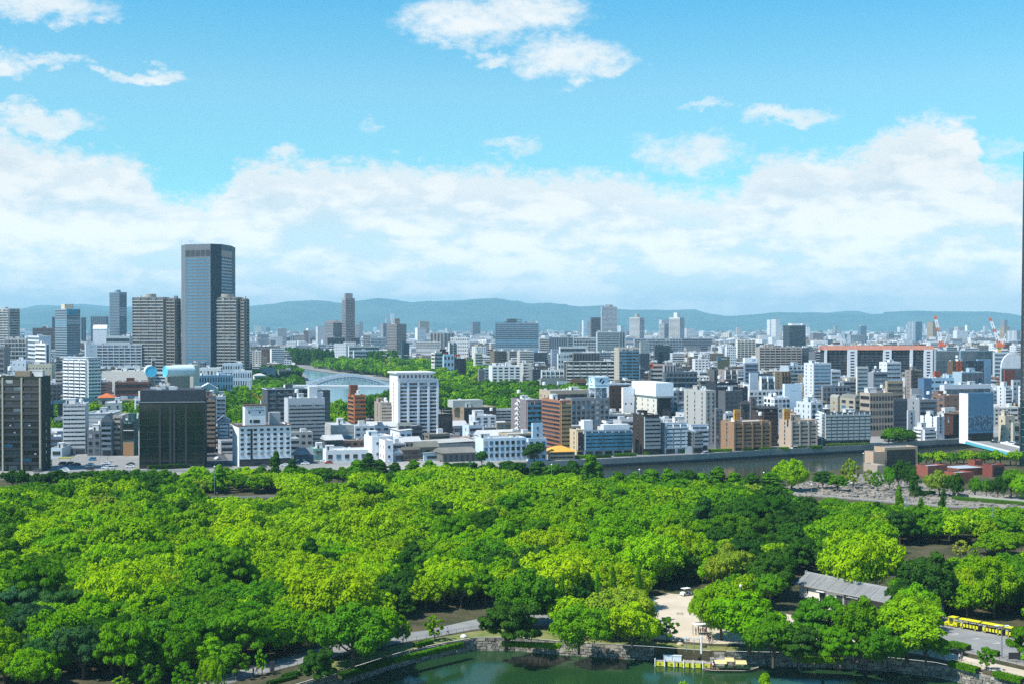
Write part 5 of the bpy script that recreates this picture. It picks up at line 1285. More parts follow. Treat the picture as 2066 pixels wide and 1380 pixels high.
# ---------------------------------------------------------------- elevated expressway, blue rail viaducts
def viaduct(name, label, xa, ya, xb, yb, Ya, Yb_, wid, colr, th=1.8, posts=6):
    a = atY(xa, ya, Ya); c = atY(xb, yb, Yb_); r_ = empty(name, (a.x, a.y, 0), math.atan2(c.y-a.y, c.x-a.x)); tag(r_, label, 'viaduct')
    Lv = (c-a).length; z = (a.z+c.z)/2
    mb = MB(); mb.box(0, 0, z-th, Lv, wid, z-.9); mb.build('deck', M_CONC, r_)
    mb = MB(); mb.box(0, -.3, z-th-.1, Lv, -.02, z+.1); mb.build('side_wall', M_WALL, r_, lin(colr))
    for k in range(posts): x_ = Lv*(k+.5)/posts; mb = MB(); mb.box(x_-1, wid*.3, 0, x_+1, wid*.7, z-th); mb.build('pier', M_CONC, r_)
viaduct('expressway', 'elevated road with grey parapet passing under the white balconied block', 60, 812, 190, 800, 900, 960, 12, '94a4b4', 2.4)
viaduct('rail_viaduct', 'long blue green rail viaduct beyond the poplars', 485, 702, 665, 699, 3850, 3900, 22, '5c9cb0', 2.6, 8)
viaduct('rail_viaduct', 'blue viaduct between the white gridded office and the blue grey slab', 945, 692, 1000, 692, 3300, 3300, 12, '5090b4', 2.4, 4)
viaduct('rail_viaduct', 'blue viaduct at the foot of the blue grey slab', 1000, 707, 1088, 708, 2200, 2200, 12, '5c8cac', 3.0, 4)
viaduct('railway_bridge', 'dark low bridge across the wide river in front of the poplars', 525, 729.5, 645, 731, 2560, 2560, 10, '5c6468', 1.4, 5)
# ---------------------------------------------------------------- cranes, chimney, scaffolded site
M_ORPAINT = flat('orange_paint', (.62, .16, .07)); M_YELCR = flat('crane_yellow', (.6, .42, .12))
def tower_crane(xb, yb, xt, yt, Yc, label, cabcol):
    base = atY(xb, yb, Yc); tip = atY(xt, yt, Yc); r_ = empty('tower_crane', (base.x, Yc, 0)); tag(r_, label, 'crane')
    mb = MB(); mb.box(-1.6, -1.6, 0, 1.6, 1.6, base.z, 0); mb.build('mast', cabcol, r_)
    mb = MB(); mb.box(-3, -2.5, base.z+.003, 5, 2.5, base.z+3.5); mb.build('machine_deck', M_ORPAINT, r_)
    a = Vector((0, 0, base.z+3)); c = Vector((tip.x-base.x, 0, tip.z)); n = 7
    for k in range(n):
        p = a+(c-a)*k/n; q = a+(c-a)*(k+1)/n; mb = MB(); w0 = 1.7*(1-k/n*.45)
        for sx in (-1, 1):
            mb.bar(p+Vector((sx*w0, 0, 0)), q+Vector((sx*w0*.93, 0, 0)), .6)
            mb.bar(p+Vector((sx*w0, 0, 0)), q-Vector((sx*w0, 0, 0)), .34)
        mb.build('jib_section', M_ORPAINT if k in (0, 3, 6) else M_WHITE, r_)
    mb = MB(); mb.bar((3, 0, base.z+3), (7, 0, base.z+14), .35); mb.bar((7, 0, base.z+14), tuple(a+(c-a)*.7), .12); mb.build('back_stay', M_WHITE, r_)
tower_crane(1899, 700, 1886.5, 637, 1500, 'red and white tower crane above the scaffolded site', M_STEEL)
tower_crane(2016, 700, 1997, 641, 1480, 'red and white tower crane with orange base at the far right', M_YELCR)
c = atY(1950, 657, 5200); ch = MB(); ch.bar((0, 0, 0), (0, 0, c.z), 6.5, 0, 12, 5); x = ch.build('chimney', M_WHITE); x.location = (c.x, c.y, 0); tag(x, 'tall thin white chimney far away between the cranes', 'chimney')
for (x0, xc_, x1, yt, yb, cc, lb) in ((1884, 1888, 1935, 707, 790, '8c9ca4', 'scaffold wrapped grey building left of the second crane'), (1934, 1938, 2004, 707, 788, '7494a8', 'long blue grey sheeted building site'), (2003, 2006, 2040, 710, 790, 'b0bcc4', 'pale banded office right of the sheeted site')):
    make_building('o', x0, xc_, x1, yt, yb, 9, 7 if x1 < 2000 else 4, 'G' if x1 < 2010 else 'R', 'N', 1, cc, lb, dict(yaw=5, g=1, mul=1, bare=1))
# floodlight masts over the park
def floodlight(x, yb, yt, label):
    g = ground(x, yb+12); t = atY(x, yt, g.y); r_ = empty('floodlight_mast', (g.x, g.y, 0)); tag(r_, label, 'floodlight', 'sports ground floodlights in the far park')
    mb = MB(); mb.bar((0, 0, 0), (0, 0, t.z), .55, 0, 6, .35); mb.build('mast', flat('rusty_mast', (.22, .14, .11)), r_)
    mb = MB(); mb.box(-3.2, -.5, t.z, 3.2, .5, t.z+.6); mb.build('lamp_gantry', M_CONC, r_)
    for k in range(5): mb = MB(); mb.box(-3+k*1.3, -.8, t.z+.1, -2.2+k*1.3, -.52, t.z+.8); mb.build('lamp', M_WHITE, r_)
for a_ in ((711.5, 733, 719, 'floodlight mast furthest left in the far park'), (776, 745, 717, 'taller floodlight mast of the close pair'), (788, 745, 720, 'shorter floodlight mast of the close pair'), (820, 740, 717, 'floodlight mast in front of the round far trees')): floodlight(*a_)
# ================================================================ the rest of the city
GREEN = {
 'g1': [(88, 835), (292, 835), (292, 893), (88, 893)],
 'g2': [(425, 768), (505, 760), (600, 752), (610, 775), (640, 815), (700, 838), (700, 890), (425, 890)],
 'g3': [(575, 733), (640, 745), (700, 755), (800, 757), (880, 768), (905, 800), (840, 838), (700, 842), (700, 882), (1000, 850), (1120, 838), (1110, 790), (990, 772), (900, 730), (760, 722), (680, 712), (520, 706), (480, 735), (545, 731)],
 'g4': [(1115, 795), (1190, 795), (1190, 830), (1090, 830)],
 'g5': [(1290, 850), (1330, 850), (1330, 870), (1290, 870)],
 'g6': [(1792, 884), (1838, 882), (1838, 892), (1792, 895)],
}
GREENW = {k: gp(v) for k, v in GREEN.items()}
NOBUILD = list(GREENW.values())+[RIVER, FARR, Z['street'], Z['side_street'], Z['woodland_ground'], gp([(400, 776), (620, 740), (800, 745), (990, 770), (1130, 800), (1130, 850), (690, 880), (430, 870)])]
rng = random.Random(77)
grid = {}
def gkey(x, y): return (int(x//60), int(y//60))
def addocc(c, r):
    k = gkey(*c); grid.setdefault(k, []).append((c, r))
def clash(c, r):
    k = gkey(*c)
    for i in (-1, 0, 1):
        for j in (-1, 0, 1):
            for (q, s) in grid.get((k[0]+i, k[1]+j), ()):
                if (q-c).length < (r+s): return True
    return False
for b in BL:
    nx = max(1, int(b.w/10)); ny = max(1, int(b.d/10))
    for i in range(nx):
        for j in range(ny):
            c = Vector((b.P0.x, b.P0.y))+b.u*(b.w*(i+.5)/nx)+b.v*(b.d*(j+.5)/ny); addocc(c, max(b.w/nx, b.d/ny)*.5)
PAL = ['d8dadc', 'c8ccd0', 'e0e2e4', 'b0b4b8', 'c4bcae', '9c9894', 'd0ccc4', '8c9298', 'bcc4cc', 'a8a49c', 'dcd8d0', '7c7468', 'e4e6e8', 'b8a890', '6c7078', 'd4d8dc', '8c7060', '5c6066', 'ccd4da']
PALW = {'d8dadc': 'white', 'c8ccd0': 'pale grey', 'e0e2e4': 'white', 'b0b4b8': 'grey', 'c4bcae': 'beige', '9c9894': 'grey brown', 'd0ccc4': 'cream', '8c9298': 'slate grey', 'bcc4cc': 'pale blue', 'a8a49c': 'stone coloured', 'dcd8d0': 'off white', '7c7468': 'brown grey', 'e4e6e8': 'bright white', 'b8a890': 'tan', '6c7078': 'dark grey', 'd4d8dc': 'white', '8c7060': 'brown', '5c6066': 'charcoal', 'ccd4da': 'pale blue'}
cands = []
D = 735.0
while D < 2750:
    x = -0.44*D
    while x < 0.44*D:
        c = Vector((x+rng.uniform(-5, 5), D+rng.uniform(-6, 6))); bw = rng.uniform(8, 17)*(1+.25*(D > 1300)+.5*(rng.random() < .12)); bd_ = rng.uniform(9, 15)*(1+.3*(D > 1300))
        x += bw+rng.uniform(1.0, 5)
        if D > 1900 and rng.random() < .25: continue
        r = max(bw, bd_)*.5
        if clash(c, r*.80): continue
        qx, qy = proj(c.x, c.y, 0)
        if qx > 1085 and qy > 932-(qx-1100)*.0565-22: continue
        if any(inpoly(c, p) for p in NOBUILD): continue
        nf = rng.choice([2, 3, 3, 4, 4, 5, 5, 6, 7, 8, 9, 10]) if D < 1500 else rng.choice([2, 3, 4, 4, 5, 6, 7, 8, 9, 11, 13])
        if D < 800: nf = min(nf, 4)
        h = nf*3.05+1.2
        sx0 = proj(c.x-bw*.6, D, 0)[0]; sx1 = proj(c.x+bw*.6, D, 0)[0]
        lim = 0
        for b in BL:
            if b.D > D+5 and b.box[0] < sx1-1 and b.box[2] > sx0+1: lim = max(lim, b.box[1]+.62*(b.box[3]-b.box[1])*(1 if b.box[3]-b.box[1] > 16 else .4))
        if 430 < (sx0+sx1)/2 < 1130 and D < 1150: lim = max(lim, 858)
        if 60 < (sx0+sx1)/2 < 292 and D < 900: lim = max(lim, 872)
        if 500 < (sx0+sx1)/2 < 960 and D < 1500: lim = max(lim, 775)
        ztop = atY(c.x/D*FPX+W0/2, lim, D).z if lim else 999
        h = min(h, ztop, 46)
        if h < 5.5: continue
        cands.append((c, bw, bd_, h)); addocc(c, r*.85)
    D += 15 if D < 1300 else 19
area = sorted(range(len(cands)), key=lambda i: -cands[i][1]*cands[i][3]/cands[i][0].y**2)
NIND = max(0, 300-len(BL))
ind = set(area[:NIND])
print('CANDS', len(cands), 'IND', NIND)
LAND = [('greenglass', 'the dark glass apartments'), ('whitebalc', 'the tall white balconied block'), ('mirror', 'the mirrored office'), ('hotel', 'the white hotel'), ('frame', 'the framed grey apartments'), ('orangebrick', 'the orange brick tower'), ('bigwhite', 'the tall white tower'), ('lowbrown', 'the low brown office'),
        ('greystair', 'the grey stair block'), ('brownbrick', 'the brown brick tower'), ('greyoffice', 'the billboard office'), ('boxbuilding', 'the white roof box'), ('stairtower', 'the pale stair tower'), ('navy', 'the navy tower'), ('tan', 'the orange tan block'), ('beige', 'the beige six storey block'),
        ('darkgrey', 'the dark riverside apartments'), ('talltower', 'the tall white apartment tower'), ('arches', 'the arched office'), ('bluebox', 'the blue box building'), ('slab', 'the orange roofed slab'), ('midtower', 'the blue balconied tower'), ('whitedeep', 'the deep windowed block'), ('hospital', 'the blue grey slab'), ('slatesign', 'the slate sign block'), ('darktower', 'the blue black tower'), ('riverTower', 'the river tower'), ('orangestrip', 'the orange striped office'), ('cream', 'the cream roof garden house')]
LANDP = [((KEY[k].box[0]+KEY[k].box[2])/2, (KEY[k].box[1]+KEY[k].box[3])/2, n) for k, n in LAND]
def relation(px, py, land):
    lx, ly, n = min(land, key=lambda q: (q[0]-px)**2+((q[1]-py)*2)**2)
    dx, dy = px-lx, (py-ly)
    if abs(dx) > abs(dy)*1.6: return ('right of ' if dx > 0 else 'left of ')+n
    return ('below ' if dy > 0 else 'just beyond ')+n
ORD = ['first', 'second', 'third', 'fourth', 'fifth', 'sixth', 'seventh', 'eighth', 'ninth', 'tenth', 'eleventh', 'twelfth', 'thirteenth', 'fourteenth', 'fifteenth', 'sixteenth', 'seventeenth', 'eighteenth', 'nineteenth', 'twentieth']
def uniquify(items):
    """items: [(obj, text, px)] -> labels, counted from the left only where the words alone do not tell them apart"""
    g = {}
    for it in items: g.setdefault(it[1], []).append(it)
    for t, l in g.items():
        if len(l) == 1: l[0][0]['label'] = t; continue
        l.sort(key=lambda q: q[2])
        for i, it in enumerate(l): it[0]['label'] = t+', '+(ORD[i] if i < 20 else 'last')+' from the left'
def infill_mesh(mb, bw, bd_, h, rg, T=None, flag=None):
    """plain block with window strips; T places it; slots: 0 wall 1 dark 2 roof 3 pale trim"""
    def B(*a, m=0, top=None): mb.box(*a, m=m, top=top, M=T)
    def Q(p, m): mb.quad(*[(T @ Vector(q)) if T is not None else q for q in p], m)
    B(0, 0, 0, bw, bd_, h-.6, m=0, top=2)
    t = .25
    B(0, 0, h-.6, bw, t, h, m=0); B(0, bd_-t, h-.6, bw, bd_, h, m=0); B(0, t, h-.6, t, bd_-t, h, m=0); B(bw-t, t, h-.6, bw, bd_-t, h, m=0)
    nf = max(1, int(h/3.05)); fh = (h-1)/nf; st = rg.choice(['band', 'win', 'balc', 'win', 'band', 'balc'])
    st2 = rg.choice(['win', 'none', 'band', 'win1'])
    nb = max(2, int(bw/3.2))
    for k in range(nf):
        z = .5+k*fh
        if st == 'band': Q([(.5, -.03, z+fh*.28), (bw-.5, -.03, z+fh*.28), (bw-.5, -.03, z+fh*.72), (.5, -.03, z+fh*.72)], 1)
        elif st == 'win':
            for i in range(nb): a = bw*(i+.22)/nb; c_ = bw*(i+.78)/nb; Q([(a, -.03, z+fh*.3), (c_, -.03, z+fh*.3), (c_, -.03, z+fh*.72), (a, -.03, z+fh*.72)], 1)
        else:
            B(.3, -1.1, z+.02, bw-.3, -.02, z+.15, m=0); B(.3, -1.1, z+.15, bw-.3, -1.0, z+1.1, m=3 if rg.random() < .9 else 0)
            Q([(.6, -.02, z+.2), (bw-.6, -.02, z+.2), (bw-.6, -.02, z+fh*.8), (.6, -.02, z+fh*.8)], 1)
        for sx, xx in ((-1, -.03), (1, bw+.03)):
            def S(y0, y1, z0, z1):
                P = [(xx, y1, z0), (xx, y0, z0), (xx, y0, z1), (xx, y1, z1)]
                Q(P if sx < 0 else P[::-1], 1)
            if st2 == 'band': S(bd_*.2, bd_*.8, z+fh*.3, z+fh*.7)
            elif st2 == 'win':
                for i in range(3): S(bd_*(i+.28)/3, bd_*(i+.6)/3, z+fh*.3, z+fh*.7)
            elif st2 == 'win1': S(bd_*.42, bd_*.56, z+fh*.3, z+fh*.7)
    if bw > 6 and rg.random() < .8:
        a = rg.uniform(.5, bw-4.2); B(a, bd_*.4, h-.6, a+rg.uniform(2.2, 3.6), bd_*.4+3, h+rg.uniform(1.4, 2.6), m=3)
    for i in range(rg.randint(0, 3)):
        a = rg.uniform(.5, bw-1.5); c_ = rg.uniform(.5, bd_-1.5); B(a, c_, h-.6, a+1.1, c_+.9, h+.5, m=3)
def m_tonewall(t):
    at = t.n('ShaderNodeAttribute'); at.attribute_name = 'tone'; return bsdf(t, wear(t, at.outputs['Color'], .14), .85, 0, .2)
M_TONE = mat('far_wall', m_tonewall)
items = []; st_v = []; big = MB(); tones = []
for i, (c, bw, bd_, h) in enumerate(cands):
    rg = random.Random(i*31+5); hx = rg.choice(PAL); cl = lin(hx); yaw = R(20 if c.y < 1150 else rg.choice([4, 20, 12]))+R(rg.uniform(-2, 2))
    kk = rg.uniform(.72, 1.02); cl = tuple(min(1, q*kk) for q in cl)
    gable = h < 9.5 and rg.random() < .45
    if i in ind:
        root = empty('house' if h < 10 else 'city_block', (c.x-bw/2, c.y-bd_/2, 0), yaw); tag(root, None, 'house' if h < 10 else 'building')
        mb = MB(); infill_mesh(mb, bw, bd_, h, rg); mb.build('wall', [M_WALL, G_DARK, flat('pale_roof', (.45, .46, .46)), flat('pale_trim', (.55, .57, .58))], root, cl)
        m2 = MB()
        if gable: m2.extr([(-.5, h+.01), (bd_+.5, h+.01), (bd_/2, h+bd_*.22)], -.4, bw+.4, 0, 'x')
        else: m2.box(.26, .26, h-.59, bw-.26, bd_-.26, h-.55)
        m2.build('roof', M_ROOF, root, rg.choice([(.30, .31, .32), (.5, .51, .52), (.42, .42, .40), (.25, .33, .36)]))
        sx, sy = proj(c.x, c.y, h*.6); nfl = max(1, int(h/3.05))
        num = ['one', 'one', 'two', 'three', 'four', 'five', 'six', 'seven', 'eight', 'nine', 'ten', 'eleven', 'twelve', 'thirteen', 'fourteen', 'fifteen'][min(nfl, 15)]
        items.append((root, '%s %s storey %s %s' % (PALW[hx], num, 'gabled house' if gable else 'block', relation(sx, sy, LANDP)), sx))
    else:
        T = Matrix.Translation((c.x-bw/2, c.y-bd_/2, 0)) @ Matrix.Rotation(yaw, 4, 'Z'); n0 = len(big.f)
        infill_mesh(big, bw, bd_, h, rg, T)
        if gable:
            i0 = len(big.v); P = [(-.4, -.5, h), (bw+.4, -.5, h), (bw+.4, bd_+.5, h), (-.4, bd_+.5, h), (-.4, bd_/2, h+bd_*.22), (bw+.4, bd_/2, h+bd_*.22)]
            big.v += [tuple(T @ Vector(p)) for p in P]; big.f += [(i0, i0+1, i0+5, i0+4), (i0+2, i0+3, i0+4, i0+5), (i0+3, i0, i0+4), (i0+1, i0+2, i0+5)]; big.m += [2, 2, 2, 2]
        tones += [cl]*(len(big.f)-n0)
uniquify(items)
def tone_attr(me, tones):
    at = me.attributes.new('tone', 'FLOAT_COLOR', 'FACE'); a = np.ones((len(tones), 4), dtype=np.float32); a[:, :3] = np.array(tones, dtype=np.float32); at.data.foreach_set('color', a.ravel())
me = big.mesh('middle_distance_city', [M_TONE, G_DARK, flat('pale_roof', (.45, .46, .46)), flat('pale_trim', (.55, .57, .58))]); tone_attr(me, tones)
tag(put('middle_distance_city', me), 'dense white and grey city blocks crowded behind the nearer buildings', 'buildings', kind='stuff')
# the far plain: thousands of small blocks
nr = np.random.default_rng(11); N = 26000
uu = nr.random(N); Df = 2650*(14500/2650)**(uu**0.85); Xf = (nr.random(N)-.5)*.88*Df
wf = nr.uniform(8, 26, N)*(1+Df/9000); df = nr.uniform(10, 26, N)*(1+Df/9000); hf = nr.choice([6, 8, 9, 12, 15, 18, 22, 28, 36], N, p=[.17, .17, .15, .15, .12, .10, .07, .045, .025])*nr.uniform(.8, 1.2, N)
tall = nr.random(N) < .004; hf = np.where(tall, nr.uniform(55, 100, N), hf); hf = np.where(Df < 3600, np.minimum(hf, 40), hf)
pal = np.array([lin(p) for p in ['e4e6e8', 'd8dadc', 'e8eaec', 'c8ccd0', 'bcbab4', 'a0a0a0', 'd8d0c4', '8c949c', 'e0e4e8', '787c84', 'b8c0c8', 'a89880', 'eceef0', '98a8b4']], dtype=np.float32)
pc = pal[nr.integers(0, len(pal), N)]
corn = np.array([[0, 0, 0], [1, 0, 0], [1, 1, 0], [0, 1, 0], [0, 0, 1], [1, 0, 1], [1, 1, 1], [0, 1, 1]], dtype=np.float32)
an = np.radians(nr.choice([4, 20, 12, 35], N)); ca, sa = np.cos(an), np.sin(an)
lx = (corn[None, :, 0]-.5)*wf[:, None]; ly = (corn[None, :, 1]-.5)*df[:, None]
VX = Xf[:, None]+lx*ca[:, None]-ly*sa[:, None]; VY = Df[:, None]+lx*sa[:, None]+ly*ca[:, None]; VZ = corn[None, :, 2]*hf[:, None]
vv = np.stack([VX, VY, VZ], 2).reshape(-1, 3)
fq = np.array([[4, 5, 6, 7], [0, 1, 5, 4], [1, 2, 6, 5], [2, 3, 7, 6], [3, 0, 4, 7]]); FF = (fq[None]+8*np.arange(N)[:, None, None]).reshape(-1, 4)
def np_mesh(name, vv, FF, mats):
    me = bpy.data.meshes.new(name); me.vertices.add(len(vv)); me.vertices.foreach_set('co', np.asarray(vv, dtype=np.float32).ravel())
    me.loops.add(FF.size); me.loops.foreach_set('vertex_index', FF.astype(np.int32).ravel()); me.polygons.add(len(FF))
    me.polygons.foreach_set('loop_start', np.arange(0, FF.size, 4, dtype=np.int32)); me.polygons.foreach_set('loop_total', np.full(len(FF), 4, dtype=np.int32))
    me.update(calc_edges=True)
    me.polygons.foreach_set('use_smooth', np.zeros(len(FF), dtype=bool))
    for m in mats: me.materials.append(m)
    return me
def m_farwall(t):
    at = t.n('ShaderNodeAttribute'); at.attribute_name = 'tone'; tcn = t.n('ShaderNodeTexCoord'); s = t.n('ShaderNodeSeparateXYZ'); t.l(tcn.outputs['Object'], s.inputs[0])
    g = t.n('ShaderNodeNewGeometry'); ns = t.n('ShaderNodeSeparateXYZ'); t.l(g.outputs['Normal'], ns.inputs[0])
    side = t.m('LESS_THAN', ns.outputs[2], .5)
    w_ = t.m('FRACT', t.m('DIVIDE', s.outputs[2], 3.1)); band = t.m('MULTIPLY', t.m('GREATER_THAN', w_, .52), side)
    h_ = t.m('FRACT', t.m('DIVIDE', t.m('ADD', s.outputs[0], s.outputs[1]), 3.7)); band = t.m('MULTIPLY', band, t.m('GREATER_THAN', h_, .22))
    col = t.mix(t.m('MULTIPLY', band, .85), at.outputs['Color'], (0.05, 0.06, 0.07, 1)); return bsdf(t, col, .8, 0, .2)
me = np_mesh('distant_city', vv, FF, [mat('distant_wall', m_farwall)]); tone_attr(me, np.repeat(pc, 5, axis=0))
tag(put('distant_city', me), 'countless tiny white buildings of the far city plain below the hills', 'buildings', kind='stuff')
# far single towers and green knolls
for (x, yt, Yd_, wd_, cc, lb) in ((789, 633, 6500, 16, 'c8d4dc', 'faint thin pale tower standing before the hills'), (779, 642, 6500, 14, 'b8c4cc', 'shorter faint tower beside the thin pale one'), (1736, 658, 4500, 22, '6c8898', 'hazy blue tower far away at the right'), (560, 663, 3900, 26, 'a0a8b0', 'far grey block on the plain above the viaduct'), (1640, 672, 3600, 30, '8c8c90', 'far brown grey block right of the blue black tower'),
                              (1716, 676, 3600, 40, '98a0a8', 'hazy round shouldered far block'), (1931, 668, 3600, 30, 'd0d4d8', 'far white block left of the chimney'), (1968, 682, 3300, 60, '70767c', 'wide dark far block under the second crane'), (1820, 690, 2900, 110, '8c98a4', 'long grey blue far housing slab'), (1875, 690, 2900, 90, '8490a0', 'second long grey blue far housing slab'), (612, 667, 4200, 40, '9ca4ac', 'far pale slab behind the cream housing'), (1460, 690, 3000, 60, 'b8bcc0', 'far pale slab right of the housing row')):
    p = atY(x, yt, Yd_); r_ = empty('far_tower', (p.x, Yd_, 0), R(10)); tag(r_, lb, 'building'); mb = MB(); infill_mesh(mb, wd_, 22, p.z, random.Random(int(x))); mb.build('wall', [M_WALL, G_MID, flat('pale_roof', (.45, .46, .46)), flat('pale_trim', (.55, .57, .58))], r_, lin(cc))
# ================================================================ trees
def lobes_for(kind, r):
    L = []
    def add(x, y, z, s, fz=1.0): L.append((x, y, z, s, fz))
    if kind == 'camphor':      # round head built of many cauliflower-like clumps
        n = 95; ph = r.uniform(0, 6)
        for i in range(n):
            t = (i+.5)/n; zc = 1-1.25*t; rad = math.sqrt(max(0, 1-zc*zc)) if zc > 0 else math.sqrt(max(0, 1-zc*zc*2.2))
            a = ph+i*2.39996; k = r.uniform(.68, 1.06)+.14*math.sin(3*a+ph)
            add(rad*math.cos(a)*k, rad*math.sin(a)*k, .62+zc*.62*k, r.uniform(.13, .24), r.uniform(.7, .95))
        for i in range(16): a = r.uniform(0, 6.28); q = r.uniform(0, .6); add(q*math.cos(a), q*math.sin(a), r.uniform(.3, .95), .26)
    elif kind == 'broad':      # irregular, several big boughs
        nb = r.randint(6, 9)
        for b in range(nb):
            a = b*6.28/nb+r.uniform(-.4, .4); q = r.uniform(.30, .62); hz = r.uniform(.55, 1.0) if b else 1.12; bx, by = (q*math.cos(a), q*math.sin(a)) if b else (0, 0)
            br = r.uniform(.32, .46)
            for i in range(13):
                t = r.uniform(0, 6.28); zc = r.uniform(-.35, 1); rd = math.sqrt(1-zc*zc) if zc < 1 else 0
                add(bx+br*rd*math.cos(t), by+br*rd*math.sin(t), hz+br*zc*.8-.1, r.uniform(.11, .19), .75)
            add(bx, by, hz-.12, br*.8)
    elif kind == 'cherry':     # low, wide, layered
        for i in range(80):
            a = r.uniform(0, 6.28); q = math.sqrt(r.random())*1.05; lay = r.choice([.38, .55, .72, .86]); q *= (1.15-lay*.55)
            add(q*math.cos(a), q*math.sin(a), lay+r.uniform(-.05, .05), r.uniform(.14, .24), .38)
    elif kind == 'conifer':    # narrow spire with tufted edges
        for i in range(85):
            t = r.random()**.8; a = r.uniform(0, 6.28); q = (1-t)*.62*r.uniform(.6, 1.05)+.04
            add(q*math.cos(a), q*math.sin(a), .15+t*2.6, r.uniform(.08, .16), 1.9)
        for i in range(9): add(0, 0, .3+i*.26, .34*(1-i/10), 1.2)
    elif kind == 'ginkgo':     # upright, ragged cone
        for i in range(80):
            t = r.random()**.9; a = r.uniform(0, 6.28); q = (1-t)**.7*.85*r.uniform(.4, 1.1)
            add(q*math.cos(a), q*math.sin(a), .2+t*1.75, r.uniform(.10, .22), .8)
        for i in range(6): add(0, 0, .4+i*.25, .38*(1-i/8), 1)
    elif kind == 'willow':
        for i in range(75):
            a = r.uniform(0, 6.28); q = r.uniform(.2, 1.0); top = .95-.35*q*q
            add(q*math.cos(a), q*math.sin(a), top-r.uniform(0, .5)*q, r.uniform(.08, .15), 2.3)
        for i in range(6): a = r.uniform(0, 6.28); add(.3*math.cos(a), .3*math.sin(a), .7, .35)
    elif kind == 'young':      # small open crown on a thin stem
        for i in range(42):
            a = r.uniform(0, 6.28); zc = r.uniform(-.8, 1); rd = math.sqrt(1-zc*zc)*r.uniform(.5, 1)
            add(rd*math.cos(a), rd*math.sin(a), .95+zc*.75, r.uniform(.10, .2), .6)
    elif kind == 'shrub':
        for i in range(40):
            a = r.uniform(0, 6.28); zc = r.uniform(0, 1); rd = math.sqrt(1-zc*zc)
            add(rd*math.cos(a)*.85, rd*math.sin(a)*.85, zc*.8+.1, r.uniform(.16, .28), .8)
    return L
def leaf_quads(kind, seed, n, size):
    """positions (n,4,3) and a hue per leaf, unit crown radius, z=0 at crown's underside"""
    r = random.Random(seed); g = np.random.default_rng(seed); L = np.array(lobes_for(kind, r))
    wts = L[:, 3]**2*(0.6+.4*L[:, 4]); k = g.choice(len(L), n, p=wts/wts.sum()); C = L[k]
    d = g.normal(size=(n, 3)); d /= np.linalg.norm(d, axis=1)[:, None]
    flip = (d[:, 2] < -.25) & (g.random(n) < .75); d[flip, 2] *= -1
    rad = C[:, 3]*np.where(g.random(n) < .8, g.uniform(.82, 1.10, n), g.uniform(.3, .85, n))
    P = C[:, :3]+d*rad[:, None]*np.stack([np.ones(n), np.ones(n), C[:, 4]], 1)
    nrm = d*1.0+g.normal(size=(n, 3))*.36+np.array([0, 0, .2]); nrm /= np.linalg.norm(nrm, axis=1)[:, None]
    ref = g.normal(size=(n, 3)); u = np.cross(nrm, ref); u /= np.linalg.norm(u, axis=1)[:, None]+1e-9; v = np.cross(nrm, u)
    s = size*g.uniform(.6, 1.35, n)[:, None]
    if kind in ('willow', 'conifer'): u = u*.45; 
    a = .75
    Q = np.stack([P-u*s-v*s*a, P+u*s-v*s*a*.6, P+u*s*.8+v*s*a, P-u*s*.9+v*s*a*.8], 1)
    lobehue = g.random(len(L)); hue = np.clip(.5*lobehue[k]+.5*g.random(n), 0, 1)
    return Q.astype(np.float32), hue.astype(np.float32)
PROTO = {}
CROWNBASE = {'camphor': .22, 'broad': .30, 'cherry': .30, 'conifer': .08, 'ginkgo': .15, 'willow': .25, 'young': .45, 'shrub': .02}
def trunk_mesh(kind, seed):
    r = random.Random(seed); mb = MB()
    hb = {'camphor': .55, 'broad': .7, 'cherry': .45, 'conifer': 2.2, 'ginkgo': 1.6, 'willow': .7, 'young': .8, 'shrub': .2}[kind]
    mb.bar((0, 0, -.02), (0, 0, hb*.55), .06, 0, 7, .045)
    top = Vector((0, 0, hb*.55)); mb.bar(top, (r.uniform(-.05, .05), r.uniform(-.05, .05), hb*1.1), .044, 0, 6, .02)
    if kind not in ('conifer', 'shrub'):
        for i in range(6):
            a = i*1.05+r.uniform(-.3, .3); q = r.uniform(.35, .7); z0 = hb*r.uniform(.4, .7)
            m_ = Vector((q*.5*math.cos(a), q*.5*math.sin(a), z0+.22)); e = Vector((q*math.cos(a+.2), q*math.sin(a+.2), z0+.42))
            mb.bar((0, 0, z0), m_, .03, 0, 5, .02); mb.bar(m_, e, .02, 0, 5, .008)
            mb.bar(m_, m_+Vector((.2*math.cos(a-.7), .2*math.sin(a-.7), .22)), .014, 0, 4, .006)
    return mb.mesh('trunk', [M_BARK])
def quads_mesh(name, Q, mats, hue=None):
    n = len(Q); me = np_mesh(name, Q.reshape(-1, 3), np.arange(4*n).reshape(n, 4), mats)
    if hue is not None:
        at = me.attributes.new('hue', 'FLOAT', 'FACE'); at.data.foreach_set('value', hue)
    return me
SPEC = {'camphor': (4, 20000, .029), 'broad': (5, 18000, .030), 'cherry': (2, 15000, .032), 'conifer': (2, 9000, .045), 'ginkgo': (2, 9500, .042), 'willow': (1, 11000, .04), 'young': (2, 2600, .065), 'shrub': (1, 2500, .07)}
RAW = {}
for kd, (nv, nl, sz) in SPEC.items():
    for i in range(nv):
        Q, hue = leaf_quads(kd, 100+i*7+len(kd), nl, sz); RAW[(kd, i)] = (Q, hue)
        PROTO[(kd, i)] = (quads_mesh('crown', Q, [M_LEAF], hue), trunk_mesh(kd, i*3+len(kd)))
TOP = {k: float(RAW[k][0][:, :, 2].max()) for k in RAW}
TONES = {'lime': (.235, .420, .004), 'bright': (.150, .340, .004), 'mid': (.082, .230, .006), 'dark': (.036, .112, .010), 'blue': (.045, .130, .035), 'olive': (.22, .33, .022), 'yellow': (.30, .40, .02)}
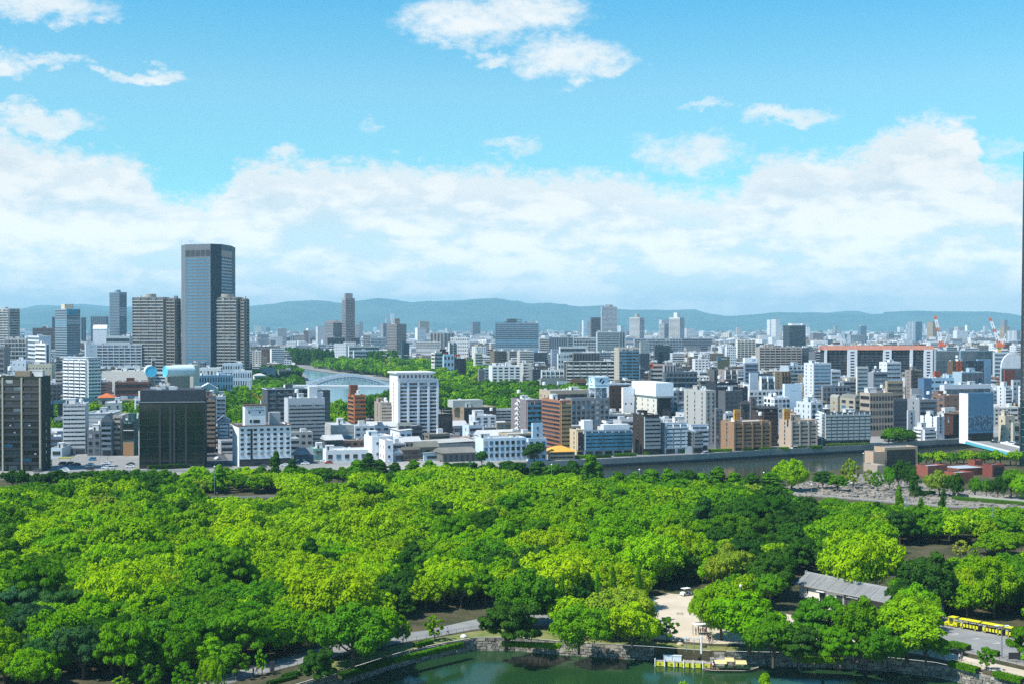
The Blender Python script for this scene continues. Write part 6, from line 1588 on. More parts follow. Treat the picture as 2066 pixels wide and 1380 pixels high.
TONEW = {'lime': 'lime green', 'bright': 'bright green', 'mid': 'mid green', 'dark': 'dark green', 'blue': 'blue green', 'olive': 'yellow olive', 'yellow': 'yellow'}
FORMW = {'camphor': 'domed', 'broad': 'broad', 'cherry': 'flat', 'conifer': 'pointed', 'ginkgo': 'ragged', 'willow': 'weeping', 'young': 'young', 'shrub': 'bushy'}
trng = random.Random(2024)
def make_tree(X, Y, r, h, kd, tone, label=None, z=0.0, group=None):
    vi = trng.randrange(SPEC[kd][0]); cm, tm = PROTO[(kd, vi)]
    sz = (h)/TOP[(kd, vi)]; root = empty({'conifer': 'conifer_tree', 'willow': 'willow_tree', 'cherry': 'cherry_tree', 'ginkgo': 'ginkgo_tree', 'shrub': 'shrub'}.get(kd, 'park_tree'), (X, Y, z), trng.uniform(0, 6.28))
    tag(root, label, 'shrub' if kd == 'shrub' else 'tree', group)
    t = TONES[tone]; j = trng.uniform(.85, 1.18); t = (t[0]*j*trng.uniform(.85, 1.15), t[1]*j, t[2]*trng.uniform(.6, 1.6))
    c = put('crown', cm, root, t); tr = put('trunk', tm, root)
    lift = .0
    if kd in ('camphor', 'broad', 'cherry', 'young', 'willow', 'ginkgo'):   # crown above a clear stem
        lift = h*{'camphor': .02, 'broad': .05, 'cherry': .10, 'young': .08, 'willow': .04, 'ginkgo': .04}[kd]
    c.scale = (r*trng.uniform(.88, 1.16), r*trng.uniform(.88, 1.16), (h-lift)/TOP[(kd, vi)]); c.location = (0, 0, lift); c.rotation_euler = (trng.uniform(-.11, .11), trng.uniform(-.11, .11), 0)
    tr.scale = (r, r, sz*.9)
    return root
TREES = []   # (X, Y, r, h, kind, tone, label or None)
def T(px, yb, yt, rpx, kd, tone, label=None):
    if kd == 'ginkgo': rpx *= 1.45
    g = ground(px, yb); h = atY(px, yt, g.y).z; TREES.append((g.x, g.y, rpx/FPX*g.y, max(h, 2), kd, tone, label, True))
for a in [
 (712, 1350, 1212, 82, 'broad', 'mid', 'huge mid green tree overhanging the moat path left of the two small path trees'),
 (1597, 990, 921, 36, 'camphor', 'lime', 'single round lime green tree standing on the near river bank'),
 (1742, 1205, 1066, 68, 'camphor', 'lime', 'big billowing lime green tree right behind the tiled rest house'),
 (1475, 1200, 1092, 46, 'broad', 'olive', 'tall yellow olive tree behind the plaza trees'),
 (1022, 1312, 1215, 66, 'cherry', 'dark', 'wide flat dark tree between the moat path and the water'),
 (1168, 1318, 1215, 52, 'camphor', 'bright', 'round bright tree at the moat edge left of the plaza'),
 (1275, 1310, 1212, 52, 'broad', 'lime', 'lime green tree at the left edge of the tan plaza'),
 (1512, 1318, 1192, 82, 'broad', 'bright', 'large bright tree right of the boat steps'),
 (1455, 1290, 1168, 52, 'camphor', 'bright', 'bright tree at the right edge of the tan plaza'),
 (1660, 1320, 1205, 62, 'cherry', 'mid', 'spreading tree in front of the tiled rest house'),
 (1730, 1335, 1200, 60, 'broad', 'mid', 'mid green tree before the right end of the rest house'),
 (1830, 1330, 1205, 80, 'broad', 'bright', 'large bright tree left of the yellow road train'),
 (1560, 1345, 1235, 52, 'broad', 'mid', 'tree overhanging the water between the boat and the stone wall'),
 (1612, 1350, 1262, 44, 'cherry', 'dark', 'low dark tree overhanging the shaded stone wall'),
 (1690, 1352, 1265, 44, 'cherry', 'mid', 'low tree overhanging the shaded moat wall below the rest house'),
 (1780, 1352, 1262, 46, 'broad', 'mid', 'low tree above the moat wall left of the sunlit stones'),
 (1868, 1340, 1262, 40, 'broad', 'mid', 'tree over the tan path left of the clipped hedges'),
 (1425, 1262, 1185, 34, 'camphor', 'lime', 'lime tree at the back right corner of the plaza'),
 (1990, 1352, 1303, 18, 'young', 'mid', 'small tree on the lawn beside the brown fence under the tram road'),
 (2072, 1330, 1262, 42, 'cherry', 'mid', 'spreading tree half out of the picture in front of the last train carriage'),
 (813, 1303, 1238, 17, 'young', 'bright', 'left one of two small trees on the moat path lawn'),
 (877, 1292, 1237, 19, 'young', 'bright', 'right one of two small trees on the moat path lawn near the walking man'),
 (529, 1362, 1307, 14, 'young', 'bright', 'thin small tree beside the dark path post'),
 (478, 1370, 1306, 27, 'young', 'mid', 'small round tree right of the willow'),
 (420, 1400, 1318, 33, 'willow', 'bright', 'weeping bright green willow near the bottom left'),
 (640, 1385, 1310, 38, 'cherry', 'dark', 'low dark tree on the moat wall below the huge tree'),
 (370, 1410, 1330, 26, 'young', 'mid', 'small tree left of the willow'),
 (245, 1400, 1363, 20, 'young', 'bright', 'small bright tree at the bottom edge left of the willow'),
 (305, 1395, 1336, 24, 'young', 'mid', 'small dark tree between the willow and the bottom edge'),
 (1345, 1293, 1241, 21, 'young', 'mid', 'small open tree on the plaza beside the flag poles'),
 (1134, 1258, 1152, 14, 'conifer', 'mid', 'leftmost narrow juniper spire by the path'),
 (1212, 1262, 1150, 22, 'conifer', 'mid', 'second juniper spire by the path'),
 (1245, 1262, 1140, 22, 'conifer', 'mid', 'third juniper spire by the path'),
 (1284, 1258, 1136, 24, 'conifer', 'mid', 'tallest juniper spire next to the plaza'),
 (1937, 1128, 1087, 17, 'young', 'yellow', 'small round yellow tree in the right hand clearing'),
 (1962, 1132, 1100, 12, 'young', 'bright', 'small bright tree right beside the yellow one'),
 (2005, 1245, 1115, 62, 'broad', 'bright', 'large bright tree above the end of the yellow train'),
 (1880, 1235, 1112, 62, 'broad', 'dark', 'large dark tree above the yellow train engine'),
 (1800, 1075, 1040, 40, 'camphor', 'bright', 'bright round tree right of the first clearing path'),
 (2020, 1120, 1068, 45, 'camphor', 'bright', 'wide bright round tree at the right edge above the clearing'),
 (555, 985, 907, 16, 'ginkgo', 'dark', 'tall dark ginkgo in front of the white hotel'),
 (588, 980, 923, 14, 'ginkgo', 'dark', 'shorter dark ginkgo just right of the hotel one'),
 (745, 985, 912, 26, 'ginkgo', 'dark', 'tall dark pointed tree before the white workshop'),
 (768, 985, 925, 24, 'ginkgo', 'dark', 'dark pointed tree right behind the tallest one at the workshop'),
 (722, 988, 926, 24, 'ginkgo', 'mid', 'pointed tree left of the tallest one at the workshop'),
 (1197, 985, 914, 26, 'ginkgo', 'mid', 'tall spiky tree before the blue grey riverside apartments'),
 (1078, 930, 893, 22, 'broad', 'dark', 'dark round tree beside the blue white warehouse'),
 (972, 940, 908, 16, 'broad', 'dark', 'small dark round tree at the corner of the blue white warehouse'),
 (396, 985, 938, 26, 'camphor', 'lime', 'bright round tree below the mirrored office'),
 (440, 995, 935, 20, 'ginkgo', 'bright', 'bright upright tree right of the round one below the mirrored office'),
 (1512, 1000, 957, 24, 'ginkgo', 'dark', 'dark full tree at the end of the bank row'),
 (1660, 985, 949, 20, 'cherry', 'dark', 'dark spreading tree on the far lawn right of the round bank tree'),
 (1690, 990, 957, 22, 'cherry', 'mid', 'low spreading tree at the edge of the stone field'),
 (1708, 980, 922, 14, 'young', 'olive', 'thin olive tree left of the tan hall'),
 (1722, 985, 926, 12, 'young', 'olive', 'second thin olive tree left of the tan hall'),
 (1812, 984, 925, 18, 'broad', 'dark', 'dark tree in front of the concrete hall'), (1795, 990, 940, 15, 'broad', 'mid', 'smaller tree in front of the concrete hall'),
 (1835, 985, 930, 16, 'broad', 'dark', 'dark tree at the right corner of the concrete hall'), (1755, 985, 945, 12, 'young', 'olive', 'thin tree before the lower tan wing'), (1770, 990, 947, 12, 'young', 'mid', 'second thin tree before the lower tan wing'),
 (1848, 1000, 944, 11, 'ginkgo', 'dark', 'narrow dark tree between hall and brick museum'), (1895, 1000, 946, 24, 'broad', 'olive', 'olive tree in front of the red brick museum'), (1925, 1005, 951, 20, 'broad', 'dark', 'dark round tree in front of the red brick museum'),
 (1967, 1005, 960, 15, 'broad', 'mid', 'small tree before the right part of the brick museum'), (1990, 1005, 965, 14, 'broad', 'mid', 'next small tree before the right part of the brick museum'), (2013, 1008, 958, 18, 'broad', 'dark', 'tree before the brick cube'),
 (2040, 1005, 945, 24, 'broad', 'mid', 'round tree right of the brick cube'), (2062, 1010, 955, 26, 'broad', 'bright', 'tree at the right edge beside the brick cube'),
 (1900, 1040, 985, 9, 'ginkgo', 'dark', 'narrow dark tree on the slope below the stone field'), (1813, 1030, 978, 8, 'ginkgo', 'mid', 'narrow tree standing before the stone field wall'), (1860, 1045, 1002, 9, 'ginkgo', 'mid', 'second narrow tree before the stone field wall'),
 ]: T(*a)
for i, x in enumerate(range(1245, 1560, 34)): T(x+trng.uniform(-6, 6), 1004, 942+trng.uniform(-4, 12), trng.uniform(22, 32), trng.choice(['ginkgo', 'ginkgo', 'broad']), trng.choice(['dark', 'mid', 'mid']))
for i, x in enumerate(range(1855, 2060, 15)): T(x+trng.uniform(-4, 4), 938+trng.uniform(-4, 2), 908+trng.uniform(-3, 5), trng.uniform(11, 16), 'broad', trng.choice(['bright', 'mid', 'bright', 'lime']))
for i, x in enumerate(range(20, 380, 26)): T(x+trng.uniform(-6, 6), 985, 946+trng.uniform(-2, 12), trng.uniform(20, 28), trng.choice(['broad', 'cherry', 'broad']), trng.choice(['dark', 'mid', 'dark']))
for x in (800, 830, 862, 895, 925, 955, 990, 1020, 1050, 1090, 1115, 1150): T(x+trng.uniform(-5, 5), 975, 927+trng.uniform(-3, 9), trng.uniform(22, 29), trng.choice(['broad', 'ginkgo', 'broad']), trng.choice(['dark', 'mid', 'dark']))
for x in (640, 665, 690, 610, 500, 480, 525, 585, 715, 455): T(x+trng.uniform(-3, 3), 980, 938+trng.uniform(-4, 7), trng.uniform(22, 30), 'broad', trng.choice(['bright', 'mid', 'lime', 'dark']))
LIMIT = [(-300, 980), (0, 975), (100, 968), (200, 956), (290, 948), (350, 960), (400, 948), (500, 952), (560, 948), (640, 950), (720, 940), (800, 950), (860, 932), (1000, 930), (1060, 955), (1180, 950), (1240, 958), (1340, 960), (1450, 966), (1560, 978), (1640, 998), (1720, 1006), (1800, 1012), (1900, 1020), (2066, 1020), (2400, 1040)]
def limit(x):
    for (a, ya), (b, yb) in zip(LIMIT[:-1], LIMIT[1:]):
        if a <= x <= b: return ya+(yb-ya)*(x-a)/(b-a)
    return LIMIT[-1][1]
BLOBS = [(640, 1080, 190, 'lime', 1), (940, 985, 110, 'lime', 1), (560, 1040, 110, 'lime', .8), (1190, 1010, 120, 'bright', .8), (1340, 1010, 110, 'bright', .7), (1250, 1120, 150, 'lime', .7), (180, 1060, 130, 'lime', .6), (260, 1160, 130, 'lime', .6),
         (1560, 1090, 120, 'dark', 1), (1500, 1030, 110, 'mid', .8), (770, 1150, 80, 'dark', 1), (620, 1150, 60, 'dark', .9), (1270, 1050, 50, 'dark', 1), (220, 985, 110, 'dark', .7), (450, 1010, 70, 'mid', .7), (90, 1320, 150, 'blue', .6), (330, 1290, 80, 'mid', .8), (1780, 1180, 80, 'dark', .9),
         (700, 1030, 60, 'dark', .9), (1000, 1070, 40, 'dark', .9), (900, 1100, 60, 'bright', .6), (480, 1220, 120, 'mid', .5), (1650, 1150, 60, 'dark', .9), (1680, 1040, 70, 'mid', .8), (880, 1190, 60, 'lime', .8), (420, 1150, 110, 'lime', .6)]
KEEP = [(1606, 1158, 1792, 1222), (1896, 1246, 2070, 1300), (1325, 1196, 1420, 1300), (792, 1250, 960, 1300), (560, 1322, 606, 1345), (480, 1335, 545, 1362), (415, 992, 560, 1004), (650, 965, 700, 975), (1600, 955, 2070, 998), (1760, 1000, 2066, 1012), (1800, 1096, 2066, 1118), (1870, 1150, 1900, 1165), (1330, 1180, 1400, 1215), (900, 1225, 990, 1250)]
def blocked(X, Y, r, h):
    sx, sb = proj(X, Y, 0); st = proj(X, Y, h)[1]; rp = r/Y*FPX*.8
    for (a, b, c, d) in KEEP:
        if sx+rp > a and sx-rp < c and sb > b+3 and st+rp*.12 < d-2: return True
    return False
FZ = [Z['plaza'], Z['road'], Z['lawn'], Z['path'], MOAT, RIVER, Z['stone_field']]
occT = {}
def tclash(X, Y, r, f=.78):
    k = (int(X//20), int(Y//20))
    for i in (-1, 0, 1):
        for j in (-1, 0, 1):
            for (x, y, s) in occT.get((k[0]+i, k[1]+j), ()):
                if math.hypot(x-X, y-Y) < (r+s)*f: return True
    return False
def tadd(X, Y, r): occT.setdefault((int(X//20), int(Y//20)), []).append((X, Y, r))
for t in TREES: tadd(t[0], t[1], t[2])
for tries in range(26000):
    Y = math.sqrt(trng.uniform(262**2, 600**2)); X = trng.uniform(-.43, .43)*Y
    p = (X, Y); sx, sy = proj(X, Y, 0)
    big = trng.random(); r = trng.uniform(3.6, 5.4) if big < .45 else (trng.uniform(5.4, 7.6) if big < .85 else trng.uniform(7.6, 9.2))
    if sx > 1680 and sy < 1190: r = min(r, 5.5)
    if Y < 300: r = min(r, 6)
    if Y > 470: r = min(r, 6.4)
    if tclash(X, Y, r, .62 if tries < 16000 else .52): continue
    if any(inpoly(p, z_) for z_ in FZ): continue
    if any(inpoly((X+r*.5*math.cos(a), Y+r*.5*math.sin(a)), z_) for z_ in FZ[:2]+[MOAT] for a in (0, 1.57, 3.14, 4.71)): continue
    h = min(r*trng.uniform(1.15, 1.7)+2.5, 16)
    tp = proj(X, Y, h)[1]; lm = limit(sx)+trng.uniform(0, 26)*(1 if sx > 1150 else .5)
    if tp < lm:
        h2 = atY(sx, lm, Y).z
        if h2 < 6: continue
        h = h2; r = min(r, h*.62)
    if blocked(X, Y, r, h): continue
    yc = (sy+tp)/2
    if tries > 25300 and sx > 1700: pass
    if sx > 1690 and sy < 1150 and trng.random() < .12: continue
    tone = None
    for (bx, by, br, bt, bp) in BLOBS:
        if (bx-sx)**2+((by-yc)*1.5)**2 < br*br and trng.random() < bp*.78: tone = bt; break
    if tone is None: tone = trng.choice(['lime', 'bright', 'bright', 'mid', 'mid', 'dark', 'olive' if trng.random() < .2 else 'bright'])
    kd = {'lime': 'camphor', 'olive': 'camphor', 'bright': trng.choice(['camphor', 'broad', 'broad']), 'mid': trng.choice(['broad', 'broad', 'cherry', 'camphor']), 'dark': trng.choice(['broad', 'cherry', 'ginkgo', 'broad']), 'blue': trng.choice(['cherry', 'broad'])}[tone]
    if kd == 'ginkgo': r *= .9
    tadd(X, Y, r); TREES.append((X, Y, r, h, kd, tone, None, True))
print('NEAR TREES', len(TREES))
# the river park and the greens in the middle distance
def fill(poly, n, rr, hh, tones, kds, ymax=None, f=.62, near=False):
    xs = [p[0] for p in poly]; ys = [p[1] for p in poly]
    for i in range(n):
        X = trng.uniform(min(xs), max(xs)); Y = trng.uniform(min(ys), max(ys)); r = trng.uniform(*rr)
        if not inpoly((X, Y), poly) or inpoly((X, Y), FARR) or inpoly((X, Y), RIVER): continue
        if any(inpoly((X+r*math.cos(a), Y+r*math.sin(a)), FARR) for a in (0, 1.57, 3.14, 4.71)): continue
        if tclash(X, Y, r, f): continue
        if clash(Vector((X, Y)), r*.25): continue
        h = trng.uniform(*hh)
        tadd(X, Y, r); TREES.append((X, Y, r, h, trng.choice(kds), trng.choice(tones), None, near))
KB = ['camphor', 'broad', 'broad']
fill(gp([(745, 746), (800, 746), (960, 752), (1000, 770), (960, 775), (880, 766), (800, 756), (700, 756)]), 2500, (8, 12), (14, 24), ['bright', 'mid', 'lime', 'mid'], KB)
fill(GREENW['g1'], 1500, (4.5, 7), (9, 14), ['bright', 'mid', 'lime', 'mid'], KB)
fill(GREENW['g2'], 2500, (4, 7.5), (6, 11), ['mid', 'dark', 'bright', 'dark', 'mid'], KB)
fill(gp([(440, 800), (560, 800), (540, 880), (440, 880)]), 600, (5, 8), (10, 15), ['mid', 'bright'], KB)
fill(gp([(640, 842), (690, 842), (700, 885), (660, 885)]), 500, (5, 7), (11, 15), ['bright', 'lime'], KB)
fill(gp([(722, 800), (800, 795), (800, 860), (735, 850)]), 900, (6, 9), (12, 18), ['mid', 'dark'], KB)
fill(gp([(880, 790), (1130, 795), (1130, 838), (1000, 850), (885, 835)]), 2500, (6, 10), (10, 16), ['mid', 'bright', 'mid', 'dark'], KB)
fill(gp([(610, 745), (690, 753), (800, 755), (880, 766), (905, 785), (1010, 785), (960, 755), (880, 738), (760, 730), (650, 738)]), 2500, (6, 10), (8, 14), ['mid', 'bright', 'lime', 'mid'], KB)
fill(gp([(800, 745), (905, 752), (960, 762), (985, 778), (960, 790), (905, 782)]), 900, (8, 12), (14, 22), ['bright', 'mid', 'lime'], KB)
fill(gp([(575, 729), (645, 729), (645, 738), (578, 735)]), 900, (7, 10), (24, 31), ['dark', 'dark', 'mid'], ['ginkgo', 'conifer'], f=.5)
fill(gp([(648, 733), (672, 733), (672, 742), (648, 742)]), 300, (7, 10), (22, 30), ['dark'], ['ginkgo', 'conifer'], f=.5)
fill(gp([(742, 740), (800, 740), (800, 748), (742, 748)]), 600, (7, 9), (24, 32), ['dark', 'mid'], ['ginkgo', 'conifer'], f=.5)
fill(gp([(660, 738), (745, 740), (745, 756), (675, 755)]), 1500, (8, 12), (14, 22), ['mid', 'bright'], KB)
fill(gp([(520, 726), (582, 726), (582, 734), (530, 733)]), 600, (7, 10), (10, 16), ['bright', 'mid'], KB)
fill(gp([(505, 745), (520, 740), (545, 738), (600, 752), (600, 760), (510, 760)]), 500, (5, 9), (8, 14), ['dark', 'mid'], KB)
fill(gp([(690, 748), (900, 752), (905, 792), (820, 796), (800, 775), (720, 760)]), 2500, (7, 11), (11, 18), ['bright', 'mid', 'lime', 'mid'], KB)
fill(GREENW['g4'], 500, (7, 10), (14, 18), ['bright', 'mid'], KB)
fill(GREENW['g5'], 200, (4, 5), (8, 11), ['bright'], KB)
fill(GREENW['g6'], 500, (3.5, 5), (5, 8), ['mid', 'dark'], KB)
print('ALL TREES', len(TREES))
order_t = sorted(range(len(TREES)), key=lambda i: (TREES[i][6] is None, -TREES[i][2]*TREES[i][3]/TREES[i][1]**2))
indiv = order_t[:300]; rest = order_t[300:]
TL = [(712, 1290, 'the huge moat tree'), (1700, 1190, 'the tiled rest house'), (1370, 1250, 'the tan plaza'), (1980, 1265, 'the yellow road train'), (1595, 950, 'the round bank tree'), (1740, 1120, 'the billowing tree'), (1937, 1105, 'the small yellow tree'), (345, 900, 'the mirrored office'), (48, 900, 'the dark glass apartments'),
      (527, 910, 'the white hotel'), (745, 940, 'the pointed trees'), (1030, 915, 'the blue white warehouse'), (1197, 940, 'the spiky tree'), (420, 1350, 'the willow'), (1020, 1250, 'the flat dark tree'), (1475, 1140, 'the yellow olive tree'), (1800, 925, 'the tan concrete hall'), (1940, 950, 'the red brick museum'), (700, 765, 'the arch bridge'), (1230, 1200, 'the juniper spires'), (903, 1270, 'the walking man'),
      (835, 800, 'the tall white tower'), (1280, 940, 'the near river'), (945, 820, 'the low brown office'), (150, 860, 'the slim grey apartments'), (1860, 1000, 'the stone field')]
titems = []
for i in indiv:
    X, Y, r, h, kd, tone, lb, _ = TREES[i]; sx, sy = proj(X, Y, h*.6)
    root = make_tree(X, Y, r, h, kd, tone, lb, group='trees of the castle park wood' if (Y < 620 and lb is None) else None)
    if lb is None:
        rp = r/Y*FPX; size = 'large' if rp > 48 else ('middling' if rp > 30 else 'small')
        titems.append((root, '%s %s %s tree %s' % (size, TONEW[tone], FORMW[kd], relation(sx, sy, TL)), sx))
uniquify(titems)
QV = []; QT = []
for i in rest:
    X, Y, r, h, kd, tone, lb, _ = TREES[i]; vi = trng.randrange(SPEC[kd][0]); Q, hue = RAW[(kd, vi)]
    n = int(min(len(Q), 7000 if Y < 640 else 2200 if Y < 1300 else 1300)); f = math.sqrt(len(Q)/n)*.95
    g = np.random.default_rng(i); s = g.choice(len(Q), n, replace=False); q = Q[s].copy(); c = q.mean(1, keepdims=True); q = c+(q-c)*f
    a = trng.uniform(0, 6.28); ca, sa = math.cos(a), math.sin(a); lift = h*.1; zs = (h-lift)/TOP[(kd, vi)]
    x = (q[..., 0]*ca-q[..., 1]*sa)*r+X; y = (q[..., 0]*sa+q[..., 1]*ca)*r+Y; z = q[..., 2]*zs+lift
    QV.append(np.stack([x, y, z], -1)); t = np.array(TONES[tone])*trng.uniform(.85, 1.18); hh = hue[s][:, None]
    QT.append(t[None]*(np.array([.72, .84, 1.15])*(1-hh)+np.array([1.32, 1.14, .8])*hh))
if QV:
    Q = np.concatenate(QV).astype(np.float32); tn = np.concatenate(QT)
    me = quads_mesh('woodland', Q, [M_LEAFSTUFF]); tone_attr(me, tn)
    tag(put('woodland', me), 'mass of smaller and farther green tree crowns in the park and along the wide river', 'trees', kind='stuff')
    mb = MB()
    for i in rest:
        X, Y, r, h = TREES[i][:4]; mb.bar((X, Y, 0), (X, Y, h*.6), .35, 0, 5, .18)
    tag(mb.build('woodland_trunks', M_BARK), 'trunks of the farther park trees', 'trees', kind='stuff')
print('LEAF QUADS STUFF', sum(len(q) for q in QV))
# ================================================================ people
def skin_body(pose):
    V = []; E = []; Rr = []
    def v(x, y, z, r, par=None):
        V.append((x, y, z)); Rr.append(r); i = len(V)-1
        if par is not None: E.append((par, i))
        return i
    sit = pose == 'sit'; zp = .50 if sit else .93
    pel = v(0, 0, zp, .13); wst = v(0, 0, zp+.18, .12, pel); ch = v(0, 0, zp+.40, .135, wst); nk = v(0, .0, zp+.55, .055, ch)
    hd = v(0, -.01, zp+.64, .085, nk); tp = v(0, 0, zp+.76, .075, hd); v(0, -.11, zp+.67, .018, hd)
    for s in (-1, 1):
        sh = v(s*.17, 0, zp+.45, .06, ch)
        if pose == 'walk': el_ = v(s*.22, s*.10, zp+.20, .045, sh); wr = v(s*.22, s*.22-.05, zp-.0, .03, el_)
        elif sit: el_ = v(s*.24, -.04, zp+.20, .045, sh); wr = v(s*.20, -.26, zp+.12, .03, el_)
        else: el_ = v(s*.24, .02, zp+.18, .045, sh); wr = v(s*.25, -.06, zp-.05, .03, el_)
        pm = v(V[wr][0], V[wr][1]-.02, V[wr][2]-.07, .028, wr)
        for k, (dx, ln) in enumerate(((-.03, .075), (-.01, .09), (.01, .085), (.03, .065))): f1 = v(V[pm][0]+dx, V[pm][1]-.01, V[pm][2]-ln*.5, .009, pm); v(V[pm][0]+dx, V[pm][1]-.03, V[pm][2]-ln, .008, f1)
        v(V[wr][0]-s*.035, V[wr][1]-.04, V[wr][2]-.07, .010, wr)
        hip = v(s*.09, 0, zp-.06, .095, pel)
        if sit: kn = v(s*.11, -.42, zp-.02, .065, hip); an_ = v(s*.11, -.44, .08, .045, kn)
        elif pose == 'walk': kn = v(s*.10, -s*.16-.05, .50, .065, hip); an_ = v(s*.10, -s*.30+.05, .09, .045, kn)
        else: kn = v(s*.10, -.02, .50, .065, hip); an_ = v(s*.11, .02, .08, .045, kn)
        v(V[an_][0], V[an_][1]-.16, .04, .04, an_)
    me = bpy.data.meshes.new('body'); me.from_pydata(V, E, []); o = bpy.data.objects.new('tmp_body', me); COL.objects.link(o)
    md = o.modifiers.new('s', 'SKIN'); md.use_smooth_shade = True
    for i, sv in enumerate(me.skin_vertices[0].data): sv.radius = (Rr[i], Rr[i]); sv.use_root = (i == 0)
    ss = o.modifiers.new('d', 'SUBSURF'); ss.levels = 1; ss.render_levels = 1
    dg = bpy.context.evaluated_depsgraph_get(); m2 = bpy.data.meshes.new_from_object(o.evaluated_get(dg)); bpy.data.objects.remove(o)
    m2.name = 'body'; m2.materials.clear()
    def m_shirt(t): oi = t.n('ShaderNodeObjectInfo'); return bsdf(t, oi.outputs['Color'], .8)
    for m in (mat('shirt_cloth', m_shirt), flat('trouser_cloth', (.02, .022, .03), .85), M_SKIN, M_BLACK): m2.materials.append(m)
    mi = []
    for p in m2.polygons:
        c = p.center; arm = abs(c.x) > .195 and not (sit and c.z < zp-.02)
        if c.z > zp+.53: k = 2
        elif c.z < .12: k = 3
        elif arm and c.z < zp+.22 and c.z > .3: k = 2
        elif c.z > zp+.02: k = 0
        else: k = 1
        mi.append(k)
    m2.polygons.foreach_set('material_index', mi); return m2, zp
BODY = {p: skin_body(p) for p in ('stand', 'walk', 'sit')}
hb = MB(); hb.sphere((0, .015, 0), .105, 0, 12, 8, 1.05); HAIR = hb.mesh('hair', [M_BLACK])
def person(px, py, pose, face, shirt, label, z=0.0, group=None, P=None):
    g = ground(px, py, z) if P is None else P; r_ = empty('person', (g[0], g[1], z), face); tag(r_, label, 'person', group)
    me, zp = BODY[pose]; put('body', me, r_, shirt); h_ = put('hair', HAIR, r_); h_.location = (0, .02, zp+.735); return r_
# ================================================================ cars
def m_carpaint(t): oi = t.n('ShaderNodeObjectInfo'); return bsdf(t, oi.outputs['Color'], .25, 0, .6)
M_CAR = mat('car_paint', m_carpaint)
def car_proto(kind):
    r_ = empty('parked_car', (0, -500, 0)); L, W_, H_ = (4.3, 1.72, 1.48) if kind == 'sedan' else (3.9, 1.66, 1.85)
    pr = [(0, .28), (0, .72), (.12, .82), (1.0, .92), (1.55, 1.35), (2.0, H_-.02), (3.2, H_-.04), (3.85, 1.05), (4.25, .95), (4.3, .45), (4.25, .28)] if kind == 'sedan' else [(0, .28), (0, .8), (.1, .95), (.55, 1.02), (1.0, H_-.1), (1.3, H_), (3.7, H_), (3.88, 1.1), (3.9, .3)]
    mb = MB(); mb.extr(pr, 0, W_); mb.build('body', M_CAR, r_)
    mb = MB(); k = 1 if kind == 'sedan' else 0
    gl = [(1.2, 1.0), (1.62, 1.34), (2.05, H_-.1), (3.1, H_-.12), (3.65, 1.02)] if k else [(.75, 1.1), (1.1, H_-.18), (1.35, H_-.12), (3.6, H_-.12), (3.75, 1.1)]
    mb.extr(gl, -.015, W_+.015); mb.build('side_windows', G_DARK, r_)
    mb = MB(); a, b = (pr[3], pr[5]) if k else (pr[3], pr[4]); mb.quad((a[0]-.01, .15, a[1]+.04), (b[0]-.02, .22, b[1]+.01), (b[0]-.02, W_-.22, b[1]+.01), (a[0]-.01, W_-.15, a[1]+.04)); mb.build('windscreen', G_DARK, r_)
    wm = MB(); wm.bar((0, -.02, 0), (0, .2, 0), .31, 0, 12); wm.bar((0, -.03, 0), (0, 0, 0), .17, 1, 8); wme = wm.mesh('wheel', [M_TYRE, M_RAIL])
    for x_ in (.85, L-.9):
        for y_ in (0.0, W_): w_ = put('wheel', wme, r_); w_.location = (x_, y_, .31); w_.rotation_euler = (0, 0, 0 if y_ == 0 else math.pi)
    for y_ in (.12, W_-.42): mb = MB(); mb.box(-.03, y_, .6, .05, y_+.3, .75); mb.build('headlight', M_WHITE, r_)
    return r_
CARP = {'sedan': car_proto('sedan'), 'van': car_proto('van')}; used_c = set()
def car(px, py, ang, kind, col, label, group='cars parked in front of the first buildings', z=0.0, scale=1.0):
    g = ground(px, py, z); r_ = CARP[kind] if kind not in used_c else copy_tree(CARP[kind]); used_c.add(kind)
    r_.location = (g.x, g.y, z); r_.rotation_euler = (0, 0, R(ang)); r_.scale = (scale,)*3
    for ch in r_.children:
        if ch.name.startswith('body'): ch.color = (*lin(col), 1)
    tag(r_, label, 'car', group)
